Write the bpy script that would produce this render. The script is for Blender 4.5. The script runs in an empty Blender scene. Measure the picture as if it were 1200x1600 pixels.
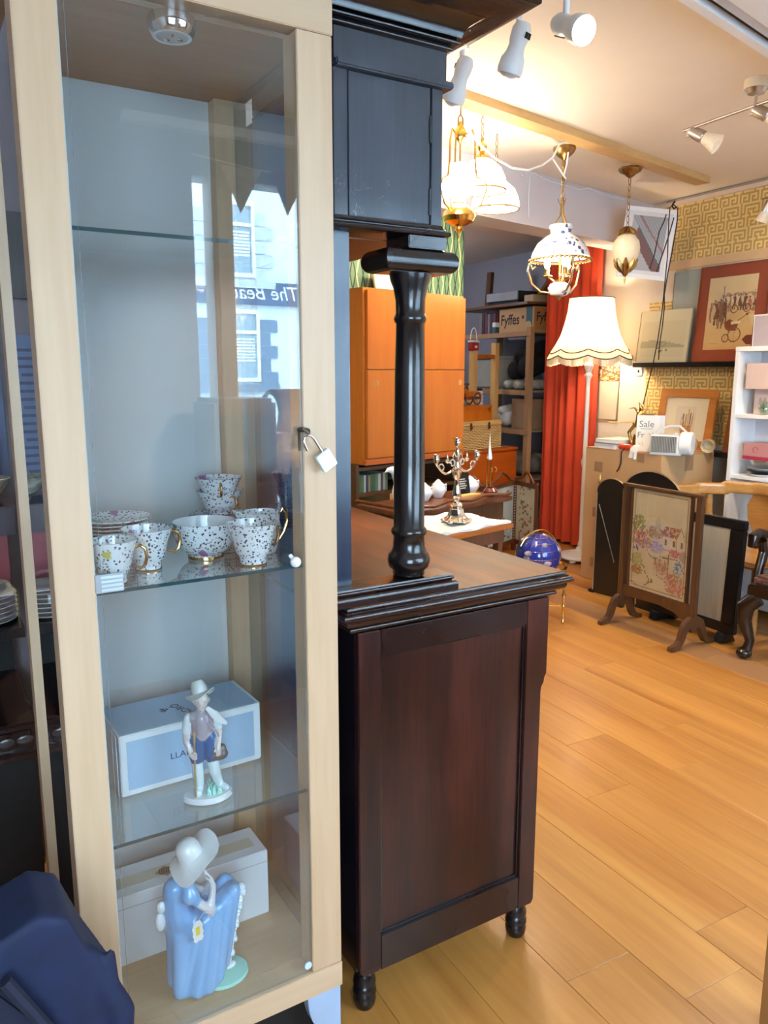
import bpy, bmesh, math, random
from math import sin, cos, pi, radians as rad, sqrt, hypot, atan2, floor
from mathutils import Vector, Matrix, Euler
random.seed(7)
S = bpy.context.scene
COL = S.collection

# ------------------------------------------------------------------ camera, sky, exposure
cam = bpy.data.cameras.new('camera'); camo = bpy.data.objects.new('camera', cam); COL.objects.link(camo)
camo.location = (0, 0, 1.5); camo.rotation_euler = (rad(90 - 10.17), 0, rad(-28.8))
cam.sensor_fit = 'VERTICAL'; cam.sensor_height = 36.0; cam.lens = 36.0 * 1225 / 1600; cam.clip_start = 0.02
S.camera = camo
S.view_settings.view_transform = 'Standard'; S.view_settings.look = 'None'
S.view_settings.exposure = 0.85; S.view_settings.gamma = 1.0; S.view_settings.use_curve_mapping = False
wd = bpy.data.worlds.new('overcast_sky'); S.world = wd; wd.use_nodes = True
bg = wd.node_tree.nodes['Background']; bg.inputs[0].default_value = (0.60, 0.80, 1.0, 1); bg.inputs[1].default_value = 14.0
S.cycles.max_bounces = 8; S.cycles.diffuse_bounces = 4; S.cycles.glossy_bounces = 4
S.cycles.transmission_bounces = 6; S.cycles.transparent_max_bounces = 16
S.cycles.caustics_reflective = False; S.cycles.caustics_refractive = False
S.cycles.sample_clamp_indirect = 6.0
S.cycles.blur_glossy = 0.5

def portal(loc, rot, sx, sy):
    l = bpy.data.lights.new('daylight_portal', 'AREA'); l.shape = 'RECTANGLE'; l.size = sx; l.size_y = sy
    l.cycles.is_portal = True
    o = bpy.data.objects.new('daylight_portal', l); COL.objects.link(o); o.location = loc; o.rotation_euler = rot
def lamp(kind, loc, power, col, rot=(0, 0, 0), size=0.05, spot=None, parent=None):
    l = bpy.data.lights.new('lamp_light', kind); l.energy = power; l.color = col
    if kind == 'AREA': l.size = size
    else: l.shadow_soft_size = size
    if spot: l.spot_size = rad(spot[0]); l.spot_blend = spot[1]
    o = bpy.data.objects.new('lamp_light', l); COL.objects.link(o); o.location = loc; o.rotation_euler = rot
    if parent: o.parent = parent
    return o

# frames: K = display cabinet, bureau and shop front (turned 2.3 deg), G = cross beam and back wall (13.7 deg)
AK, AG = rad(2.3), rad(13.7)
def FR(a):
    return lambda u, v, z=0.0: Vector((u * cos(a) - v * sin(a), u * sin(a) + v * cos(a), z))
K, G = FR(AK), FR(AG)

# ------------------------------------------------------------------ mesh builder
class MB:
    def __init__(s): s.v = []; s.f = []; s.c = []
    def add(s, vs, fs, M=None, col=None):
        b = len(s.v)
        s.v += [tuple(M @ Vector(p)) if M else tuple(p) for p in vs]
        s.f += [tuple(i + b for i in f) for f in fs]; s.c += [col] * len(fs)
        return s
    def box(s, x0, x1, y0, y1, z0, z1, M=None, col=None):
        return s.add([(x0,y0,z0),(x1,y0,z0),(x1,y1,z0),(x0,y1,z0),(x0,y0,z1),(x1,y0,z1),(x1,y1,z1),(x0,y1,z1)],
            [(0,3,2,1),(4,5,6,7),(0,1,5,4),(1,2,6,5),(2,3,7,6),(3,0,4,7)], M, col)
    def lathe(s, prof, c=(0,0,0), n=24, M=None, flute=0, amp=0.0, cap=True):
        if hypot(prof[0][0]-prof[-1][0], prof[0][1]-prof[-1][1]) < .025 and min(prof[0][0], prof[-1][0]) > .004: cap = False
        vs = []; fs = []
        m = len(prof)
        for i in range(n):
            a = 2 * pi * i / n
            k = 1 + (amp * cos(flute * a) if flute else 0)
            for r, z in prof: vs.append((c[0] + r * k * cos(a), c[1] + r * k * sin(a), c[2] + z))
        for i in range(n):
            j = (i + 1) % n
            for k in range(m - 1): fs.append((i*m+k, j*m+k, j*m+k+1, i*m+k+1))
        if cap and prof[0][0] > 1e-5: fs.append(tuple(i * m for i in range(n))[::-1])
        if cap and prof[-1][0] > 1e-5: fs.append(tuple(i * m + m - 1 for i in range(n)))
        return s.add(vs, fs, M)
    def tube(s, pts, r, n=8, closed=False, M=None):
        P = [Vector(p) for p in pts]; m = len(P); R = r if isinstance(r, (list, tuple)) else [r] * m
        vs = []; fs = []; prev = None
        for i in range(m):
            if closed: t = P[(i+1) % m] - P[i-1]
            else: t = P[min(i+1, m-1)] - P[max(i-1, 0)]
            t = t.normalized() if t.length > 1e-9 else Vector((0,0,1))
            if prev is None:
                ref = Vector((0,0,1)) if abs(t.z) < 0.9 else Vector((1,0,0))
                nn = t.cross(ref).normalized()
            else:
                nn = prev - t * prev.dot(t)
                nn = nn.normalized() if nn.length > 1e-6 else t.cross(Vector((0.3,0.9,0.2))).normalized()
            prev = nn; b = t.cross(nn)
            for k in range(n):
                a = 2*pi*k/n; vs.append(P[i] + (nn*cos(a) + b*sin(a)) * R[i])
        for i in range(m if closed else m - 1):
            j = (i+1) % m
            for k in range(n): l = (k+1) % n; fs.append((i*n+k, i*n+l, j*n+l, j*n+k))
        if not closed: fs += [tuple(range(n))[::-1], tuple((m-1)*n + k for k in range(n))]
        return s.add(vs, fs, M)
    def cyl(s, p, q, r0, r1=None, n=16): return s.tube([p, q], [r0, r1 if r1 is not None else r0], n)
    def prism(s, poly, y0, y1, M=None):      # poly in x,z ; extruded along y
        n = len(poly)
        ar = sum(poly[i][0]*poly[(i+1)%n][1] - poly[(i+1)%n][0]*poly[i][1] for i in range(n))
        if ar < 0: poly = poly[::-1]
        vs = [(x, y0, z) for x, z in poly] + [(x, y1, z) for x, z in poly]
        fs = [tuple(range(n)), tuple(range(2*n-1, n-1, -1))] + [(i, n+i, n+(i+1)%n, (i+1)%n) for i in range(n)]
        return s.add(vs, fs, M)
    def loft(s, prof, x0, x1, y0, y1, M=None, back=True):   # mitred moulding: rectangle grown by o at height z
        vs = []; fs = []
        for o, z in prof: vs += [(x0-(o if back else 0),y0-o,z),(x1+o,y0-o,z),(x1+o,y1+(o if back else 0),z),(x0-(o if back else 0),y1+(o if back else 0),z)]
        for k in range(len(prof)-1):
            for i in range(4): j = (i+1) % 4; fs.append((k*4+i, k*4+j, k*4+4+j, k*4+4+i))
        fs += [(3,2,1,0), tuple(len(vs)-4+i for i in range(4))]
        return s.add(vs, fs, M)
    def ball(s, c, r, nu=16, nv=10, M=None):
        rx, ry, rz = r if isinstance(r, (tuple, list)) else (r, r, r)
        vs = [(c[0], c[1], c[2]-rz)]; fs = []
        for j in range(1, nv):
            b = -pi/2 + pi*j/nv
            for i in range(nu):
                a = 2*pi*i/nu; vs.append((c[0]+rx*cos(b)*cos(a), c[1]+ry*cos(b)*sin(a), c[2]+rz*sin(b)))
        vs.append((c[0], c[1], c[2]+rz)); t = len(vs)-1
        for i in range(nu):
            k = (i+1) % nu
            fs.append((0, 1+k, 1+i)); fs.append((t, 1+(nv-2)*nu+i, 1+(nv-2)*nu+k))
            for j in range(nv-2): fs.append((1+j*nu+i, 1+j*nu+k, 1+(j+1)*nu+k, 1+(j+1)*nu+i))
        return s.add(vs, fs, M)
    def cap(s, p, q, r0, r1, n=10):          # tapered limb with round ends
        p, q = Vector(p), Vector(q); d = (q-p).normalized() if (q-p).length > 1e-6 else Vector((0,0,1))
        pts = []; R = []
        for k in (90, 60, 30): pts.append(p - d*r0*sin(rad(k))); R.append(max(r0*cos(rad(k)), r0*0.02))
        pts += [p, q]; R += [r0, r1]
        for k in (30, 60, 90): pts.append(q + d*r1*sin(rad(k))); R.append(max(r1*cos(rad(k)), r1*0.02))
        return s.tube(pts, R, n)
    def mesh(s, name, m, bevel=0, smooth=True, ang=38, seg=2):
        me = bpy.data.meshes.new(name); me.from_pydata(s.v, [], s.f)
        if any(c is not None for c in s.c):
            at = me.color_attributes.new('Col', 'FLOAT_COLOR', 'CORNER'); k = 0
            buf = []
            for f, c in zip(s.f, s.c): buf += list((c or (1,1,1)) + (1.0,)) * len(f)
            at.data.foreach_set('color', buf)
        if bevel:
            bm = bmesh.new(); bm.from_mesh(me)
            es = [e for e in bm.edges if len(e.link_faces) == 2 and e.calc_face_angle(0) > rad(40)]
            bmesh.ops.bevel(bm, geom=es, offset=bevel, segments=seg, affect='EDGES', clamp_overlap=True)
            bm.to_mesh(me); bm.free()
        if smooth:
            me.polygons.foreach_set('use_smooth', [True]*len(me.polygons)); me.set_sharp_from_angle(angle=rad(ang))
        me.update()
        if m: me.materials.append(m)
        return me

def link(name, me, parent=None):
    o = bpy.data.objects.new(name, me); COL.objects.link(o)
    if parent: o.parent = parent
    return o
def part(name, mb, m, parent=None, bevel=0, smooth=True, ang=38, label=None, seg=2):
    o = link(name, mb.mesh(name, m, bevel, smooth, ang, seg), parent)
    if label: o['label'] = label
    return o
def tag(o, label, cat, group=None):
    o['label'] = label; o['category'] = cat
    if group: o['group'] = group
    return o
def thing(name, label, cat, loc=(0,0,0), rz=0.0, group=None, rx=0.0, ry=0.0):
    o = bpy.data.objects.new(name, None); COL.objects.link(o); o.empty_display_size = 0.05
    o.location = loc; o.rotation_euler = (rx, ry, rz)
    return tag(o, label, cat, group)
def struct(name, mb, m, bevel=0, smooth=False):
    o = part(name, mb, m, None, bevel, smooth); o['kind'] = 'structure'; return o
def dup(root, loc, rz=None, label=None):
    r = root.copy(); COL.objects.link(r); r.location = loc
    if rz is not None: r.rotation_euler = (root.rotation_euler[0], root.rotation_euler[1], rz)
    if label: r['label'] = label
    for ch in list(root.children):
        if ch.type == 'LIGHT': continue
        c = ch.copy(); COL.objects.link(c); c.parent = r
        for g in ch.children: d = g.copy(); COL.objects.link(d); d.parent = c
    return r

# ------------------------------------------------------------------ materials
MC = {}
def nt(name):
    m = bpy.data.materials.new(name); m.use_nodes = True; t = m.node_tree
    return m, t, t.nodes['Principled BSDF'], t.nodes, t.links
def plain(name, c, rough=0.5, metal=0.0, emit=0.0, var=0.06, sc=12, bump=0.0, coat=0.0, spec=0.5, alpha=1.0, ecol=None, trans=0.0):
    if name in MC: return MC[name]
    m, t, b, N, L = nt(name)
    tc = N.new('ShaderNodeTexCoord'); no = N.new('ShaderNodeTexNoise'); no.inputs['Scale'].default_value = sc; no.inputs['Detail'].default_value = 4
    L.new(tc.outputs['Object'], no.inputs['Vector'])
    r = N.new('ShaderNodeValToRGB'); r.color_ramp.elements[0].position = 0.3; r.color_ramp.elements[1].position = 0.7
    r.color_ramp.elements[0].color = tuple(max(0, x*(1-var)) for x in c) + (1,); r.color_ramp.elements[1].color = tuple(min(1, x*(1+var)) for x in c) + (1,)
    L.new(no.outputs['Fac'], r.inputs[0]); L.new(r.outputs[0], b.inputs['Base Color'])
    b.inputs['Roughness'].default_value = rough; b.inputs['Metallic'].default_value = metal
    b.inputs['Coat Weight'].default_value = coat; b.inputs['Specular IOR Level'].default_value = spec
    b.inputs['Transmission Weight'].default_value = trans
    if emit: b.inputs['Emission Color'].default_value = (ecol or c) + (1,); b.inputs['Emission Strength'].default_value = emit
    if bump:
        bu = N.new('ShaderNodeBump'); bu.inputs['Strength'].default_value = bump; bu.inputs['Distance'].default_value = 0.004
        L.new(no.outputs['Fac'], bu.inputs['Height']); L.new(bu.outputs[0], b.inputs['Normal'])
    MC[name] = m; return m
def wood(name, c1, c2, axis='z', sc=1.0, rough=0.4, coat=0.0, rnd=0.0, fine=0.35, stretch=14, bump=0.03, blotch=0.0, spec=0.5):
    """grain stretched along an axis; rnd = per-object tone change"""
    if name in MC: return MC[name]
    m, t, b, N, L = nt(name)
    tc = N.new('ShaderNodeTexCoord'); mp = N.new('ShaderNodeMapping')
    s = {'x': (1/stretch*6, 6, 6), 'y': (6, 1/stretch*6, 6), 'z': (6, 6, 1/stretch*6)}[axis]
    mp.inputs['Scale'].default_value = tuple(q*sc for q in s)
    oi = N.new('ShaderNodeObjectInfo'); ad = N.new('ShaderNodeVectorMath'); ad.operation = 'ADD'
    mu = N.new('ShaderNodeVectorMath'); mu.operation = 'SCALE'; mu.inputs[0].default_value = (37.0, 91.0, 53.0)
    L.new(oi.outputs['Random'], mu.inputs['Scale'])
    L.new(tc.outputs['Object'], mp.inputs[0]); L.new(mp.outputs[0], ad.inputs[0]); L.new(mu.outputs[0], ad.inputs[1])
    n1 = N.new('ShaderNodeTexNoise'); n1.inputs['Scale'].default_value = 1.6; n1.inputs['Detail'].default_value = 5; n1.inputs['Distortion'].default_value = 0.6
    n2 = N.new('ShaderNodeTexNoise'); n2.inputs['Scale'].default_value = 14; n2.inputs['Detail'].default_value = 3
    L.new(ad.outputs[0], n1.inputs['Vector']); L.new(ad.outputs[0], n2.inputs['Vector'])
    mx = N.new('ShaderNodeMix'); mx.data_type = 'FLOAT'; mx.inputs[0].default_value = fine
    L.new(n1.outputs['Fac'], mx.inputs[2]); L.new(n2.outputs['Fac'], mx.inputs[3])
    r = N.new('ShaderNodeValToRGB'); r.color_ramp.elements[0].position = 0.32; r.color_ramp.elements[1].position = 0.68
    r.color_ramp.elements[0].color = c1 + (1,); r.color_ramp.elements[1].color = c2 + (1,)
    L.new(mx.outputs[0], r.inputs[0]); out = r.outputs[0]
    if rnd:
        h = N.new('ShaderNodeHueSaturation'); mr = N.new('ShaderNodeMapRange')
        mr.inputs[3].default_value = 1 - rnd; mr.inputs[4].default_value = 1 + rnd
        L.new(oi.outputs['Random'], mr.inputs[0]); L.new(mr.outputs[0], h.inputs['Value']); L.new(out, h.inputs['Color']); out = h.outputs[0]
    if blotch:
        nb = N.new('ShaderNodeTexNoise'); nb.inputs['Scale'].default_value = 3.0; nb.inputs['Detail'].default_value = 6
        L.new(tc.outputs['Object'], nb.inputs['Vector']); rb = N.new('ShaderNodeMapRange')
        rb.inputs[1].default_value = 0.35; rb.inputs[2].default_value = 0.7; rb.inputs[3].default_value = 1 - blotch; rb.inputs[4].default_value = 1 + blotch
        L.new(nb.outputs['Fac'], rb.inputs[0]); h2 = N.new('ShaderNodeHueSaturation'); L.new(rb.outputs[0], h2.inputs['Value'])
        L.new(out, h2.inputs['Color']); out = h2.outputs[0]
        rr = N.new('ShaderNodeMapRange'); rr.inputs[3].default_value = rough*0.7; rr.inputs[4].default_value = min(1, rough*1.6)
        L.new(nb.outputs['Fac'], rr.inputs[0]); L.new(rr.outputs[0], b.inputs['Roughness'])
    else: b.inputs['Roughness'].default_value = rough
    L.new(out, b.inputs['Base Color'])
    b.inputs['Coat Weight'].default_value = coat; b.inputs['Coat Roughness'].default_value = 0.12; b.inputs['Specular IOR Level'].default_value = spec
    if bump:
        bu = N.new('ShaderNodeBump'); bu.inputs['Strength'].default_value = bump; bu.inputs['Distance'].default_value = 0.003
        L.new(mx.outputs[0], bu.inputs['Height']); L.new(bu.outputs[0], b.inputs['Normal'])
    MC[name] = m; return m
def glass(name, tint=(0.97,0.99,0.98), k=1.9, base=0.0, rough=0.0):
    if name in MC: return MC[name]
    m, t, b, N, L = nt(name); N.remove(b); o = N['Material Output']
    tr = N.new('ShaderNodeBsdfTransparent'); tr.inputs[0].default_value = tint + (1,)
    gl = N.new('ShaderNodeBsdfGlossy'); gl.inputs['Roughness'].default_value = rough; gl.inputs[0].default_value = (1,1,1,1)
    fr = N.new('ShaderNodeFresnel'); ge = N.new('ShaderNodeNewGeometry'); ior = N.new('ShaderNodeMapRange')
    ior.inputs[3].default_value = 1.5; ior.inputs[4].default_value = 1/1.5     # same reflectance on both faces of the sheet
    L.new(ge.outputs['Backfacing'], ior.inputs[0]); L.new(ior.outputs[0], fr.inputs[0])
    ma = N.new('ShaderNodeMath'); ma.operation = 'MULTIPLY_ADD'; ma.use_clamp = True; ma.inputs[1].default_value = k; ma.inputs[2].default_value = base
    mx = N.new('ShaderNodeMixShader'); L.new(fr.outputs[0], ma.inputs[0]); L.new(ma.outputs[0], mx.inputs[0])
    L.new(tr.outputs[0], mx.inputs[1]); L.new(gl.outputs[0], mx.inputs[2]); L.new(mx.outputs[0], o.inputs[0])
    MC[name] = m; return m
def vcol(name='printed_colour', rough=0.6, coat=0.0, bump=0.0):
    if name in MC: return MC[name]
    m, t, b, N, L = nt(name); a = N.new('ShaderNodeAttribute'); a.attribute_name = 'Col'
    L.new(a.outputs['Color'], b.inputs['Base Color']); b.inputs['Roughness'].default_value = rough; b.inputs['Coat Weight'].default_value = coat
    MC[name] = m; return m
def sheen_white(name, c): return plain(name, c, 0.45)
def panel(name, w, h, fn, nx, ny, parent=None, M=None, m=None, x0=None, z0=0.0):
    """flat print: grid of coloured cells in local x,z facing -y; fn(u,v)->rgb with v up"""
    mb = MB(); x0 = -w/2 if x0 is None else x0
    for j in range(ny+1):
        for i in range(nx+1):
            p = Vector((x0 + w*i/nx, 0, z0 + h*j/ny)); mb.v.append(tuple(M @ p) if M else tuple(p))
    for j in range(ny):
        for i in range(nx):
            a = j*(nx+1)+i; mb.f.append((a, a+1, a+nx+2, a+nx+1)); mb.c.append(tuple(fn((i+.5)/nx, (j+.5)/ny)))
    return part(name, mb, m or vcol(), parent, smooth=False)
def text(name, s, size, m, parent, M, ext=0.0004, shear=0.0, sx=1.0, align='CENTER', bold=0.0):
    cu = bpy.data.curves.new(name, 'FONT'); cu.body = s; cu.size = size; cu.extrude = ext; cu.align_x = align; cu.shear = shear; cu.offset = bold
    cu.resolution_u = 3
    o = bpy.data.objects.new(name, cu); COL.objects.link(o)
    dg = bpy.context.evaluated_depsgraph_get(); me = bpy.data.meshes.new_from_object(o.evaluated_get(dg))
    bpy.data.objects.remove(o)
    R = M @ Matrix.Rotation(pi/2, 4, 'X') @ Matrix.Diagonal((sx, 1, 1, 1))
    me.transform(R); me.materials.clear(); me.materials.append(m); me.name = name
    return link(name, me, parent)
def hsh(*a):
    x = sin(sum(q * k for q, k in zip(a, (12.9898, 78.233, 37.719)))) * 43758.5453
    return x - floor(x)
def vn(x, y, s=0):                            # value noise
    i, j = floor(x), floor(y); a, b = x-i, y-j; a = a*a*(3-2*a); b = b*b*(3-2*b)
    return (hsh(i,j,s)*(1-a)+hsh(i+1,j,s)*a)*(1-b) + (hsh(i,j+1,s)*(1-a)+hsh(i+1,j+1,s)*a)*b
def lerp(a, b, t): t = max(0, min(1, t)); return tuple(p+(q-p)*t for p, q in zip(a, b))
T = Matrix.Translation
def RZ(a): return Matrix.Rotation(a, 4, 'Z')
def RX(a): return Matrix.Rotation(a, 4, 'X')
def RY(a): return Matrix.Rotation(a, 4, 'Y')

def remeshed(name, build, m, parent, vox=0.003, smooth=6, colours=None, sm=0.6):
    """one continuous body grown from overlapping limbs; colours = [(point_a, point_b, radius, rgb)]"""
    me = build.mesh('tmp', None, 0, False)
    o = bpy.data.objects.new('tmp', me); COL.objects.link(o)
    a = o.modifiers.new('r', 'REMESH'); a.mode = 'VOXEL'; a.voxel_size = vox
    b = o.modifiers.new('s', 'SMOOTH'); b.iterations = smooth; b.factor = sm
    dg = bpy.context.evaluated_depsgraph_get(); n = bpy.data.meshes.new_from_object(o.evaluated_get(dg))
    bpy.data.objects.remove(o); n.name = name
    n.polygons.foreach_set('use_smooth', [True]*len(n.polygons))
    if colours:
        at = n.color_attributes.new('Col', 'FLOAT_COLOR', 'POINT'); buf = []
        C = [(Vector(p), Vector(q), r, c) for p, q, r, c in colours]
        for v in n.vertices:
            best = 9; bc = (1,1,1)
            for p, q, r, c in C:
                d = q-p; l = d.length_squared
                t = max(0, min(1, (v.co-p).dot(d)/l)) if l > 1e-12 else 0
                e = (v.co-(p+d*t)).length - r
                if e < best: best = e; bc = c
            buf += [*bc, 1.0]
        at.data.foreach_set('color', buf)
    n.materials.clear(); n.materials.append(m)
    return link(name, n, parent)
# ------------------------------------------------------------------ shared materials
maple = wood('maple', (0.53,0.345,0.200), (0.65,0.460,0.300), 'z', 0.8, 0.38, fine=0.3, rnd=0.04)
maple_x = wood('maple_across', (0.54,0.355,0.205), (0.65,0.460,0.300), 'x', 0.8, 0.38, fine=0.3)
mahog = wood('dark_mahogany', (0.005,0.002,0.003), (0.062,0.0125,0.0075), 'z', 1.1, 0.27, coat=0.15, fine=0.35, blotch=0.5, bump=0.01)
mahog_x = wood('dark_mahogany_across', (0.005,0.0025,0.003), (0.026,0.007,0.005), 'x', 1.1, 0.24, coat=0.25, fine=0.35, blotch=0.35, bump=0.0)
ebony = wood('blackened_mahogany', (0.0055,0.0045,0.0055), (0.011,0.0075,0.008), 'z', 1.0, 0.22, coat=0.35, fine=0.4, blotch=0.25, bump=0.0)
sky_mahog = wood('waxed_mahogany_sky_tint', (0.018,0.021,0.030), (0.034,0.038,0.052), 'z', 1.3, 0.40, coat=0.35, fine=0.35, blotch=0.35, bump=0.0)  # waxed mahogany; daylight reflection is mixed into the blue-grey base colour
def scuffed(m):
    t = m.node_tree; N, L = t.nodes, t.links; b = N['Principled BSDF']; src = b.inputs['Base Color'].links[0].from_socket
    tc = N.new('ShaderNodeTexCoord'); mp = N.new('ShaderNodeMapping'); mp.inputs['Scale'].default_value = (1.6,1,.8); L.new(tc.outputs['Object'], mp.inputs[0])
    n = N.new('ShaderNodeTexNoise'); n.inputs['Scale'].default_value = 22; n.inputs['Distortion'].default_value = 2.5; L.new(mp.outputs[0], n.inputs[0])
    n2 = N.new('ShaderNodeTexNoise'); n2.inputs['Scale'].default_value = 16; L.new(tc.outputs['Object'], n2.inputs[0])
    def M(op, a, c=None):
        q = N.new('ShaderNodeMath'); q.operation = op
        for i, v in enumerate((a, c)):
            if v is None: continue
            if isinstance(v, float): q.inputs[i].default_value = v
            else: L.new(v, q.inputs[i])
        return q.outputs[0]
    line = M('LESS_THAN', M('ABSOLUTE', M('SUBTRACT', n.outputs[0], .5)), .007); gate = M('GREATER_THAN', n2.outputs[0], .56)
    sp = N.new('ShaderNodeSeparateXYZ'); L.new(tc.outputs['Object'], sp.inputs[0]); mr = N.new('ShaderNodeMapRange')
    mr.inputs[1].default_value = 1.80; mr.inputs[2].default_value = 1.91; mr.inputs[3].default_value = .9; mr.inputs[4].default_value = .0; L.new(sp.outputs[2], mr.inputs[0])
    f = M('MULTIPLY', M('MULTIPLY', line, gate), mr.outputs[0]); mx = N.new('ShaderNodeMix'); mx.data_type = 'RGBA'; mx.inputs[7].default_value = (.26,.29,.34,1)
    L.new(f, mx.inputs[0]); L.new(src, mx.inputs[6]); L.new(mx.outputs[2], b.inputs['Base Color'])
scuffed(sky_mahog)
sky_wood = wood('sky_tinted_board', (0.010,0.019,0.040), (0.017,0.031,0.062), 'z', 1.0, 0.25, coat=0.3, fine=0.4, bump=0.0)  # dark board; the sky's blue reflection is put into its colour
desktop_m = wood('worn_desk_top', (0.062,0.016,0.004), (0.165,0.047,0.010), 'y', 0.9, 0.38, coat=0.0, fine=0.3, blotch=0.5, bump=0.01, spec=0.25)
teak = wood('orange_teak', (0.36,0.092,0.006), (0.47,0.135,0.011), 'z', 0.9, 0.36, coat=0.1, fine=0.3)
teak2 = wood('red_teak', (0.33,0.065,0.006), (0.43,0.095,0.010), 'x', 0.9, 0.36, coat=0.1, fine=0.3)
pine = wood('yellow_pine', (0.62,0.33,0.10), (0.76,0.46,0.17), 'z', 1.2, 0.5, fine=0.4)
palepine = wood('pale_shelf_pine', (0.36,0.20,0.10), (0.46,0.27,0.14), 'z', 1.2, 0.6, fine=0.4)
oak = wood('brown_oak', (0.060,0.024,0.010), (0.13,0.055,0.022), 'z', 1.3, 0.34, coat=0.15, fine=0.5)
walnut = wood('walnut', (0.09,0.026,0.010), (0.17,0.055,0.02), 'z', 1.2, 0.35, coat=0.2, fine=0.4)
honey = wood('honey_chair_wood', (0.42,0.20,0.055), (0.58,0.31,0.10), 'x', 1.2, 0.25, coat=0.4, fine=0.4)
floor_m = wood('laminate_plank', (0.35,0.130,0.023), (0.59,0.280,0.068), 'y', 0.62, 0.33, coat=0.05, rnd=0.06, fine=0.25, stretch=16, bump=0.015)
floor_worn = wood('worn_laminate_plank', (0.30,0.145,0.060), (0.38,0.195,0.085), 'y', 0.62, 0.4, rnd=0.04, fine=0.3, stretch=16, bump=0.02)
ceil_m = plain('ceiling_paint', (0.86,0.78,0.68), 0.85, var=0.02, sc=3)
cream = plain('cream_wall_paint', (0.80,0.72,0.60), 0.8, var=0.02, sc=3)
lilac = plain('lilac_white_paint', (0.68,0.63,0.66), 0.8, var=0.02, sc=3)
greyblue = plain('grey_blue_paint', (0.36,0.37,0.44), 0.8, var=0.03, sc=3)
white = plain('white_paint', (0.84,0.85,0.86), 0.45, var=0.02)
dullwhite = plain('dull_white_plastic', (0.70,0.70,0.72), 0.4, var=0.02)
black = plain('black_paint', (0.006,0.006,0.0065), 0.35, var=0.1)
blackmatt = plain('black_matt', (0.004,0.004,0.0045), 0.7, var=0.2)
brass = plain('polished_brass', (0.83,0.55,0.16), 0.16, 1.0, var=0.08)
oldbrass = plain('aged_brass', (0.36,0.23,0.09), 0.32, 1.0, var=0.25, sc=40)
chrome = plain('chrome', (0.75,0.76,0.78), 0.08, 1.0, var=0.02)
steel = plain('brushed_steel', (0.55,0.52,0.50), 0.28, 1.0, var=0.05)
silver = plain('silver_plate', (0.78,0.72,0.66), 0.14, 1.0, var=0.12, sc=30)
gold = plain('antique_gold', (0.55,0.36,0.12), 0.28, 1.0, var=0.3, sc=60)
paper = plain('white_paper', (0.80,0.79,0.76), 0.7, var=0.02)
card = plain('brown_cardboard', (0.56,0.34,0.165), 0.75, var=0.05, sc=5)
card_dk = plain('dark_cardboard', (0.40,0.25,0.14), 0.75, var=0.06, sc=5)  # darker card for backings and the linen carton
porc = plain('white_porcelain', (0.82,0.83,0.84), 0.12, var=0.02, coat=0.5)
pane = glass('clear_pane', (0.965,0.985,0.985), 1.9)
shelfglass = glass('shelf_glass', (0.93,0.97,0.965), 1.8)
edgeglass = plain('glass_edge', (0.03,0.08,0.09), 0.15, var=0.05)
clear = glass('clear_glass', (0.96,0.98,0.98), 2.2)
ink = plain('dark_ink', (0.02,0.02,0.03), 0.6)

# ------------------------------------------------------------------ the room
XW, ZC = 4.65, 2.70
fl = struct('floor', MB().box(-1.75, 5.5, -1.15, 9.2, -0.12, -0.014), plain('subfloor', (0.05,0.03,0.02), 0.9))
PW = 0.2145; plank_cache = {}
for c in range(-14, 20):
    x = 1.228 + c*PW + PW/2
    if x - PW/2 < -1.75 or x + PW/2 > 5.5: continue
    y = -1.15 - hsh(c, 3)*1.2; L = 1.38
    worn = (c == 10)
    while y < 9.2:
        a, b = max(y, -1.15), min(y+L, 9.2)
        if b - a > 0.05:
            k = (round(b-a, 3), worn)
            if k not in plank_cache:
                h = (b-a)/2
                plank_cache[k] = MB().box(-PW/2+.0004, PW/2-.0004, -h+.0004, h-.0004, -0.014, 0).mesh('plank', floor_worn if worn else floor_m, 0.0011, False, seg=1)
            o = link('plank', plank_cache[k], fl); o.location = (x, (a+b)/2, 0)
        y += L

# ceiling of the shop (up to the cross beam), beam, back store
hv0, hv1 = 3.13, 3.34                       # cross beam, front and back
def gpoly(uv): return [tuple(G(u, v).xy) for u, v in uv]
def hprism(poly, z0, z1):                   # horizontal polygon x,y extruded in z
    mb = MB(); n = len(poly)
    ar = sum(poly[i][0]*poly[(i+1)%n][1]-poly[(i+1)%n][0]*poly[i][1] for i in range(n))
    if ar < 0: poly = poly[::-1]
    mb.add([(x,y,z0) for x,y in poly]+[(x,y,z1) for x,y in poly], [tuple(range(n))[::-1], tuple(range(n,2*n))]+[(i,(i+1)%n,n+(i+1)%n,n+i) for i in range(n)])
    return mb
struct('ceiling', hprism([(-1.75,-1.15),(5.5,-1.15),(5.5,9.2),(-1.75,9.2)], ZC, 2.82), ceil_m)
struct('trim_1', hprism(gpoly([(-1.0,hv0),(5.56,hv0),(5.51,hv1),(-1.0,hv1)]), 2.385, ZC-.0005), lilac)       # deep cross beam
# plank on the ceiling that the lamps hang from
bt = struct('trim_2', hprism(gpoly([(0.2,2.455),(5.02,2.455),(5.02,2.55),(0.2,2.55)]), 2.662, ZC-.0005), wood('batten', (0.56,0.34,0.13), (0.70,0.46,0.20), 'x', 0.8, 0.5))
bt['label'] = 'bare wooden plank across the ceiling carrying the lamps'
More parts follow.
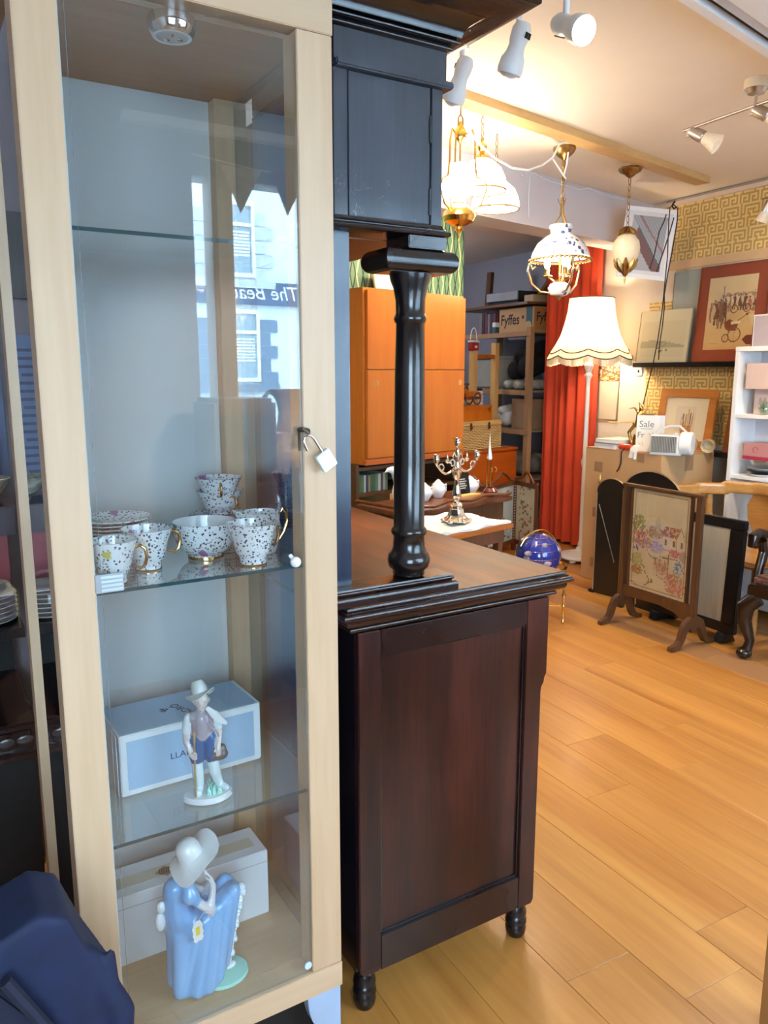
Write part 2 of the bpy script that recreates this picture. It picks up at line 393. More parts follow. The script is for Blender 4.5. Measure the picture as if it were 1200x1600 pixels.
# white boxed beam near the camera with a black slot
struct('trim_3', hprism(gpoly([(-1.2,1.283),(5.3,1.283),(5.3,1.316),(-1.2,1.316)]), 2.6, ZC-.0005), white)
struct('trim_4', hprism(gpoly([(-1.2,1.246),(5.3,1.246),(5.3,1.282),(-1.2,1.282)]), 2.625, ZC-.0005), blackmatt)
struct('trim_5', hprism(gpoly([(-1.2,1.212),(5.3,1.212),(5.3,1.245),(-1.2,1.245)]), 2.6, ZC-.0005), plain('grey_trim', (0.55,0.56,0.60), 0.5))
struct('trim_6', hprism(gpoly([(-1.2,0.55),(5.3,0.55),(5.3,1.211),(-1.2,1.211)]), 2.598, ZC-.0005), white)

# walls
struct('wall_left', MB().box(-1.75,-1.6,-1.15,9.2,0,ZC-.0005), lilac)
wr = struct('wall_right', MB().box(XW,XW+.13,-1.0,4.86,0,ZC-.0005), cream)
struct('wall_far', MB().box(-1.6,5.5,9.05,9.2,0,ZC-.0005), greyblue)
struct('wall_store', MB().box(5.32,5.5,4.8,9.05,0,ZC-.0005), greyblue)
struct('wall_return', MB().box(XW+.13,5.32,4.8,4.86,0,ZC-.0005), greyblue)

# green diamond wallpaper wall behind the teak cabinet
def wp_green():
    m, t, b, N, L = nt('green_diamond_wallpaper')
    tc = N.new('ShaderNodeTexCoord'); sp = N.new('ShaderNodeSeparateXYZ'); L.new(tc.outputs['UV'], sp.inputs[0])
    def M(op, a, bb=None, c=None):
        n = N.new('ShaderNodeMath'); n.operation = op
        for i, q in enumerate((a, bb, c)):
            if q is None: continue
            if isinstance(q, (int, float)): n.inputs[i].default_value = q
            else: L.new(q, n.inputs[i])
        return n.outputs[0]
    P, H = 0.074, 0.084
    col = M('FLOOR', M('DIVIDE', sp.outputs[0], P)); par = M('MODULO', col, 2.0)
    tri = M('DIVIDE', M('PINGPONG', M('ADD', sp.outputs[1], M('MULTIPLY', par, H)), H), H)
    xm = M('MODULO', sp.outputs[0], P)
    blk = M('LESS_THAN', M('ABSOLUTE', M('SUBTRACT', M('ABSOLUTE', M('SUBTRACT', xm, .30*P)), M('MULTIPLY', tri, .020))), .0040)
    crm = M('LESS_THAN', M('ABSOLUTE', M('SUBTRACT', xm, M('ADD', M('MULTIPLY', tri, -.020), .92*P))), .0052)
    c1 = N.new('ShaderNodeMix'); c1.data_type = 'RGBA'; c1.inputs[6].default_value = (0.095,0.185,0.095,1); c1.inputs[7].default_value = (0.46,0.42,0.23,1)
    c2 = N.new('ShaderNodeMix'); c2.data_type = 'RGBA'; c2.inputs[7].default_value = (0.012,0.016,0.014,1)
    L.new(crm, c1.inputs[0]); L.new(blk, c2.inputs[0]); L.new(c1.outputs[2], c2.inputs[6]); L.new(c2.outputs[2], b.inputs['Base Color'])
    b.inputs['Roughness'].default_value = 0.7
    return m
ub, ue = -1.0, 3.72
wb = hprism(gpoly([(ub,hv1),(ue,hv1),(ue,hv1+.12),(ub,hv1+.12)]), 0, ZC-.0005)
wbo = struct('wall_back', wb, wp_green())
uvl = wbo.data.uv_layers.new(name='UVMap')
for l in wbo.data.loops:
    c = wbo.data.vertices[l.vertex_index].co; uvl.data[l.index].uv = (c.x*cos(AG)+c.y*sin(AG)+2, c.z)

# gold fret wallpaper (cells of a printed key pattern) on the right wall
FRET = ["XXXXXXX.XXXX","......X.X...","XXXXX.X.X.XX","....X.X.X.X.","XX.XX.X.X.X.",".X....X...X.",
        ".XXXXXX.XXXX","..........X.","XXXX.XXXX.X.","X..X.X..X.X.","X.XX.X.XX.X.","X....X....X."]
def fret(y0, y1, z0, z1, cell=0.0128):
    nx, ny = int(round((y1-y0)/cell)), int(round((z1-z0)/cell))
    def f(u, v):
        i, j = int(u*nx), int(v*ny); ch = FRET[(11-j) % 12][(i + (j//12)*5) % 12]
        fade = 0.85 + 0.2*vn(i*.11, j*.11, 4)
        return tuple(q*fade for q in ((0.82,0.66,0.33) if ch == 'X' else (0.58,0.36,0.085)))
    o = panel('wallpaper', y1-y0, z1-z0, f, nx, ny, wr, T((XW-.002, y1, 0)) @ RZ(-pi/2), vcol('wallpaper_print', 0.55), x0=0, z0=z0)
    return o
fret(2.35, 4.25, 2.275, 2.655); fret(2.35, 4.335, 1.0, 1.53); fret(4.10, 4.335, 1.53, 2.0)
peach = plain('peach_band', (0.74,0.50,0.27), 0.6, var=0.04)
struct('trim_7', MB().box(XW-.012, XW-.0005, 0.0, 4.22, 2.215, 2.272), peach)
struct('trim_8', MB().box(XW-.012, XW-.0005, 4.02, 4.10, 1.54, 2.214), peach)
struct('trim_9', MB().box(XW-.03, XW-.0005, 0.0, 4.28, 2.655, 2.682), plain('pale_cornice', (0.78,0.62,0.48), 0.6))
pp = MB(); pp.tube([(XW-.03, 0.2, 2.690), (XW-.03, 4.2, 2.690)], 0.008, 8)
o = part('wire', pp, plain('grey_wire', (0.35,0.33,0.30), 0.5), wr)

# shop front behind the camera (mirrored in the cabinet glass)
vf0, vf1 = -1.10, -0.96
def kbox(u0,u1,v0,v1,z0,z1,mb=None):
    mb = mb or MB(); p = [K(u0,v0),K(u1,v0),K(u1,v1),K(u0,v1)]
    return mb.add([(q.x,q.y,z) for z in (z0,z1) for q in p], [(0,3,2,1),(4,5,6,7),(0,1,5,4),(1,2,6,5),(2,3,7,6),(3,0,4,7)])
fw = MB()
kbox(-1.68,-0.95,vf0,vf1,0,ZC-.001,fw); kbox(0.35,1.205,vf0,vf1,0,ZC-.001,fw); kbox(3.60,4.65,vf0,vf1,0,ZC-.001,fw)
kbox(-0.95,0.35,vf0,vf1,2.25,ZC-.001,fw); kbox(1.205,3.60,vf0,vf1,2.38,ZC-.001,fw); kbox(1.205,3.60,vf0,vf1,0,0.78,fw); kbox(-0.95,0.35,vf0,vf1,0,0.75,fw)
struct('wall_front', fw, plain('shopfront_board', (0.20,0.13,0.09), 0.6))
struct('trim_10', kbox(0.9,3.6,-.958,-.90,2.56,2.60), white)
brownf = wood('window_post', (0.20,0.075,0.025), (0.30,0.12,0.04), 'z', 1, 0.5)
w1 = struct('window_1', kbox(1.29,1.40,-1.07,-.97,0.80,2.37), brownf)
part('sill', kbox(1.206,3.59,-1.10,-.80,0.781,0.80), brownf, w1); part('mullion', kbox(2.50,2.58,-1.07,-.98,0.80,2.37), brownf, w1)
part('pane', kbox(1.21,3.59,-1.035,-1.03,0.80,2.378), glass('window_pane', (0.97,0.98,0.98), 1.5), w1)
w2 = struct('fill_window', kbox(-0.33,-0.27,-1.07,-.98,0.751,2.249), brownf)  # unseen window, added and sized to throw daylight on the cabinet front
part('pane', kbox(-0.945,0.345,-1.035,-1.03,0.755,2.248), glass('window_pane'), w2)
pc = K(2.40,-1.2,1.58); portal((pc.x,pc.y,pc.z), (rad(90),0,AK), 2.4, 1.6)
pc = K(-0.30,-1.2,1.45); portal((pc.x,pc.y,pc.z), (rad(90),0,AK), 1.3, 1.5)

# ------------------------------------------------------------------ street opposite
st = struct('floor', MB().box(-14,22,-16,-1.2,-0.4,-0.13), plain('asphalt', (0.40,0.44,0.46), 0.9, sc=30))
vF = -9.0
ter = thing('terraced_building', 'white rendered building across the street mirrored in the cabinet glass', 'building', K(5.0, vF-.5, -0.13), AK)
# local x = u-5.0, y = v-(vF-.5), z = z+0.13
render_m = plain('white_render', (0.66,0.72,0.74), 0.85, var=0.05, sc=2)
quoin_m = plain('slate_blue_paint', (0.10,0.15,0.22), 0.7); stone_m = plain('pale_stone', (0.42,0.46,0.52), 0.8)
part('facade', MB().box(-7,9,-3,.5,0,6.2), render_m, ter)
mb = MB().box(-1.9,2.6,.5,.58,2.64,2.98); fasc = part('sign_fascia', mb, plain('navy_sign', (0.018,0.05,0.13), 0.4), ter)
text('lettering', 'The Beauty', 0.30, plain('sign_white', (0.85,0.88,0.9), 0.5), fasc, T((-.22,.585,2.72)) @ RZ(pi), 0.002, 0.25, 1.0)
def shopwin(cx, w, z0, z1, qm, alt):
    wn = part('window_frame', MB().box(cx-w/2-.05,cx+w/2+.05,.5,.55,z0-.06,z0).box(cx-w/2-.05,cx+w/2+.05,.5,.55,z1,z1+.06).box(cx-w/2-.05,cx-w/2,.5,.55,z0,z1).box(cx+w/2,cx+w/2+.05,.5,.55,z0,z1).box(cx-w/2,cx+w/2,.5,.55,z1-.30,z1-.25), white, ter)
    part('pane', MB().box(cx-w/2,cx+w/2,.5,.515,z0,z1), plain('dark_pane', (0.20,0.28,0.33), 0.1), wn)
    bl = MB()
    for k in range(8): bl.box(cx-w/2+.03,cx+w/2-.03,.517,.522, z0+.25+k*(z1-z0-.6)/8, z0+.25+(k+.62)*(z1-z0-.6)/8)
    part('blind', bl, plain('blind_white', (0.7,0.72,0.7), 0.7), wn)
    for sd in (-1, 1):
        for k in range(int((z1-z0+.2)/.2)):
            e = .30 if k % 2 == alt else .18
            x0 = cx + sd*(w/2+.05); x1 = x0 + sd*e
            part('quoin', MB().box(min(x0,x1),max(x0,x1),.5,.53,z0-.1+k*.2,z0-.1+k*.2+.19), qm, ter)
    part('sill', MB().box(cx-w/2-.35,cx+w/2+.35,.5,.60,z0-.22,z0-.1), qm, ter)
shopwin(-.60, .70, 1.53, 2.50, quoin_m, 0); shopwin(-.62, .66, 3.10, 4.08, stone_m, 1)
struct('floor', MB().box(-9,16,-9.2,-7.6,-.129,-.05), plain('pavement', (0.40,0.42,0.44), 0.9))

# things standing in the shop window, seen mirrored in the glass
stand = part('window_plinth', MB().box(-.33,.33,-.14,.26,0,.855), oak, None, .004); stand.location = K(1.80,-.78,0); stand.rotation_euler=(0,0,AK)
tag(stand, 'brown plinth under the two-handled vase in the shop window', 'plinth')
va = thing('two_handled_vase', 'orange mottled two-handled vase in the shop window, mirrored in the cabinet glass', 'vase', K(1.585,-.78,.8555), AK)
prof = [(.001,0),(.055,0),(.060,.03),(.075,.06),(.110,.14),(.135,.21),(.140,.26),(.125,.31),(.098,.34),(.092,.352),(.075,.36),(.060,.40),(.056,.45),(.064,.50),(.086,.545),(.092,.56),(.080,.56),(.05,.50)]
part('body', MB().lathe(prof, n=32), wood('mottled_vase', (0.30,0.08,0.06), (0.75,0.42,0.16), 'x', 1.5, 0.25, stretch=6, fine=0.2), va)
for sd in (-1, 1):
    pts = [(sd*.070,0,.53),(sd*.105,0,.55),(sd*.130,0,.52),(sd*.118,0,.48),(sd*.095,0,.455),(sd*.125,0,.42),(sd*.128,0,.38),(sd*.10,0,.345)]
    part('handle', MB().tube(pts, [.008,.010,.013,.013,.012,.013,.012,.009], 8), oak, va)
cat = thing('dark_cat_ornament', 'dark blue long-necked ornament in front of the mirrored vase', 'ornament', K(1.62,-.60,.855), AK)
part('body', MB().lathe([(.001,0),(.05,0),(.056,.04),(.058,.10),(.045,.16),(.030,.19),(.022,.20)], n=20), plain('dark_blue_glaze', (0.02,0.04,0.10), 0.2), cat)
part('neck', MB().tube([(-.018,0,.17),(-.026,0,.21),(-.016,0,.235)], [.016,.013,.010], 8), plain('dark_blue_glaze', (0.02,0.04,0.10)), cat)
part('neck', MB().tube([(.020,0,.16),(.028,0,.20),(.020,0,.225)], [.015,.012,.009], 8), plain('dark_blue_glaze', (0.02,0.04,0.10)), cat)
cat.location = K(1.53,-.585,.8555)
ch = thing('wooden_tallboy', 'dark wooden tallboy standing in the shop window, mirrored in the cabinet glass', 'cabinet', K(1.245,-.62,0), AK)
part('carcass', MB().box(-.14,.14,-.16,.16,0,1.385), wood('tallboy_wood', (0.12,0.045,0.02),(0.22,0.085,0.03)), ch, .02)
for k in range(4): part('drawer', MB().box(-.12,.12,.16,.172,.10+k*.31,.39+k*.31), oak, ch, .004)
bun = thing('bunting', 'string of pennant bunting across the shop window, mirrored in the cabinet glass', 'bunting', K(1.2,-.915,2.43), AK)
part('cord', MB().tube([(0,0,.03),(.3,0,.0),(.57,0,-.005),(.9,0,.01),(1.3,0,.02)], .003, 6), white, bun)
for k, (x0, w, h, c) in enumerate(((.13,.20,.20,(0.62,0.50,0.44)),(.375,.185,.19,(0.20,0.02,0.03)),(.62,.19,.19,(0.5,0.45,0.4)),(.86,.19,.19,(0.05,0.08,0.25)))):
    part('pennant', MB().prism([(x0,.0),(x0+w,.0),(x0+w*.45,-h)], -.003, .003), plain('pennant_cloth%d' % k, c, 0.8, var=0.3, sc=25), bun)
# ------------------------------------------------------------------ glazed display cabinet
CU0, CU1, CV0, CV1 = .182, .711, 1.360, 1.836
O = K(CU0, CV0, 0)
dc = thing('display_cabinet', 'tall maple framed glass display cabinet with glass shelves in the left foreground', 'cabinet', O, AK)
W, D = CU1-CU0, CV1-CV0
part('post', MB().box(0,.064,0,.058,.217,2.09), maple, dc, .0015)
part('post', MB().box(W-.070,W,0,.058,.217,2.09), maple, dc, .0015)
part('post', MB().box(0,.022,D-.050,D,.217,2.09), maple, dc, .0015)
part('post', MB().box(W-.075,W,D-.058,D,.217,2.09), maple, dc, .0015)
part('rail', MB().box(-.001,W+.001,-.002,.058,.158,.2165), maple_x, dc, .0015)
part('rail', MB().box(-.001,W+.001,-.002,.058,2.0905,2.20), maple_x, dc, .0015)
part('bottom_panel', MB().box(.001,W-.001,.0585,D,.170,.2165), maple_x, dc)
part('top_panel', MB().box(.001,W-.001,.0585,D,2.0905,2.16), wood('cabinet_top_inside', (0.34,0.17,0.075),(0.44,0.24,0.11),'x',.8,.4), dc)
part('back_panel', MB().box(.0225,W-.0755,D-.022,D-.012,.217,2.09), plain('grey_back_panel', (0.62,0.62,0.61), 0.42, var=0.03, sc=2), dc)
part('plinth', MB().box(.015,W-.015,.05,D-.02,0,.158), blackmatt, dc)
ft = MB(); arc = [(W-.002,.1575),(W-.082,.1575)] + [(W-.082+.046*(1-cos(rad(a)))*1.0, .1575-.10*sin(rad(a))) for a in range(10,91,10)] + [(W-.030,0),(W-.002,0)]
ft.prism(arc, .003, .03)
part('bracket_foot', ft, plain('sky_tinted_foot', (0.36,0.47,0.64), 0.35, var=0.04), dc, .001, label='pale blue-grey bracket foot')  # wooden foot; its pale blue is sky reflection put into the colour
part('side_glass', MB().box(.010,.015,.0585,D-.0505,.218,2.089), pane, dc)
part('side_glass', MB().box(W-.030,W-.025,.0585,D-.0585,.218,2.089), glass('blue_pane', (0.80,0.90,0.97), 1.9), dc)
dg = part('door_glass', MB().box(.0665,W-.0705,.006,.011,.2175,2.078), pane, dc)
part('glass_edge', MB().box(.0640,.0662,.005,.012,.2175,2.078), plain('pale_glass_edge', (0.42,0.52,0.55), 0.2), dg)
part('glass_edge', MB().box(.0755,.0762,.0055,.0058,.2175,2.078), plain('grey_glass_line', (0.16,0.22,0.25), 0.2), dg)
for z in (1.728, 1.1245, .642):
    s = part('shelf', MB().box(.018,W-.032,.016,D-.024,z-.006,z), shelfglass, dc)
    part('shelf_edge', MB().box(.018,W-.032,.0148,.0158,z-.0062,z+.0002), edgeglass, s)
    for px in (.03, W-.045): part('shelf_pin', MB().cyl((px,.035,z-.0064),(px,.035,z-.0125),.005,n=10), steel, s)
hg = part('hinge', MB().box(.0645,.112,.000,.0055,1.1255,1.158), plain('grey_metal_hinge', (0.42,0.45,0.48), .3, .3), dc, .001)
for k in range(4): part('hinge_rib', MB().box(.074,.110,-.0015,0,1.1285+k*.0075,1.1325+k*.0075), plain('pale_hinge_rib', (0.55,0.62,0.68), .35), hg)
part('door_catch', MB().lathe([(.001,-.004),(.0085,-.004),(.0085,.0),(.001,.0)], n=20, M=T((W-.078,.005,.2345)) @ RX(pi/2)), plain('pale_disc', (0.62,0.75,0.80), .3), dc)
kn = MB().ball((W-.096,-.010,1.1375), (.0105,.0105,.0105)).cyl((W-.096,-.006,1.138),(W-.100,.006,1.148),.004)
part('door_knob', kn, white, dc)
part('hasp', MB().tube([(W-.077,.004,1.3905),(W-.074,-.010,1.392),(W-.066,-.012,1.389),(W-.060,-.001,1.386)], .005, 8).tube([(W-.077,.004,1.3905),(W-.081,-.004,1.375),(W-.083,-.010,1.352)], .0028, 8), plain('bronze_hasp', (0.12,0.09,0.06), .35, .8), dc)
dl = part('downlight', MB().lathe([(.040,2.0902),(.0405,2.078),(.0385,2.066),(.033,2.060),(.030,2.060)], c=(.262,.075,0), n=32), chrome, dc)
part('lamp_lens', MB().lathe([(.001,2.059),(.018,2.0585),(.030,2.0605)][::-1], c=(.262,.075,0), n=32), plain('frosted_lens', (0.55,0.58,0.62), .25), dl)
for a in range(3): part('led', MB().ball((.262+.013*cos(a*2.1),.075+.013*sin(a*2.1),2.0588), (.0055,.0055,.003), 10, 6), chrome, dl)
# open padlock hanging from the hasp
pl = thing('padlock', 'open silver padlock hanging on the hasp of the glass cabinet door', 'padlock', K(CU1-.064,CV0-.012,1.382), AK)
R_ = RY(rad(-33))
def sq(p): return R_ @ Vector(p)
part('shackle', MB().tube([sq(p) for p in ((.011,0,-.045),(.011,0,-.012),(.009,0,-.003),(.0,0,.004),(-.009,0,-.003),(-.012,0,-.012),(-.0125,0,-.022))], .0029, 10), chrome, pl).location = sq((-.008,-.004,.0))
b_ = MB().box(-.016,.016,-.007,.007,-.036,0, M=R_)
part('body', b_, plain('satin_lock', (0.60,0.68,0.72), .25, .6), pl, .0015).location = sq((.0,-.004,-.042))

# ------------------------------------------------------------------ mahogany bureau
BU = thing('mahogany_bureau', 'dark mahogany bureau with worn top, column and upper cupboard beside the glass cabinet', 'bureau', K(0,0,0), AK)
u0, u1, v0, vE = .783, 1.325, 1.405, 2.74
part('carcass', MB().box(u0+.001,u1-.022,v0+.022,vE,.105,.9445), ebony, BU)
part('stile', MB().box(u0,.840,v0,v0+.0215,.120,.945), mahog, BU, .002)
rs = [(1.260,.100),(1.306,.100),(1.314,.112),(1.314,.700),(1.316,.712),(1.323,.722),(1.325,.735),(1.331,.745),(1.331,.945),(1.260,.945)]
part('stile', MB().prism(rs, v0, v0+.0215), mahog, BU, .002)
part('rail', MB().box(.8405,1.2595,v0,v0+.0215,.885,.945), mahog_x, BU, .0015)
part('rail', MB().box(.8405,1.2595,v0,v0+.0215,.103,.195), mahog_x, BU, .0015)
part('panel', MB().box(.838,1.262,v0+.012,v0+.021,.19,.89), mahog, BU)
bead = MB().box(.8405,.8465,v0+.006,v0+.0125,.195,.885).box(1.2535,1.2595,v0+.006,v0+.0125,.195,.885).box(.8465,1.2535,v0+.006,v0+.0125,.195,.201).box(.8465,1.2535,v0+.006,v0+.0125,.879,.885)
part('bead', bead, ebony, BU, .001)
lg = [(.020,.1045),(.026,.098),(.020,.090),(.026,.078),(.028,.066),(.022,.060),(.028,.050),(.029,.040),(.023,.034),(.028,.024),(.026,.008),(.022,0)][::-1]
for (lu, lv) in ((.812,1.437),(1.283,1.437),(.812,2.70),(1.283,2.70)):
    part('leg', MB().lathe(lg, c=(lu,lv,0), n=20), ebony, BU)
part('apron_bracket', MB().prism([(u0,.120),(u0+.010,.104),(u0+.052,.104),(u0+.058,.112),(.840,.120)], v0+.001, v0+.021), mahog, BU)
def arcp(o0, z0, o1, z1, n=6, kind='ovolo'):
    if kind == 'ovolo': return [(o0+(o1-o0)*sin(pi/2*k/n), z0+(z1-z0)*(1-cos(pi/2*k/n))) for k in range(n+1)]
    return [(o0+(o1-o0)*(1-cos(pi/2*k/n)), z0+(z1-z0)*sin(pi/2*k/n)) for k in range(n+1)]
def torus(o0, o1, z0, z1, n=8): return [(o0+(o1-o0)*sin(pi*k/n), z0+(z1-z0)*(1-cos(pi*k/n))/2) for k in range(n+1)]
tprof = [(.004,.9455),(.008,.9470)]+torus(.010,.017,.949,.961)+[(.018,.9625)]+arcp(.020,.964,.034,.979)+[(.034,.9815)]+torus(.036,.046,.983,1.0005)+[(.036,1.0025)]+arcp(.034,1.003,.030,1.0098,4)
part('top_moulding', MB().loft(tprof, u0-.004, 1.334, 1.418, vE-.03), mahog_x, BU, ang=30)
part('desk_top', MB().box(u0-.026,1.3615,1.391,vE-.002,1.0099,1.0112), desktop_m, BU)
# upper stage
pp_ = arcp(.0,1.0115,.0,1.0125)+[(.0,1.024)]+arcp(-.001,1.0245,-.008,1.033,5,'cove')+[(-.010,1.034)]+torus(-.011,-.007,1.0345,1.043)+[(-.012,1.0465)]
part('plinth_rail', MB().loft(pp_, .716, 1.038, 1.392, 1.478), mahog_x, BU, ang=30)
part('post', MB().box(.740,.788,1.440,1.462,1.0467,1.7745), sky_wood, BU, .002)
part('back_board', MB().box(.742,.786,1.4625,vE-.02,1.0113,1.7745), sky_wood, BU, .002)
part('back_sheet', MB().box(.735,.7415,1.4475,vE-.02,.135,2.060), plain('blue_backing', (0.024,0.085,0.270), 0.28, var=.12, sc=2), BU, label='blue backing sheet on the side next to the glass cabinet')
cl = [(.030,1.0468),(.036,1.050),(.036,1.060),(.045,1.068),(.0485,1.082),(.046,1.095),(.039,1.102),(.0385,1.106),(.036,1.110),(.0345,1.138),(.0385,1.142),(.0405,1.148),(.0385,1.154),(.0345,1.158),(.0345,1.30),(.0325,1.50),(.0300,1.600),(.0335,1.604),(.0355,1.610),(.0335,1.616),(.0310,1.622),(.0320,1.650),(.0370,1.675),(.0430,1.690),(.0450,1.7015)]
part('column', MB().lathe(cl, c=(.938,1.447,0), n=40), ebony, BU, ang=50)
part('capital', MB().loft([(-.008,1.702),(.0,1.7025)]+torus(.0,.017,1.703,1.7485,12)+[(-.006,1.7491)], .866, 1.011, 1.412, 1.486), ebony, BU, ang=40)
part('abacus', MB().box(.905,1.000,1.402,1.492,1.7492,1.7745), ebony, BU, .002)
part('base_moulding', MB().loft([(.0,1.7747)]+torus(.004,.014,1.7755,1.7885)+[(.004,1.790)]+arcp(.006,1.7905,.0,1.8000,4), .742, .996, 1.414, 1.815), ebony, BU, ang=30)
part('cupboard', MB().box(.742,.995,1.4245,1.818,1.8002,2.064), sky_mahog, BU)
part('cupboard_underside', MB().box(.800,.990,1.50,1.815,1.7727,1.7746), wood('reddish_underside', (0.30,0.085,0.025),(0.42,0.14,0.045),'y'), BU)
part('stile', MB().box(.742,.7725,1.4165,1.424,1.8002,2.064), sky_mahog, BU, .001)
dr = part('door', MB().box(.775,.964,1.4165,1.424,1.8012,2.063), sky_mahog, BU, .001)
part('stile', MB().box(.9685,.995,1.4165,1.424,1.8002,2.064), sky_mahog, BU, .001)
for z in (1.845, 1.985): part('hinge', MB().box(.962,.966,1.4135,1.4162,z-.026,z+.026), black, dr)
part('frieze_moulding', MB().box(.742,1.012,1.400,1.824,2.0645,2.078), sky_mahog, BU, .003)
part('frieze', MB().box(.742,1.000,1.412,1.818,2.0782,2.1345), sky_mahog, BU)
cpf = [(.0,2.1348)]+torus(.004,.010,2.136,2.1435)+[(.005,2.145)]+torus(.012,.020,2.146,2.155)+[(.015,2.1565)]+arcp(.022,2.158,.108,2.2005,10,'cove')+[(.112,2.202),(.128,2.204),(.132,2.207),(.132,2.222)]
part('cornice', MB().loft(cpf, .742, 1.000, 1.412, 1.818), ebony, BU, ang=30)

# ------------------------------------------------------------------ porcelain tea service on the middle shelf
def chintz():
    m, t, b, N, L = nt('chintz_porcelain')
    tc = N.new('ShaderNodeTexCoord')
    def vor(sc, th, sm):
        v = N.new('ShaderNodeTexVoronoi'); v.inputs['Scale'].default_value = sc; L.new(tc.outputs['Object'], v.inputs['Vector'])
        no = N.new('ShaderNodeTexNoise'); no.inputs['Scale'].default_value = sc*2.2; L.new(tc.outputs['Object'], no.inputs['Vector'])
        a = N.new('ShaderNodeMath'); a.operation = 'MULTIPLY_ADD'; a.inputs[1].default_value = 0.9; a.inputs[2].default_value = -0.45; L.new(no.outputs['Fac'], a.inputs[0])
        s_ = N.new('ShaderNodeMath'); s_.operation = 'ADD'; L.new(v.outputs['Distance'], s_.inputs[0]); L.new(a.outputs[0], s_.inputs[1])
        r = N.new('ShaderNodeMapRange'); r.inputs[1].default_value = th; r.inputs[2].default_value = th+sm; r.inputs[3].default_value = 1; r.inputs[4].default_value = 0
        L.new(s_.outputs[0], r.inputs[0]); return r.outputs[0], v
    d1, v1 = vor(150, .27, .10); d2, v2 = vor(24, .27, .08)
    cr = N.new('ShaderNodeValToRGB'); cr.color_ramp.interpolation = 'CONSTANT'
    e = cr.color_ramp.elements; e[0].position = 0; e[0].color = (.045,.055,.12,1); e[1].position = .45; e[1].color = (.14,.09,.14,1)
    n_ = e.new(.7); n_.color = (.06,.085,.12,1)
    sep = N.new('ShaderNodeSeparateColor'); L.new(v1.outputs['Color'], sep.inputs[0]); L.new(sep.outputs[0], cr.inputs[0])
    c2 = N.new('ShaderNodeValToRGB'); c2.color_ramp.interpolation = 'CONSTANT'; e = c2.color_ramp.elements
    e[0].position = 0; e[0].color = (.10,.42,.38,1); e[1].position = .3; e[1].color = (.45,.20,.40,1)
    q = e.new(.55); q.color = (.62,.52,.14,1); q = e.new(.78); q.color = (.24,.30,.52,1)
    s2 = N.new('ShaderNodeSeparateColor'); L.new(v2.outputs['Color'], s2.inputs[0]); L.new(s2.outputs[0], c2.inputs[0])
    gate = N.new('ShaderNodeMath'); gate.operation = 'GREATER_THAN'; gate.inputs[1].default_value = .40; L.new(s2.outputs[1], gate.inputs[0])
    gm = N.new('ShaderNodeMath'); gm.operation = 'MULTIPLY'; L.new(gate.outputs[0], gm.inputs[0]); L.new(d2, gm.inputs[1])
    m1 = N.new('ShaderNodeMix'); m1.data_type = 'RGBA'; m1.inputs[6].default_value = (.80,.82,.83,1); L.new(d1, m1.inputs[0]); L.new(cr.outputs[0], m1.inputs[7])
    m2 = N.new('ShaderNodeMix'); m2.data_type = 'RGBA'; L.new(gm.outputs[0], m2.inputs[0]); L.new(m1.outputs[2], m2.inputs[6]); L.new(c2.outputs[0], m2.inputs[7])
    L.new(m2.outputs[2], b.inputs['Base Color']); b.inputs['Roughness'].default_value = .12; b.inputs['Coat Weight'].default_value = .6
    return m
chz = chintz(); gilt = plain('gilt_rim', (0.62,0.36,0.14), .2, .9)
ZS = 1.1255
def cup_prof(r, h):
    o_ = [(.001,0),(r*.50,0),(r*.52,.004),(r*.50,.008),(r*.55,h*.22),(r*.66,h*.30),(r*.70,h*.42),(r*.82,h*.70),(r*.98,h*.97),(r,h)]
    i_ = [(r-.002,h),(r*.95,h*.95),(r*.78,h*.68),(r*.66,h*.42),(r*.5,h*.28),(.001,h*.24)]
    return o_ + i_
def handle(a, r, h, hk=1.0):
    d = Vector((cos(a), sin(a), 0)); P_ = []
    for rr, z in ((.84,.80),(1.10,.86),(1.30,.78),(1.36,.60),(1.28,.42),(1.12,.34),(.78,.40)): P_.append(d*(r*(.9+(rr-.9)*hk)) + Vector((0,0,h*z)))
    return MB().tube(P_, [.0022,.003,.0034,.0032,.003,.0026,.002], 8)
def cup(u, v, z, r, h, ha, label, name='teacup', group='floral teacups on the middle glass shelf'):
    t_ = thing(name, label, 'cup', K(u,v,z), AK, group)
    part('cup_body', MB().lathe(cup_prof(r,h), n=36), chz, t_); part('handle', handle(ha,r,h), gilt, t_)
    part('foot_ring', MB().lathe([(r*.46,.0003),(r*.525,.0003),(r*.535,.003),(r*.46,.003)], n=30), gilt, t_)
    return t_
cup(.290,1.4175,ZS,.0435,.080,rad(-25),'floral teacup nearest the left post, its gilt handle to the right')
cup(.370,1.492,ZS,.0485,.080,rad(5),'floral teacup behind the front left one, its handle touching the bowl')
cup(.559,1.428,ZS,.0510,.083,rad(20),'floral teacup with a flared rim at the front right of the glass shelf')
bw = thing('sugar_bowl', 'round floral sugar bowl with a plain white inside, between the teacups', 'bowl', K(.497,1.532,ZS), AK)
bp = [(.001,0),(.034,0),(.035,.004),(.034,.008),(.048,.018),(.058,.034),(.064,.055),(.066,.075)]
part('bowl_body', MB().lathe(bp + [(.0645,.0752)], n=40, cap=False), chz, bw)
part('lining', MB().lathe([(.0644,.075),(.062,.055),(.055,.034),(.042,.018),(.001,.014)], n=40, cap=False), porc, bw)
part('foot_ring', MB().lathe([(.030,.0003),(.0362,.0003),(.0362,.006),(.030,.006)], n=30), gilt, bw)
jg = thing('cream_jug', 'small floral cream jug with a gilt handle and pouring lip, behind the right teacup', 'jug', K(.612,1.515,ZS), AK)
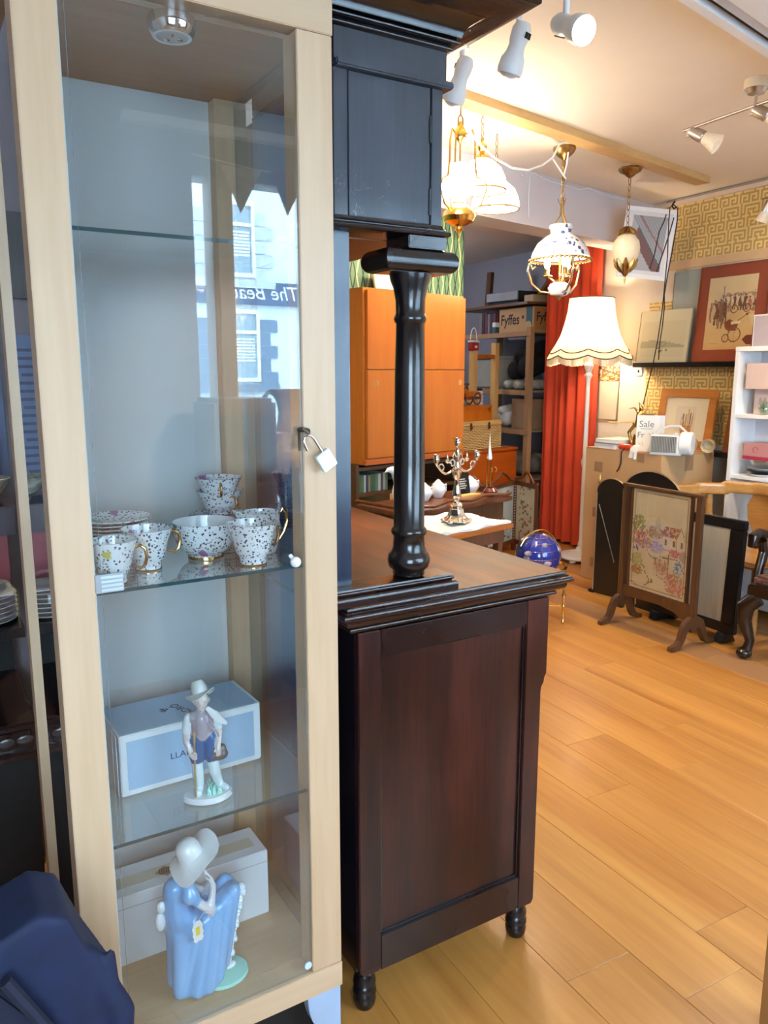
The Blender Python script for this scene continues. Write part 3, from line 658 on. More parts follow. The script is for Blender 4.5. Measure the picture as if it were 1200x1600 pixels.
jb = MB(); n = 36; pr_ = [(.030,0),(.032,.004),(.036,.02),(.042,.04),(.043,.055),(.040,.068),(.041,.078),(.043,.086),(.041,.086),(.038,.066),(.038,.04),(.028,.012)]
vs = []; fs = []; m_ = len(pr_)
for i in range(n):
    a = 2*pi*i/n
    for r, z in pr_:
        k = max(0, cos(a-pi))**6 * max(0, (z-.05)/.036); vs.append(((r+.020*k)*cos(a), r*sin(a)*(1-.15*k), z+.010*k))
for i in range(n):
    j = (i+1) % n
    for k in range(m_-1): fs.append((i*m_+k, j*m_+k, j*m_+k+1, i*m_+k+1))
fs.append(tuple(i*m_ for i in range(n))[::-1]); fs.append(tuple(i*m_+m_-1 for i in range(n)))   # foot and inner floor
jb.add(vs, fs); part('jug_body', jb, chz, jg)
part('handle', MB().tube([(.038,0,.072),(.050,0,.088),(.059,0,.080),(.0605,0,.060),(.052,0,.038),(.040,0,.022)], [.003,.004,.0042,.004,.0034,.002], 8), gilt, jg)
def saucer(u, v, z, r, label, n_=1, group='floral saucers on the middle glass shelf'):
    t_ = thing('saucer', label, 'saucer', K(u,v,z), AK, group)
    part('plate', MB().lathe([(.001,0),(r*.45,0),(r*.50,.002),(r*.75,.006),(r,.016),(r*.985,.018),(r*.72,.009),(r*.46,.004),(.001,.004)], n=40), chz, t_)
    return t_
ORD = ['lowest','second','third','fourth','fifth','sixth','seventh','eighth','ninth','tenth','eleventh','twelfth']
for k in range(6): saucer(.590,1.700,ZS+.0075*k,.071,ORD[k]+' floral saucer counted from the bottom of the pile under the stacked teacups')
for k in range(9): saucer(.347,1.660,ZS+.0075*k,.075,ORD[k]+' floral saucer counted from the bottom of the tall pile at the left', group='tall pile of floral saucers at the left')
cup(.590,1.700,ZS+.0535,.054,.056,rad(-80),'floral teacup under another, standing on the pile of saucers')
cup(.588,1.700,ZS+.0535+.030,.053,.056,rad(-105),'floral teacup on top of the stacked pair')

# ------------------------------------------------------------------ boxes in the cabinet
def carton(name, label, loc, w, d, h, ms, rz=AK):
    t_ = thing(name, label, 'box', loc, rz)
    part('carton', MB().box(0,w,0,d,0,h), ms, t_, .002); return t_
bb = carton('blue_gift_box', 'pale blue and white gift box lying behind the shepherd boy figurine', K(.303,1.536,.6425), .306, .158, .132, plain('white_card', (0.80,0.84,0.86), .5, var=.03), AK+rad(2))
skyc = plain('pale_blue_card', (0.38,0.56,0.74), .35, var=.06, sc=4)
part('front_print', MB().box(.014,.292,-.0006,-.0002,.012,.118), skyc, bb); part('top_print', MB().box(.004,.302,.006,.154,.1322,.1326), skyc, bb); 
part('end_print', MB().box(-.0006,-.0002,.012,.146,.012,.118), skyc, bb)
part('lid_flap', MB().box(-.006,-.0045,.002,.156,.0,.134), plain('white_card', (0.74,0.78,0.82)), bb, .0005)
part('end_flap', MB().box(.3065,.3085,.003,.155,.002,.133), plain('white_card', (0.74,0.78,0.82)), bb, .0005)
nb = plain('navy_print', (0.02,0.035,0.12), .5)
text('lettering', 'LLADRÓ', .026, nb, bb, T((.165,.055,.1328)) @ RZ(rad(110)) @ RX(-pi/2), .0001, 0, .95)
text('emblem', '&', .026, nb, bb, T((.120,.085,.1328)) @ RZ(rad(150)) @ RX(-pi/2), .0001, 0, 1.3)
text('lettering', 'LLADRÓ', .019, nb, bb, T((.102,-.0008,.056)), .0001, 0, 1.1, 'LEFT')
wbx = carton('white_carton', 'long white cardboard carton lying behind the blue lady figurine', K(.286,1.590,.2175), .350, .112, .165, plain('white_carton_card', (0.82,0.83,0.86), .5, var=.02), AK)
part('lid_seam', MB().box(.0,.35,-.0006,-.0001,.136,.1375), plain('grey_crease', (0.45,0.46,0.5), .6), wbx)
part('tape', MB().box(.004,.33,.030,.070,.1652,.1655), plain('clear_tape', (0.66,0.62,0.50), .25), wbx)
em = part('emblem', MB().prism([(.096,.0),(.120,.020),(.144,.0),(.120,-.020)], 0, .0003, M=T((0,.045,.1660)) @ RX(-pi/2)), plain('emblem_grey', (0.25,0.24,0.25), .5), wbx)
for k in range(5):
    part('emblem_stroke', MB().tube([(.108+.005*k,.035,.1664),(.106+.005*k,.045,.1664),(.110+.005*k,.055,.1664)], .0012, 6), plain('emblem_ink', (0.02,0.02,0.02)), em)
# ------------------------------------------------------------------ porcelain shepherd boy
glaze = vcol('painted_glaze', 0.13, 0.6)
SKIN=(.66,.57,.53); VEST=(.37,.33,.38); SHIRT=(.70,.76,.78); BLUE=(.035,.13,.31); SOCK=(.66,.78,.80); HAIR=(.36,.32,.28); MINT=(.36,.72,.62)
bo = thing('shepherd_boy_figurine', 'glazed porcelain boy in a sun hat with staff and satchel on the lowest glass shelf', 'figurine', K(.449,1.452,.6425), AK+rad(-14))
def limbs(name, L_, parent, vox=.0022, smooth=4, m=None):
    b = MB(); C = []
    for p, q, r0, r1, c in L_:
        b.cap(p, q, r0, r1, 12); C.append((p, q, (r0+r1)/2, c))
    return remeshed(name, b, m or glaze, parent, vox, smooth, C, .5)
limbs('body', [
 # head on a neck, turned a little to the figure's right
 ((0,0,.207),(0,-.002,.214),.0145,.0155,SKIN),((-.001,-.011,.200),(0,-.004,.205),.008,.011,SKIN),((-.0005,-.0175,.207),(0,-.015,.210),.0022,.0018,SKIN),
 ((0,.002,.185),(0,0,.200),.0085,.008,SKIN),((0,.006,.219),(0,.004,.222),.0155,.0145,HAIR),
 ((-.0145,0,.207),(-.0155,0,.212),.003,.003,SKIN),((.0145,0,.207),(.0155,0,.212),.003,.003,SKIN),
 # trunk
 ((-.016,.002,.176),(.016,.002,.176),.013,.013,VEST),((0,.002,.172),(0,.003,.140),.0215,.0185,VEST),((-.010,.002,.165),(-.009,.002,.142),.015,.013,VEST),((.010,.002,.165),(.009,.002,.142),.015,.013,VEST),
 ((-.007,-.008,.183),(.0,-.014,.176),.004,.003,SHIRT),((.007,-.008,.183),(.0,-.014,.176),.004,.003,SHIRT),
 ((-.009,.002,.133),(.009,.002,.133),.0165,.0165,BLUE),((-.012,.002,.128),(-.013,0,.092),.0165,.0155,BLUE),((.012,.002,.128),(.016,-.003,.093),.0165,.0155,BLUE),
 # legs and stout socks, shoes
 ((-.013,0,.090),(-.012,-.001,.062),.0130,.0115,SOCK),((-.012,-.001,.060),(-.011,.002,.024),.0125,.0105,SOCK),((-.011,.002,.020),(-.014,-.010,.017),.0095,.008,SOCK),
 ((.017,-.003,.090),(.021,-.006,.062),.0130,.0115,SOCK),((.021,-.006,.060),(.029,.002,.028),.0120,.0100,SOCK),((.029,.002,.024),(.042,-.010,.021),.0090,.0075,SOCK),
 # right arm (left in view) down to the staff
 ((-.025,.003,.176),(-.031,.003,.150),.0105,.0100,SHIRT),((-.031,.003,.148),(-.032,-.001,.128),.0082,.0072,SKIN),((-.032,-.001,.128),(-.024,-.012,.106),.0072,.0058,SKIN),
 ((-.024,-.012,.105),(-.020,-.016,.099),.0062,.0058,SKIN),
 # left arm bent, hand on the satchel
 ((.025,.003,.176),(.032,.004,.152),.0105,.0100,SHIRT),((.032,.004,.150),(.033,0,.136),.0080,.0072,SKIN),((.033,0,.135),(.029,-.014,.117),.0070,.0056,SKIN),((.029,-.014,.116),(.028,-.018,.107),.0055,.005,SKIN),
], bo)
# fingers closed on staff and satchel
fg = MB()
for k in range(4): fg.tube([(-.022,-.0205,.1065-.003*k),(-.018,-.0225,.1062-.003*k),(-.0145,-.020,.106-.003*k),(-.0150,-.0165,.106-.003*k)], .0017, 6)
fg.tube([(-.024,-.016,.108),(-.0195,-.021,.110),(-.0155,-.021,.109)], .0017, 6)
for k in range(4): fg.tube([(.0245+.0027*k,-.0205,.109),(.0243+.0027*k,-.0225,.103),(.0243+.0027*k,-.0220,.0975+.001*abs(k-1))], .0016, 6)
fg.tube([(.023,-.018,.111),(.0205,-.021,.106)], .0017, 6)
part('finger', fg, plain('glazed_skin', SKIN, .15, coat=.5), bo)
part('staff', MB().tube([(-.0185,-.0190,.0135),(-.0185,-.0190,.070),(-.018,-.0190,.12),(-.017,-.018,.150),(-.0175,-.018,.154)], [.0015,.0017,.002,.0026,.0015], 8), plain('ochre_glaze', (.46,.30,.14), .2, coat=.4), bo)
htb = [(.0150,.2175),(.0155,.226),(.0135,.238),(.010,.2435),(.0005,.2445)]
H_ = T((0,.002,.005)) @ T((0,0,.217)) @ RY(rad(-14)) @ RX(rad(-20)) @ T((0,-.001,-.217))
hb = MB(); n = 28; vs = []; fs = []
pr = [(.0150,.2185),(.022,.217),(.0285,.216),(.029,.2175),(.022,.2190),(.0160,.2215),(.0160,.230),(.0140,.240),(.0095,.2460),(.0005,.2465)]
for i in range(n):
    a = 2*pi*i/n
    for k, (r, z) in enumerate(pr):
        w = .0055*cos(2*a+.8)*max(0,(r-.016)/.012)**1 if k < 5 else 0
        vs.append((r*1.02*cos(a), r*1.1*sin(a), z + w))
m_ = len(pr)
for i in range(n):
    j = (i+1) % n
    for k in range(m_-1): fs.append((i*m_+k, j*m_+k, j*m_+k+1, i*m_+k+1))
fs.append(tuple(i*m_ for i in range(n))[::-1])
hb.add(vs, fs, H_); part('hat', hb, plain('cream_glaze', (.66,.66,.62), .15, coat=.5), bo)
fc = MB()
for sx in (-1, 1): fc.ball((sx*.0055,-.0150,.2125), (.0016,.0010,.0012), 8, 6)
fc.ball((0,-.0172,.2020), (.003,.0010,.0007), 8, 6); part('face_features', fc, plain('face_paint', (.22,.15,.13), .2), bo)
limbs('satchel', [((.026,-.010,.106),(.036,-.006,.106),.010,.010,(.14,.12,.12)),((.025,-.010,.094),(.037,-.006,.094),.012,.012,(.14,.12,.12))], bo)
part('strap', MB().tube([(.035,-.004,.113),(.030,-.010,.140),(.018,-.018,.158),(.002,-.014,.178),(-.008,.004,.188)], .0016, 6), plain('glazed_skin2', (.42,.36,.38), .15, coat=.5), bo)
jk = MB().prism([(.006,.199),(.012,.204),(.030,.188),(.050,.163),(.046,.158),(.040,.161),(.026,.168),(.016,.182)], -.0165, -.0115)
part('jacket', jk, plain('white_glaze', (.72,.75,.76), .15, coat=.5), bo, .0015)
bs = MB(); vs = []
poly = [(.046*cos(a)*(1+.10*sin(2*a+1))+.006, .034*sin(a)) for a in [2*pi*i/32 for i in range(32)]]
bs.add([(x,y,0) for x,y in poly]+[(x*.97+.0,y*.97,.012) for x,y in poly], [tuple(range(32))[::-1], tuple(range(32,64))]+[(i,(i+1)%32,32+(i+1)%32,32+i) for i in range(32)])
part('base', bs, porc, bo, .002)
gr = MB()
for k in range(46):
    x = .004 + .036*hsh(k,1); y = -.016 + .032*hsh(k,2); h = .008+.022*hsh(k,3)*max(.2,1-abs(x-.012)/.03)
    gr.tube([(x,y,.0115),(x+.003*(hsh(k,4)-.5),y,.0115+h*.6),(x+.010*(hsh(k,5)-.5),y+.006*(hsh(k,6)-.5),.0115+h)], [.0030,.0024,.0008], 5)
part('grass', gr, plain('mint_glaze', MINT, .15, var=.15, coat=.5), bo)['kind'] = 'stuff'

# ------------------------------------------------------------------ lady in blue on the cabinet floor
DR=(.18,.42,.74); DR2=(.21,.46,.78); PALE=(.68,.68,.72); LACE=(.78,.82,.86)
la = thing('lady_figurine', 'glazed porcelain lady in a blue dress and wide white hat with a price tag', 'figurine', K(.437,1.462,.2175), AK+rad(6))
folds = []
for k in range(9):                               # skirt falling from lap and knees to the hem
    t = k/8
    ax, ay, az = -.020+.080*t, -.020-.006*sin(t*pi), .150+.046*t
    bx, by = -.056+.082*t, -.022-.026*sin(t*pi*.9)
    bz = .019+.050*max(0,t-.3)**1.3
    folds.append(((ax,ay,az),(bx,by,bz),.0165,.0135 if k % 2 else .0165,DR if k % 2 else DR2))
for k in range(6):
    t = k/5
    folds.append(((-.015+.075*t,.020,.150+.045*t),(-.046+.066*t,.022,.024+.055*t),.019,.017,DR))
body = [
 ((-.040,.002,.318-.06),(-.034,.0,.300-.03),.012,.010,PALE),                     # neck
 ((-.026,-.006,.288),(-.020,-.010,.296),.0205,.021,PALE),((-.012,-.016,.280),(-.016,-.014,.286),.013,.014,PALE),   # head bowed forward
 ((-.0035,-.022,.286),(-.005,-.020,.291),.0028,.0022,PALE),
 ((-.052,.004,.236),(-.044,.0,.252),.024,.020,DR),((-.056,.006,.236),(-.054,.006,.190),.0255,.028,DR),((-.054,.006,.190),(-.044,.004,.150),.0285,.034,DR),
 ((-.036,.002,.140),(.020,-.002,.160),.036,.030,DR),((.010,-.012,.165),(.064,-.010,.192),.024,.019,DR2),((.010,.016,.165),(.066,.014,.188),.022,.018,DR2),
 ((-.038,-.024,.246),(-.040,-.030,.232),.015,.017,DR2),((-.030,-.030,.222),(-.036,-.030,.236),.0135,.016,DR2),   # puffed sleeve
 ((-.028,-.032,.218),(.002,-.034,.184),.0105,.0095,PALE),((.002,-.034,.184),(.014,-.024,.228),.0095,.0070,PALE),((.014,-.024,.230),(.010,-.020,.246),.0072,.0062,PALE), # near arm folded to the chin
 ((-.028,.028,.228),(.016,.020,.192),.010,.009,PALE),((.016,.020,.192),(.018,-.008,.236),.009,.0065,PALE),
 ((-.060,.004,.150),(-.066,.004,.030),.020,.018,DR),((-.056,-.012,.14),(-.064,-.018,.018),.019,.017,DR2),((-.058,.018,.14),(-.052,.020,.020),.020,.019,DR),
]
limbs('body', body + folds, la, .0034, 4)
fg = MB()
for k in range(4): fg.tube([(.0105-.0012*k,-.0245+.0035*k,.243),(.0085,-.0225+.0035*k,.253),(.0035,-.020+.0035*k,.259+.001*k),(-.001,-.0185+.003*k,.261+.001*k)], .0022, 6)
fg.tube([(.011,-.0265,.240),(.004,-.0270,.250),(-.002,-.024,.255)], .0022, 6)
part('finger', fg, plain('glazed_pale_skin', PALE, .15, coat=.5), la)
hb = MB(); n = 40; vs = []; fs = []
pr = [(.022,.0),(.034,-.002),(.047,-.005),(.054,-.007),(.055,-.0045),(.047,-.002),(.034,.002),(.027,.006),(.026,.018),(.0225,.030),(.015,.037),(.0005,.040)]
for i in range(n):
    a = 2*pi*i/n
    for k, (r, z) in enumerate(pr):
        e = max(0,(r-.028)/.027); w = e*(.016*max(0,cos(a-.2))**2 + .006*sin(3*a) - .022*max(0,cos(a-pi-.5))**1.5)
        sc_ = 1 + e*.10*cos(a) + (.012*sin(22*a) if k in (3,4) else 0)
        vs.append((r*sc_*cos(a), r*sc_*sin(a)*1.0, z + w))
m_ = len(pr)
for i in range(n):
    j = (i+1) % n
    for k in range(m_-1): fs.append((i*m_+k, j*m_+k, j*m_+k+1, i*m_+k+1))
fs.append(tuple(i*m_ for i in range(n))[::-1])
hb.add(vs, fs, T((-.022,-.004,.302)) @ RX(rad(-6)) @ RY(rad(-20))); part('hat', hb, porc, la)
lc = MB()
for k in range(17):
    t = k/16; x = .082-.044*t + .002*sin(k*2.4); z = .196-.150*t; lc.ball((x,-.016-.012*t-.004*sin(k*1.9),z), (.0085,.013,.0078), 10, 8)
part('lace_hem', lc, plain('lace_glaze', LACE, .2, coat=.5), la)
cs = MB().lathe([(.001,.001),(.044,.001),(.048,.004),(.046,.010),(.034,.013),(.001,.015)], n=32, M=T((.036,-.012,0)) @ Matrix.Diagonal((1.12,.95,1,1)))
part('base', cs, plain('mint_glaze', MINT), la)
part('shoe', MB().ball((.048,-.016,.022), (.014,.009,.007)).ball((.040,-.012,.026), (.009,.008,.010)), porc, la)
part('bow', MB().ball((-.088,.012,.172), (.012,.010,.022)).ball((-.086,.010,.205), (.010,.010,.014)), plain('lace_glaze', LACE), la)
tgp = [(-.0115,-.020),(-.006,-.026),(0,-.0235),(.006,-.026),(.0115,-.020),(.010,-.014),(.0125,-.008),(.011,0),(.0125,.008),(.010,.014),(.0075,.020),(0,.0225),(-.0075,.020),(-.010,.014),(-.0125,.008),(-.011,0),(-.0125,-.008),(-.010,-.014)]
tg = part('price_tag', MB().prism(tgp, -.0006, .0006, M=T((-.036,-.054,.168)) @ RZ(rad(8)) @ RY(rad(-4))), paper, la, label='white scalloped price tag with a yellow sticker')
part('sticker', MB().box(-.0045,.0045,-.0011,-.0007,-.010,.009, M=T((-.036,-.054,.168)) @ RZ(rad(8)) @ RY(rad(-4))), plain('yellow_sticker', (.80,.60,.06), .5), tg)
part('tag_string', MB().tube([(-.036,-.0545,.187),(-.020,-.048,.197),(.002,-.046,.186)], .0006, 5), paper, tg)

# ------------------------------------------------------------------ things left of the cabinet
ds = thing('carved_dresser', 'dark carved wooden dresser at the left edge, loaded with odds and ends', 'dresser', (-.42,2.16,0), rad(2.3))
part('carcass', MB().box(-.50,.53,-.14,.22,.0,.56), blackmatt, ds)
part('carved_edge', MB().box(-.50,.535,-.20,.22,.565,.585).box(-.50,.525,-.185,.22,.5852,.640).box(-.50,.535,-.20,.22,.6402,.660), mahog_x, ds, .006, seg=3)
cv = MB()
for k in range(24): cv.ball((-.46+.042*k,-.187,.612), (.019,.003,.012), 8, 6)
part('carving', cv, plain('carved_highlight', (.055,.045,.045), .3, coat=.3), ds)['kind'] = 'stuff'
part('back_board', MB().box(-.50,.53,.20,.22,.6602,.86), blackmatt, ds)
part('upper_shelf', MB().box(-.50,.53,-.15,.22,.8602,.885), ebony, ds)
part('gallery', MB().box(-.50,-.48,-.15,.20,.6602,.86), ebony, ds)
DX, DY = -.42, 2.16
pst = thing('plate_stack', 'stack of white plates wrapped in clear plastic at the left edge', 'plates', (.03,2.12,.885))
for k in range(6): part('plate', MB().lathe([(.001,0),(.05,0),(.055,.003),(.078,.010),(.079,.012),(.05,.005),(.001,.004)], c=(0,0,.012*k+.0005), n=28), porc, pst)
part('paper_sheet', MB().box(-.07,.068,-.07,.06,.078,.081), plain('grey_paper', (.34,.37,.40), .6), pst)
part('plastic_wrap', MB().lathe([(.081,.0),(.0835,.03),(.083,.07),(.06,.10),(.02,.112)], n=14), glass('plastic_film', (.93,.94,.95), 1.6, .02, .12), pst)
def solid(name, label, cat, loc, w, d, h, m, rz=0, bev=.003, group=None):
    t_ = part(name, MB().box(-w/2,w/2,-d/2,d/2,0,h), m, None, bev); t_.location = loc; t_.rotation_euler = (0,0,rz); tag(t_, label, cat, group); return t_
rb = solid('red_box', 'small crimson box with a pale border beside the plastic-wrapped plates', 'box', (.028,2.27,.885), .15, .10, .20, plain('crimson_card', (.20,.014,.022), .4))
pb = solid('purple_box', 'deep purple presentation box lying on top of the crimson box', 'box', (.03,2.27,1.0855), .19, .16, .075, plain('purple_card', (.018,.003,.012), .35))
bl = thing('patterned_bowl', 'patterned oriental bowl on the purple box', 'bowl', (.055,2.27,1.161))
part('bowl_body', MB().lathe([(.001,0),(.022,0),(.023,.006),(.05,.03),(.07,.065),(.068,.066),(.046,.032),(.001,.010)], n=28), wood('oriental_glaze', (.10,.12,.11),(.5,.5,.44),'x',5,.2,stretch=6), bl)
bd = thing('black_binder', 'black lever binder standing upright in the patterned bowl', 'binder', (.060,2.275,1.174))
part('cover', MB().box(-.022,.022,-.008,.008,0,.150), blackmatt, bd, .002); part('clip', MB().tube([(-.012,0,.1495),(-.012,0,.178),(.010,0,.183),(.014,0,.1495)], .0035, 6), steel, bd)
nts = thing('printed_notice', 'pale blue printed notice on the wall left of the cabinet', 'notice', (-.10,2.46,1.18), rad(2.3))
part('sheet', MB().box(-.20,.235,-.002,.0,0,.42), plain('pale_blue_paper', (.12,.16,.28), .6, var=.03), nts)
for k in range(16): part('print_line', MB().box(-.18,.21 if k % 4 else .10,-.0026,-.0021,.03+.023*k,.0385+.023*k), plain('print_grey', (.06,.07,.13), .6), nts)
pnl = struct('wall_partition', MB().box(-1.6,.165,2.475,2.50,0,ZC-.0005), plain('left_screen_paint', (.20,.18,.20), .8))
crv = MB().box(-1.2,.165,2.455,2.474,1.70,1.93); struct('trim_11', crv, plain('dark_picture_rail', (.035,.025,.025), .5))
bag = thing('navy_bag', 'navy blue fabric bag slumped in front of the dresser at the lower left', 'bag', (.015,1.22,.30), rad(2.3))
NV=(.003,.007,.026); NV2=(.0045,.011,.046)
b_ = MB()
pp_ = [(-.16,.005),(.125,.005),(.150,.06),(.150,.20),(.105,.30),(.075,.385),(.035,.405),(-.02,.385),(-.16,.33)]
b_.prism(pp_, -.07, .07)
for k in range(7):
    x = -.12+.045*k; b_.cap((x,-.072,.02),(x-.025+.01*hsh(k),-.062,.30), .012, .008)
b_.cap((.10,-.05,.30),(.142,-.06,.19),.018,.022); b_.cap((.142,-.06,.19),(.132,-.06,.03),.022,.020)
remeshed('cloth_body', b_, plain('navy_cloth', NV2, .75, var=.25, sc=18), bag, .006, 6, None, .6)
part('flap', MB().prism([(-.15,.10),(.02,.06),(.055,.20),(-.03,.33),(-.15,.28)], -.092, -.078), plain('navy_cloth_dark', NV, .8, var=.3, sc=14), bag, .005)
part('strap', MB().tube([(-.02,-.092,.34),(.04,-.096,.22),(.075,-.094,.10),(.095,-.09,.02)], .010, 8), plain('strap_navy', (.006,.010,.03), .7), bag)
stl = thing('low_stool', 'dark low stool under the navy bag', 'stool', (.015,1.22,0), rad(2.3))
part('seat', MB().box(-.17,.135,-.09,.09,.27,.2995), blackmatt, stl, .004)
for sx in (-.15,.115):
    for sy in (-.07,.07): part('leg', MB().cyl((sx,sy,.0),(sx,sy,.2695),.012,.014), blackmatt, stl)
# ------------------------------------------------------------------ survey helper: sight line met with a plane of the room
_f = Vector((sin(rad(28.8))*cos(rad(10.17)), cos(rad(28.8))*cos(rad(10.17)), -sin(rad(10.17)))); _r = Vector((cos(rad(28.8)), -sin(rad(28.8)), 0)); _u = _r.cross(_f)
def sx(x, y, X): d = _f + _r*((x-600)/1225) - _u*((y-800)/1225); return Vector((0,0,1.5)) + d*(X/d.x)
def sz(x, y, z): d = _f + _r*((x-600)/1225) - _u*((y-800)/1225); return Vector((0,0,1.5)) + d*((z-1.5)/d.z)
def sg(x, y, v):                             # in the G frame: returns (u, z)
    d = _f + _r*((x-600)/1225) - _u*((y-800)/1225); n = Vector((-sin(AG), cos(AG), 0)); p = Vector((0,0,1.5)) + d*(v/d.dot(n))
    return p.x*cos(AG)+p.y*sin(AG), p.z
def sd(x, y, dist): d = _f + _r*((x-600)/1225) - _u*((y-800)/1225); return Vector((0,0,1.5)) + d*(dist/hypot(d.x, d.y))

# ------------------------------------------------------------------ teak cabinet on a bookcase
v = 2.95; uL, uR, zb, zt = 2.578, 3.312, 1.033, 1.903; um = 2.99
tk = thing('teak_cabinet', 'tall orange teak cabinet with flat doors against the green diamond wallpaper', 'cabinet', G(uL, v, zb), AG)
w, h = uR-uL, zt-zb
part('carcass', MB().box(0,w,.019,.36,0,h), teak, tk, .002)
part('base_rail', MB().box(0,w,-.002,.0185,0,.030), teak2, tk, .002)
zs = .475
for k, (a, b) in enumerate(((.016,um-uL),(um-uL+.003,w-.004))):
    part('door', MB().box(a,b,0,.018,zs+.002,h-.012), teak, tk, .0015)
    d_ = part('door', MB().box(a,b,0,.018,.034,zs-.002), teak, tk, .0015)
    hx = a+.058 if k == 0 else b-.035
    part('handle', MB().lathe([(.001,-.012),(.017,-.010),(.020,-.004),(.016,0),(.001,0)], n=20, M=T((hx,0,zs-.068)) @ RX(-pi/2) @ RX(pi)), pine, d_)
part('price_sticker', MB().lathe([(.001,-.0008),(.010,-.0008),(.010,0),(.001,0)], n=20, M=T((-.0002,.13,.52)) @ RZ(-pi/2) @ RX(pi/2) @ RX(pi)), paper, tk)
pfr = thing('cream_picture', 'small cream picture frame standing on top of the teak cabinet', 'frame', G(3.02, 3.24, zt+.0005), AG, rx=rad(-12))
part('frame', MB().box(-.11,.11,-.008,.008,.122,.140).box(-.11,.11,-.008,.008,0,.018).box(-.11,-.092,-.008,.008,.018,.122).box(.092,.11,-.008,.008,.018,.122), plain('cream_gilt', (.70,.58,.38), .5), pfr, .002)
part('picture', MB().box(-.092,.092,-.002,.004,.018,.122), plain('pinkish_print', (.66,.50,.44), .6), pfr)
bc = thing('bookcase', 'dark open bookcase of books under the teak cabinet', 'bookcase', G(uL-.02, 3.0, 0), AG)
bw_ = w + .04
for x0 in (0, bw_-.02): part('side', MB().box(x0,x0+.02,0,.32,0,1.0325), oak, bc)
for z in (.02,.36,.70,.865,1.0): part('shelf', MB().box(.0202,bw_-.0202,.0,.32,z,z+.018), oak, bc)
part('back', MB().box(.0202,bw_-.0202,.3005,.32,.04,1.0), blackmatt, bc)
part('divider', MB().box(.235,.250,.001,.3,.378,.8649), pine, bc)
cols = [(.05,.16,.10),(.10,.22,.13),(.55,.55,.45),(.04,.06,.16),(.35,.30,.18),(.07,.18,.12)]
def book(x, z, t_, h_, c, k, lab, grp):
    o = part('book', MB().box(0,t_,.0,.13,0,h_).box(.0015,t_-.0015,-.0006,-.0001,h_*.62,h_*.80), plain('book_cloth_%d' % k, c, .6, var=.15), None, .0012)
    o.location = G(uL-.02+x, 3.02, z); o.rotation_euler = (0,0,AG); tag(o, lab, 'book', grp)
NTH = ['first','second','third','fourth','fifth','sixth','seventh','eighth','ninth','tenth','eleventh','twelfth']
x = .03
for k in range(12):
    t_ = .013+.008*hsh(k,8); h_ = .085+.012*hsh(k,9)
    book(x, .8835, t_, h_, cols[k % 6], k % 6, NTH[k]+' book from the left on the top shelf of the dark bookcase', 'books on the top bookcase shelf'); x += t_+.001
o = solid('flat_book', 'large navy book with white lettering lying flat on the bookcase shelf', 'book', G(uL+.12,3.06,.7185), .19,.14,.028, plain('navy_cloth_cover', (.015,.04,.22), .4), AG, .002)
part('title_print', MB().box(-.07,.06,-.0706,-.0701,.009,.019), white, o)
cols2 = [(.62,.58,.55),(.12,.12,.22),(.50,.44,.40),(.22,.14,.24),(.70,.66,.60),(.30,.20,.14),(.16,.20,.30)]
x = .024
for k in range(11):
    t_ = .012+.010*hsh(k,18); h_ = .20+.05*hsh(k,19)
    o = part('book', MB().box(0,t_,0,.15,0,h_).box(.002,t_-.002,-.0006,-.0001,h_*.3,h_*.85), plain('spine_%d' % (k % 7), cols2[k % 7], .5, var=.2), None, .0012)
    o.location = G(uL-.02+x, 3.015, .3785); o.rotation_euler = (0,0,AG); tag(o, NTH[k]+' book from the left on the lower bookcase shelf', 'book', 'books on the lower bookcase shelf'); x += t_+.0012
    if x > .222: break
# ------------------------------------------------------------------ writing desk in front of it
wz = .845
wdk = thing('writing_desk', 'red-brown writing desk with a shaped gallery edge behind the bureau', 'desk', G(2.50, 2.60, 0), AG)
tp = []
for k in range(25): t_ = k/24; tp.append((.80*t_, .012*sin(t_*6*pi)))
top = MB(); poly = [(x, y-.015) for x, y in tp] + [(.80,.34),(0,.34)]
pl_ = [(x, y) for x, y in poly]; n = len(pl_)
top.add([(x,y,wz-.022) for x,y in pl_]+[(x,y,wz) for x,y in pl_], [tuple(range(n))[::-1], tuple(range(n,2*n))]+[(i,(i+1)%n,n+(i+1)%n,n+i) for i in range(n)])
part('top', top, walnut, wdk, .003)
part('gallery', MB().tube([(0,.33,wz+.02),(0,.02,wz+.022)]+[(x,y,wz+.018+.006*sin(x*23)) for x,y in tp[::2]]+[(.80,.02,wz+.022)], .009, 8), walnut, wdk)
part('apron', MB().box(.02,.78,.03,.048,wz-.13,wz-.0225).box(.02,.038,.0485,.32,wz-.13,wz-.0225).box(.762,.78,.0485,.32,wz-.13,wz-.0225), oak, wdk)
for a, b in ((.02,.03),(.745,.03),(.02,.29),(.745,.29)): part('leg', MB().box(a,a+.035,b,b+.035,0,wz-.1305), walnut, wdk, .003)
# white ceramic bird jug
ju = thing('white_bird_jug', 'glossy white bird-shaped jug on the writing desk left of the column', 'jug', G(2.615, 2.76, wz+.0005), AG); ju.scale = (1.25,1.25,1.25)
b_ = MB(); b_.cap((.03,0,.045),(.035,0,.085),.045,.040,12).cap((.03,0,.09),(0,0,.135),.034,.026,12).cap((0,0,.14),(-.045,0,.150),.024,.010,12).cap((-.04,0,.150),(-.065,0,.140),.010,.004,10).cap((.05,0,.10),(.10,0,.15),.018,.007,10)
b_.lathe([(.001,0),(.035,0),(.035,.02),(.001,.02)], c=(.03,0,0))
remeshed('body', b_, porc, ju, .005, 4)
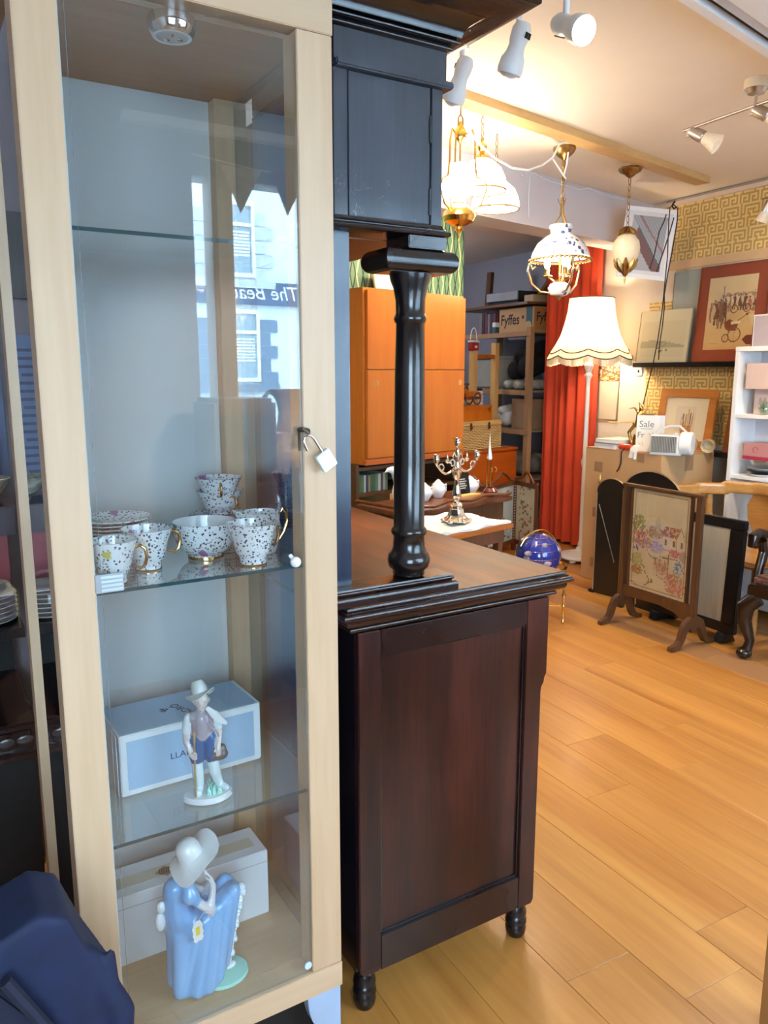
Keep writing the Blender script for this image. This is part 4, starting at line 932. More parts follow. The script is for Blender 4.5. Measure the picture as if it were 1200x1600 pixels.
# ceramics and oddments on the desk
for k, (du, dv, r, lab) in enumerate(((.34,.20,.045,'squat white china pot on the writing desk directly right of the column'),(.47,.22,.040,'white china pot on the writing desk behind the candelabra stem'),(.70,.20,.047,'white china pot at the right end of the writing desk'))):
    t_ = thing('china_pot', lab, 'pot', G(2.50+du, 2.60+dv, wz+.0005), AG, 'white china pots on the writing desk')
    part('body', MB().lathe([(.001,0),(r*.6,0),(r,.03),(r*1.02,.05),(r*.7,.075),(r*.45,.082),(r*.3,.09),(.001,.098)], n=24), porc, t_)
    part('handle', MB().tube([(r*.9,0,.06),(r*1.5,0,.065),(r*1.5,0,.03),(r*.95,0,.025)], .005, 8), porc, t_)
cs_ = thing('dark_framed_card', 'small black framed card with pale print standing on the writing desk', 'card', G(2.50+.60, 2.60+.16, wz+.0025), AG, rx=rad(-8))
part('board', MB().box(-.055,.055,-.006,.006,0,.125), black, cs_, .002); 
for k in range(5): part('print_line', MB().box(-.035,.02+.01*(k%2),-.0068,-.0062,.085-.012*k,.091-.012*k), plain('print_pale', (.5,.48,.45), .6), cs_)
pr_ = solid('wooden_block', 'pale wooden block in front of the framed card on the writing desk', 'block', G(2.50+.56,2.60+.09,wz+.0005), .16,.05,.022, pine, AG)
wst = thing('wire_stand', 'thin upright brass wire stand with a pale finial at the right of the writing desk', 'stand', G(3.24, 2.70, wz+.0005), AG)
part('rod', MB().cyl((-.016,0,.008),(-.012,0,.26),.0025,n=8), brass, wst); part('rod', MB().cyl((.016,0,.008),(.012,0,.26),.0025,n=8), brass, wst)
part('foot', MB().lathe([(.001,0),(.03,0),(.028,.008),(.001,.009)], n=18), pine, wst); part('finial', MB().lathe([(.012,.19),(.016,.20),(.009,.235),(.004,.27),(.001,.33)], n=12), porc, wst)
bpt = thing('brown_pot', 'small reddish brown glazed pot at the right front of the writing desk', 'pot', G(3.20, 2.655, wz+.0005), AG); part('body', MB().lathe([(.001,0),(.02,0),(.036,.018),(.038,.030),(.026,.046),(.022,.046),(.032,.028),(.001,.008)], n=22), plain('red_brown_glaze',(.12,.025,.02),.2,coat=.4), bpt)
# ------------------------------------------------------------------ small table with candelabra
ctb = thing('small_table', 'small orange wood table under a white cloth behind the bureau', 'table', (1.86,2.83,0), AG)
part('top', MB().box(-.26,.27,-.17,.19,.812,.835), teak, ctb, .004)
part('apron', MB().box(-.23,.24,-.14,.16,.75,.8115), walnut, ctb)
for a in (-.21,.22):
    for b in (-.12,.14): part('leg', MB().box(a-.016,a+.016,b-.016,b+.016,0,.7495), walnut, ctb, .002)
cl = MB(); nx, ny = 30, 22
for side in (0, 1):
    for j in range(ny+1):
        for i in range(nx+1):
            x, y = i/nx-.5, j/ny-.5; e = 1 + .06*sin(7*atan2(y, x)); 
            z = .0012 + (.010*vn(i*.45, j*.45, 3)+.003*sin(i*.7+j*.4) + .004)*(1 if side else 0)
            cl.v.append((x*.47*e, y*.33*e, z))
q = (nx+1)*(ny+1)
for j in range(ny):
    for i in range(nx):
        a = j*(nx+1)+i; cl.f.append((q+a,q+a+1,q+a+nx+2,q+a+nx+1)); cl.f.append((a,a+nx+1,a+nx+2,a+1)); cl.c += [None]*2
edge = [i for i in range(nx)]+[ (j*(nx+1)+nx) for j in range(ny)]+[ny*(nx+1)+nx-i for i in range(nx)]+[(ny-j)*(nx+1) for j in range(ny)]
for k in range(len(edge)):
    a, b = edge[k], edge[(k+1)%len(edge)]; cl.f.append((a,b,q+b,q+a)); cl.c.append(None)
o = part('table_cloth', cl, plain('white_linen', (.80,.78,.76), .9, var=.02), None); o.location = (1.865,2.835,.8352); o.rotation_euler = (0,0,AG); tag(o, 'crumpled white cloth on the small table under the candelabra', 'cloth')
cd = thing('candelabra', 'ornate silver plated three-branch candelabra on the white cloth', 'candelabra', (1.90,2.80,.850), AG)
part('base', MB().lathe([(.001,.004),(.050,.004),(.058,.008),(.060,.014),(.048,.022),(.038,.030),(.033,.045),(.030,.06),(.020,.068),(.026,.078),(.020,.086),(.012,.090)], n=48, flute=6, amp=.06), silver, cd)
for k in range(6): a = k*pi/3+.3; part('foot', MB().ball((.056*cos(a),.056*sin(a),.010), (.014,.014,.009), 10, 8), silver, cd)
part('stem', MB().lathe([(.011,.090),(.013,.096),(.009,.102),(.018,.112),(.0205,.122),(.016,.145),(.009,.185),(.012,.192),(.016,.200),(.020,.215),(.022,.222),(.010,.232),(.014,.240),(.011,.25),(.010,.28),(.013,.288),(.009,.295),(.0095,.315),(.006,.325)], n=24), silver, cd)
def socket(x, y, z): return MB().lathe([(.004,0),(.008,.006),(.013,.016),(.014,.028),(.010,.036),(.021,.040),(.022,.043),(.012,.044),(.010,.030)], c=(x,y,z), n=20)
part('candle_socket', socket(0,0,.325), silver, cd)
for k in range(2):
    s_ = 1 if k else -1
    pts = []
    for i in range(25):
        t_ = i/24; pts.append((s_*(.012+.118*t_), 0, .245 - .030*sin(t_*pi*1.0) + .020*t_*t_))
    part('branch', MB().tube(pts, [.0052-.001*i/24 for i in range(25)], 8).tube([(s_*(.100+.020*cos(a)*(1-a/14)),0,.247+.018*sin(a)*(1-a/14)) for a in [i*.45 for i in range(16)]], .0035, 7)
         .tube([(s_*(.030+.017*cos(a)*(1-a/14)),0,.262+.017*sin(a)*(1-a/14)) for a in [i*.45 for i in range(16)]], .0035, 7).tube([(s_*.014,0,.232),(s_*.030,0,.29),(s_*.020,0,.305),(s_*.012,0,.29)], .003, 7), silver, cd)
    part('candle_socket', socket(s_*.130,0,.262), silver, cd)
    part('finial', MB().lathe([(.001,.0),(.008,.004),(.012,.012),(.004,.02),(.005,.026),(.001,.04)], c=(s_*.062,0,.262), n=14), silver, cd)

# ------------------------------------------------------------------ three fold screen, globe
def seg(a, b): d = b-a; return atan2(d.y, d.x), hypot(d.x, d.y)
R_, H2, H1, L_ = Vector((4.08,4.86,0)), Vector((4.12,5.20,0)), Vector((3.66,4.98,0)), Vector((3.50,5.16,0))
fs_ = thing('folding_screen', 'brown three-fold screen with embroidered blue and cream panels in front of the sideboard', 'screen', (H1.x,H1.y,0))
def leaf(a, b, col, fn, nm):
    an, w_ = seg(a, b); M_ = T(a - H1) @ RZ(an); hh = .60
    lf = part('leaf_frame', MB().box(0,.030,-.011,.011,0,hh,M_).box(w_-.030,w_,-.011,.011,0,hh,M_).box(.0305,w_-.0305,-.010,.010,hh-.035,hh,M_).box(.0305,w_-.0305,-.010,.010,.06,.10,M_), walnut, fs_, .003)
    pts = [(w_*t_, 0, hh+.012 + .075*max(0, 1-abs(t_-.5)/.34)**1.0*(1 if abs(t_-.5) < .34 else 0) + .010*sin(t_*4*pi)) for t_ in [i/20 for i in range(21)]]
    part('crest', MB().tube(pts, .012, 8, M=M_), walnut, fs_)
    if fn: panel('embroidered_panel', w_-.061, hh-.136, fn, 30, 50, lf, M_ @ T((w_/2,-.0,.1005)) @ RZ(pi) if False else M_ @ T((.0305,-.002,.1005)), x0=0)
    part('panel_back', MB().box(.0305,w_-.0305,.0,.008,.1005,hh-.0355,M_), walnut if not fn else plain('panel_backing', (.3,.25,.2), .8), lf)
    st_ = MB()
    if fn:
        for k in range(20): st_.box(.0265,.0300,-.0125,-.0112,.105+.0235*k,.115+.0235*k,M_).box(w_-.030,w_-.0265,-.0125,-.0112,.105+.0235*k,.115+.0235*k,M_)
        part('stud_edging', st_, paper, lf)['kind'] = 'stuff'
def emb_blue(u, v):
    c = lerp((.33,.42,.45), (.42,.49,.50), vn(u*5,v*5))
    for bx, by, tx, ty in ((.30,.0,.10,.34),(.42,.0,.62,.28),(.62,.28,.72,.40),(.35,.08,.30,.40),(.62,.28,.50,.42)):
        L2 = (tx-bx)**2+(ty-by)**2; t_ = max(0, min(1, ((u-bx)*(tx-bx)+(v-by)*(ty-by))/L2))
        if hypot(u-bx-t_*(tx-bx), (v-by-t_*(ty-by))*1.4) < .030*(1-by): return (.18,.10,.05) if bx < .4 else (.42,.22,.13)
    if v < .55 and hsh(int(u*15), int(v*26), 5) > .80 and vn(u*4,v*4,2) > .45: return (.08,.09,.06) if hsh(int(u*15),int(v*26),6) > .4 else (.62,.60,.55)
    return c
def emb_cream(u, v):
    if hsh(int(u*9), int(v*24), 7) > .70 and .15 < u < .85: return ((.16,.17,.08),(.45,.20,.10),(.30,.10,.08))[int(hsh(int(u*9),int(v*24),9)*3)]
    return lerp((.52,.46,.32), (.60,.54,.40), vn(u*6,v*9))
leaf(L_, H1, None, None, 0); leaf(H1, H2, None, emb_blue, 1); leaf(H2, R_, None, emb_cream, 2)
gl = thing('gemstone_globe', 'deep blue gemstone globe on a brass floor stand behind the desk corner', 'globe', (3.00,3.55,0))
part('sphere', MB().ball((0,0,.42), .135, 32, 20), wood('lapis', (.010,.015,.14),(.03,.05,.40),'z',2,.12,coat=.6,stretch=6,fine=.2), gl)
ld = MB()
for lo in range(0, 360, 30):
    ld.tube([(.1353*cos(rad(b))*cos(rad(lo)), .1353*cos(rad(b))*sin(rad(lo)), .42+.1353*sin(rad(b))) for b in range(-80,81,10)], .0011, 5)
for b in (-40,-20,0,20,40,60): ld.tube([(.1353*cos(rad(b))*cos(rad(a)), .1353*cos(rad(b))*sin(rad(a)), .42+.1353*sin(rad(b))) for a in range(0,360,10)], .0011, 5, True)
part('meridian_lines', ld, brass, gl)
for k in range(9):
    a, b = rad(200+40*k*1.3), rad(-10+60*hsh(k,4))
    part('continent', MB().ball((.1225*cos(b)*cos(a), .1225*cos(b)*sin(a), .42+.1225*sin(b)), (.022+.012*hsh(k,5),.024,.019), 12, 8), plain('inlaid_stone', (.30,.26,.34), .2, var=.6, sc=40), gl)
part('meridian_ring', MB().tube([(.152*cos(rad(a)),0,.42+.152*sin(rad(a))) for a in range(-160,160,8)], .006, 8), brass, gl)
part('horizon_ring', MB().tube([(.165*cos(rad(a)),.165*sin(rad(a)),.36) for a in range(0,360,10)], .009, 8, True), brass, gl)
lgp = [(.010,0),(.012,.012),(.007,.02),(.007,.10),(.012,.11),(.007,.12),(.009,.16),(.013,.175),(.007,.19),(.007,.26),(.012,.275),(.008,.29),(.008,.352)]
for k in range(3):
    a = rad(-35+120*k); part('leg', MB().lathe(lgp, c=(.160*cos(a),.160*sin(a),0), n=14), brass, gl)
    part('stretcher', MB().cyl((.153*cos(a),.153*sin(a),.11),(.02*cos(a),.02*sin(a),.11),.005), brass, gl)
part('hub', MB().lathe([(.001,.10),(.022,.10),(.024,.11),(.018,.125),(.012,.15),(.010,.262),(.02,.28),(.001,.285)], n=18), brass, gl)
# ------------------------------------------------------------------ back store: sideboard, hamper, ladder, shelving, curtain
sv = 4.40; sl, _z = sg(690,706,sv); sr, _z = sg(808,700,sv); zt = .83
sb = thing('low_sideboard', 'low red-orange teak sideboard with two doors under the wicker hamper', 'sideboard', G(sl, sv, 0), AG)
w = sr-sl
part('carcass', MB().box(0,w,.016,.36,.10,zt-.0255), teak2, sb, .002); part('top', MB().box(-.008,w+.008,-.006,.365,zt-.025,zt), teak2, sb, .003)
sm = sg(770,720,sv)[0]-sl
for a, b, hx in ((.006,sm-.001,sm-.03),(sm+.001,w-.006,sm+.03)):
    d_ = part('door', MB().box(a,b,0,.0155,.11,zt-.035), teak2, sb, .0015)
    part('handle', MB().tube([(hx,0,zt-.20),(hx,-.018,zt-.195),(hx,-.018,zt-.165),(hx,0,zt-.16)], .006, 8), pine, d_)
for a in (.04,w-.04):
    for b in (.05,.32): part('leg', MB().cyl((a,b,0),(a,b,.0995),.012,.018), walnut, sb)
# hamper
hu0, hz0 = sg(712,705,sv+.06); hu1, hz1 = sg(783,656,sv+.06); hh = hz1-zt
hm = thing('wicker_hamper', 'wicker picnic hamper with dark leather straps on the low sideboard', 'hamper', G(hu0, sv+.06, zt+.0005), AG)
hw = hu1-hu0
wick = wood('wicker', (.46,.29,.09),(.66,.46,.19),'x',3,.6,fine=.5,stretch=4)
part('core', MB().box(.008,hw-.008,.008,.252,.002,hh-.03), plain('wicker_shadow', (.07,.04,.012), .9), hm)
cane = MB(); nrow = 15; ns = 12
for r in range(nrow):
    z = .008 + (hh-.045)*r/(nrow-1); pts = []
    for i in range(ns*2+1):
        x = hw*i/(ns*2); pts.append((x, .002 + .0065*(1 if (i+r) % 2 else -1), z))
    cane.tube(pts, .0058, 5)
    cane.tube([(hw-.004+.006*(1 if (i+r) % 2 else -1), .26*i/16, z) for i in range(17)], .0058, 5)
o = part('woven_cane', cane, wick, hm); o['kind'] = 'stuff'
part('rim', MB().tube([(0,0,hh-.026),(hw,0,hh-.026),(hw,.26,hh-.026),(0,.26,hh-.026)], .010, 8, True), wick, hm)
part('lid', MB().box(-.004,hw+.004,-.006,.266,hh-.015,hh), wick, hm, .006)
for q in (.30,.70):
    part('strap', MB().box(hw*q-.012,hw*q+.012,-.0155,-.0115,hh-.075,hh-.012).box(hw*q-.016,hw*q+.016,-.020,-.0167,hh-.055,hh-.045), plain('dark_leather', (.05,.012,.010), .5), hm, .001)
# wooden box and toy car
bu0 = sg(722,640,sv+.07)[0]; bu1, bz1 = sg(770,633,sv+.07)
zb_ = zt+.0005+hh+.0005; bh = bz1-zb_
wb_ = thing('wooden_box', 'orange brown wooden box with a small clasp on top of the hamper', 'box', G(bu0, sv+.08, zb_), AG)
part('body', MB().box(0,bu1-bu0,0,.19,0,bh*.72), teak, wb_, .002); part('lid', MB().box(-.002,bu1-bu0+.002,-.002,.192,bh*.73,bh), teak, wb_, .003)
part('clasp', MB().box(bu1-bu0-.045,bu1-bu0-.025,-.005,-.0025,bh*.55,bh*.85), oldbrass, wb_)
cu0 = sg(727,620,sv+.09)[0]; cu1 = sg(757,620,sv+.09)[0]; cw_ = cu1-cu0
cr_ = thing('toy_car', 'wooden model vintage car on top of the wooden box', 'toy', G(cu0, sv+.10, zb_+bh+.0005), AG); s_ = cw_/.15
part('chassis', MB().box(-.01*s_,.16*s_,.03*s_,.07*s_,.030*s_,.045*s_), walnut, cr_, .002); part('cabin', MB().box(.0,.055*s_,.025*s_,.075*s_,.0455*s_,.085*s_), teak, cr_, .003)
part('roof', MB().box(-.006*s_,.060*s_,.02*s_,.08*s_,.105*s_,.113*s_), walnut, cr_, .002)
part('roof_post', MB().box(.0,.006*s_,.024*s_,.03*s_,.0855*s_,.1045*s_).box(.048*s_,.054*s_,.024*s_,.03*s_,.0855*s_,.1045*s_).box(.0,.006*s_,.07*s_,.076*s_,.0855*s_,.1045*s_).box(.048*s_,.054*s_,.07*s_,.076*s_,.0855*s_,.1045*s_), walnut, cr_)
part('bonnet', MB().box(.0605*s_,.125*s_,.032*s_,.068*s_,.0455*s_,.072*s_), teak, cr_, .004)
for cx_ in (.015,.125):
    for cy_ in (.022,.078): part('wheel', MB().tube([((cx_+.028*cos(a))*s_, cy_*s_, (.0325+.028*sin(a))*s_) for a in [i*pi/10 for i in range(20)]], .0045*s_, 6, True).cyl((cx_*s_-.027*s_,cy_*s_,.0325*s_),(cx_*s_+.027*s_,cy_*s_,.0325*s_),.002).cyl((cx_*s_,cy_*s_,.006*s_),(cx_*s_,cy_*s_,.06*s_),.002), walnut, cr_)
    part('mudguard', MB().tube([((cx_+.036*cos(a))*s_, .024*s_, (.0325+.036*sin(a))*s_) for a in [rad(q) for q in range(20,170,15)]], .005*s_, 6), teak, cr_)
# pine step frame behind the sideboard
lv = 4.92; a0, zA = sg(740,548,lv); a1, zB = sg(774,536,lv)
ldr = thing('pine_step_frame', 'pale pine step frame with one rung rising behind the hamper', 'step frame', G(a0, lv, 0), AG)
part('upright', MB().box(-.028,.026,-.03,.03,0,zA+.0), pine, ldr, .003); part('upright', MB().box(a1-a0-.026,a1-a0+.030,-.03,.03,0,zB), pine, ldr, .003)
for zr in (sg(757,556,lv)[1], .9, .45): part('rung', MB().box(.0265,a1-a0-.0265,-.02,.02,zr-.025,zr+.012), teak, ldr, .002)
rt_ = thing('red_tin', 'small red tin with a white arched handle on top of the pine step frame', 'tin', G(a0-.002, lv, zA+.0005), AG)
part('tin', MB().box(-.045,.045,-.028,.028,0,.075), plain('red_tin_paint', (.35,.03,.02), .35), rt_, .004); part('rim', MB().box(-.049,.049,-.031,.031,.0752,.092), white, rt_, .003)
part('label', MB().box(-.015,.020,-.0292,-.0286,.025,.045), paper, rt_); part('arched_handle', MB().tube([(.045*cos(rad(a)),0,.092+.115*sin(rad(a))) for a in range(0,181,15)], .004, 6), white, rt_)
# store shelving along the right wall of the back store
XS = 4.72
sh = thing('store_shelving', 'rough pine storage shelving of boxes behind the step frame', 'shelving', (XS,5.80,0))
for yy in (0, 1.12):
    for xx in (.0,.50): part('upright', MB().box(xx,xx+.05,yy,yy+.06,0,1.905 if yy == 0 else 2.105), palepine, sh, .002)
levels = [.50,.955,1.325,1.865]
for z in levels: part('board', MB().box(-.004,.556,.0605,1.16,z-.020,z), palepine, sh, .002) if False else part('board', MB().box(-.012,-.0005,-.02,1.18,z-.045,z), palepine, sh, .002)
for z in levels: part('board', MB().box(.0505,.4995,-.02,1.18,z-.018,z), plain('chipboard', (.30,.23,.16), .8, var=.15, sc=40), sh)
part('board', MB().box(-.03,.57,.02,1.20,2.106,2.130), wood('dark_top_board', (.12,.055,.025),(.18,.085,.04),'y'), sh, .002)
def sbox(x0,x1,y0,y1,z0,h,name,label,cat,m,bev=.003,group=None):
    o = part(name, MB().box(x0,x1,y0,y1,0,h), m, None, bev); o.location = (0,0,z0+.0005); return tag(o, label, cat, group)
# banana carton
fy = thing('banana_carton', 'printed fruit carton on the upper store shelf', 'carton', (XS+.055,5.83,1.8655))
part('carton', MB().box(0,.38,0,.52,0,.225), card, fy, .003)
for z0 in (.0,): pass
part('side_print', MB().box(-.0012,-.0004,.015,.105,.05,.222), plain('dark_teal_print', (.03,.10,.14), .6), fy)
part('end_print', MB().box(.012,.378,-.0012,-.0004,.01,.222), plain('orange_card', (.42,.20,.06), .7), fy)
text('lettering', 'Fyffes', .135, ink, fy, T((-.002,.35,.075)) @ RZ(-pi/2), .0002, .05, .95, bold=.002)
text('lettering', 'Fyffes', .115, ink, fy, T((.14,-.002,.095)), .0002, .05, .85, bold=.002)
part('hand_hole', MB().lathe([(.001,-.0015),(.016,-.0015),(.016,0),(.001,0)], n=16, M=T((-.0002,.155,.135)) @ RZ(-pi/2) @ RX(pi/2) @ RX(pi)), ink, fy)
part('banana_print', MB().lathe([(.001,-.0022),(.042,-.0022),(.042,-.0013),(.001,-.0013)], n=20, M=T((0,.070,.055)) @ RZ(-pi/2) @ RX(pi/2) @ RX(pi)), plain('pale_yellow_print', (.50,.40,.20), .7), fy)
fb = thing('dark_file_box', 'dark green flat case with a grey end lying on the top shelf board', 'case', (XS+.02,6.02,2.1305), rad(4))
part('case', MB().box(0,.36,0,.46,.03,.115), plain('dark_green_case', (.015,.030,.022), .35), fb, .003); part('case_end', MB().box(-.004,-.0005,.01,.45,.035,.110), plain('grey_label', (.30,.32,.36), .6), fb); part('foot', MB().box(.02,.34,.02,.44,0,.0295), blackmatt, fb)
sbox(XS+.05,XS+.30,5.84,5.97,2.130,.065,'small_carton','small tan carton on the top shelf board beside the dark case','carton',plain('tan_card',(.52,.38,.24),.7))
pk = part('leaning_plank', MB().box(-.02,.02,-.035,.035,0,.34), oak, None, .002); pk.location = (XS+.10,6.60,2.1305); pk.rotation_euler=(0,rad(4),0); tag(pk, 'dark brown plank end standing on the top shelf board', 'plank')
ez = part('wooden_wedge', MB().prism([(0,0),(.36,0),(.32,.10),(.20,.30),(.15,.30),(.10,.12)], -.03, .03), wood('wedge_brown', (.16,.06,.025),(.24,.095,.04),'x'), None, .003); ez.location = (XS+.10,5.885-.06,2.1965) ; ez.location.z = 2.1965; tag(ez, 'brown shaped wooden piece lying above the tan carton', 'wood piece')
for k in range(6):
    sbox(XS+.06,XS+.20,6.42+.045*k,6.42+.045*k+.038,1.865,.19+.02*hsh(k,3),'book',NTH[5-k]+' worn paperback from the left on the upper store shelf','book',plain('worn_spine_%d'%(k%3),((.16,.05,.09),(.05,.05,.08),(.25,.20,.20))[k%3],.6),.002,'paperbacks on the upper store shelf')
sbox(XS+.02,XS+.25,6.363,6.415,1.865,.06,'teal_box','small teal box on the upper store shelf','box',plain('teal_card',(.05,.13,.17),.5)); sbox(XS+.02,XS+.25,6.363,6.415,1.9255,.045,'pale_box','small pale box on top of the teal box','box',paper)
# soft goods on the shelves
def heap(name, label, cat, loc, L_, m, vox=.012):
    o = bpy.data.objects.new(name, None); bpy.data.objects.remove(o)
    b = MB()
    for p, q, r0, r1 in L_: b.cap(p, q, r0, r1, 10)
    o = remeshed(name, b, m, None, vox, 5, None, .5); o.location = loc; return tag(o, label, cat)
heap('black_garment','crumpled black garment heaped on the middle store shelf','clothing',(XS+.26,6.08,1.325+.185),[((-.12,-.10,.03),(.08,-.12,.10),.11,.10),((-.10,.10,0),(.10,.05,.10),.10,.10),((-.12,0,.12),(.05,-.10,.20),.08,.09),((-.15,-.16,.16),(.0,-.16,.22),.07,.05)], plain('black_cloth',(.006,.006,.008),.9,var=.3))
heap('wrapped_bedding','grey plastic-wrapped bedding under the black garment','bedding',(XS+.25,6.08,1.325+.052),[((-.16,-.17,0),(.10,-.17,0),.05,.05),((-.16,.16,0),(.10,.17,0),.045,.05),((-.17,0,0),(.1,0,0),.05,.05)], plain('plastic_bedding',(.42,.42,.40),.25,var=.3,sc=25))
cb = thing('storage_tub','clear plastic storage tub with a grey lid on the middle store shelf','tub',(XS+.06,6.44,1.3255)); part('tub', MB().box(0,.38,0,.42,0,.30), plain('milky_plastic',(.40,.40,.36),.3), cb, .02); part('lid', MB().box(-.01,.39,-.01,.43,.3005,.325), plain('grey_lid',(.36,.42,.48),.3), cb, .005)
sbox(XS+.06,XS+.40,5.86,6.12,.955,.285,'brown_carton','plain brown carton with faint stamps on the lower store shelf','carton',plain('brown_carton_card',(.34,.22,.14),.75,var=.06))
sbox(4.86,5.05,5.60,5.72,0,1.22,'white_carton_tall','tall cream carton between the shelving and the red curtain','carton',plain('cream_card',(.56,.50,.38),.7))
sbox(4.86,5.05,5.60,5.72,1.2205,.34,'grey_carton','grey-lilac carton on top of the tall cream one','carton',plain('grey_lilac_card',(.30,.27,.30),.7))
heap('white_cloth_heap','white cloth heaped on the lower store shelf beside the carton','cloth',(XS+.24,6.33,.955+.08),[((-.15,-.10,0),(.1,-.08,.03),.07,.07),((-.14,.06,.02),(.1,.08,.05),.07,.06),((-.16,-.02,.09),(0,0,.10),.04,.05)], plain('white_heap',(.50,.48,.46),.9,var=.15))
heap('folded_blankets','folded grey blankets on the bottom store shelf','blankets',(XS+.22,6.18,.50+.06),[((-.12,-.22,.01),(-.12,.24,.01),.06,.06),((.1,-.22,.01),(.1,.24,.01),.06,.06),((-.11,-.20,.10),(-.11,.22,.10),.055,.055),((.1,-.20,.1),(.1,.22,.1),.055,.055),((0,-.20,.05),(0,.22,.05),.09,.09)], plain('grey_blanket',(.20,.18,.16),.9,var=.2))
lin = thing('linen_stack','stack of folded white linen with a navy piece on top, left of the black garment','linen',G(a0+.135,lv+.15,0),AG)
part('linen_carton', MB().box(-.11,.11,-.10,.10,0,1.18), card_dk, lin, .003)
for k in range(4): part('folded_sheet', MB().box(-.10,.10,-.09,.09,1.181+.034*k,1.213+.034*k), plain('linen_white',(.66,.64,.66),.9), lin, .010)
part('navy_piece', MB().box(-.09,.095,-.085,.085,1.318,1.338), plain('navy_piece',(.02,.02,.06),.8), lin, .008)
# red curtain
ct = MB(); p0, p1 = Vector((4.59,4.77,0)), Vector((4.71,5.56,0)); d = (p1-p0); nrm = Vector((-d.y, d.x, 0)).normalized(); N_ = 120
vs = []; fs = []
for s_ in (0, 1):
    for z in (.03, .6, 1.3, 2.0, 2.62):
        for i in range(N_+1):
            t_ = i/N_; amp = .030*(1.05-.2*z/2.6); q = p0 + d*t_ + nrm*(amp*sin(t_*2*pi*7+.5*sin(t_*9)+.12*z)+.012*sin(t_*31) + s_*.004)
            vs.append((q.x, q.y, z))
W_ = N_+1
for r in range(4):
    for i in range(N_):
        a = r*W_+i; b = 5*W_+a
        fs.append((a,a+1,a+W_+1,a+W_)); fs.append((b,b+W_,b+W_+1,b+1))
for i in range(N_): fs.append((i,5*W_+i,5*W_+i+1,i+1)); k = 4*W_+i; fs.append((k,k+1,5*W_+k+1,5*W_+k))
ct.add(vs, fs)
cur = thing('red_curtain', 'long red-orange curtain hanging in folds across the store opening', 'curtain', (0,0,0))
part('cloth', ct, plain('red_orange_velvet', (.55,.050,.012), .75, var=.08, sc=6), cur, ang=80)
part('rail', MB().cyl(p0+Vector((0,0,2.64)), p1+Vector((0,0,2.64)), .012), oldbrass, cur)

lamp('POINT', (3.5, 6.9, 2.45), 15, (.80,.86,1.0), size=.12)      # added cool fill light for the back store
# ------------------------------------------------------------------ framed pictures on the right wall
def framed(name, label, loc, w, h, b, dep, mf, fn, nx, ny, rz=-pi/2, rx=0.0, ry=0.0, mat_w=0.0, mat_m=None, group=None, cat='picture'):
    t_ = thing(name, label, cat, loc, rz, group, rx, ry)
    mb = MB()
    for (x0,x1,z0,z1) in ((0,w,0,b),(0,w,h-b,h),(0,b,b,h-b),(w-b,w,b,h-b)): mb.box(x0,x1,-dep/2,dep/2,z0,z1)
    part('frame', mb, mf, t_, .003)
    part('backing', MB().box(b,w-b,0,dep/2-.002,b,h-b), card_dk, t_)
    if mat_w:
        mm = MB(); c = b; e = b+mat_w
        for (x0,x1,z0,z1) in ((c,w-c,c,e),(c,w-c,h-e,h-c),(c,e,e,h-e),(w-e,w-c,e,h-e)): mm.box(x0,x1,-.004,-.001,z0,z1)
        part('mount', mm, mat_m, t_)
    e = b+mat_w
    panel('print', w-2*e, h-2*e, fn, nx, ny, t_, T((e,-.0025,e)), x0=0)
    return t_
# black picture ledge
lg_ = part('picture_ledge', MB().box(4.53,XW-.001,3.30,4.36,1.530,1.562), black, None, .002); tag(lg_, 'black floating picture ledge on the gold wallpapered wall', 'ledge')
redf = plain('brick_red_mount', (.26,.052,.022), .5, var=.06)
CROWD = []
for k in range(13): CROWD.append((.10+.062*k+.02*hsh(k,1), .50+.05*hsh(k,2), .14+.06*hsh(k,3), .020+.010*hsh(k,4), ((.10,.05,.035),(.16,.06,.05),(.22,.12,.08),(.07,.04,.05),(.34,.16,.13))[int(hsh(k,5)*5)]))
CROWD += [(.085,.36,.26,.034,(.58,.45,.28)),(.135,.34,.30,.030,(.12,.04,.02)),(.190,.29,.36,.036,(.20,.10,.05)),(.245,.35,.30,.026,(.11,.05,.03)),(.055,.38,.24,.016,(.24,.10,.06)),(.80,.18,.30,.05,(.62,.52,.34))]
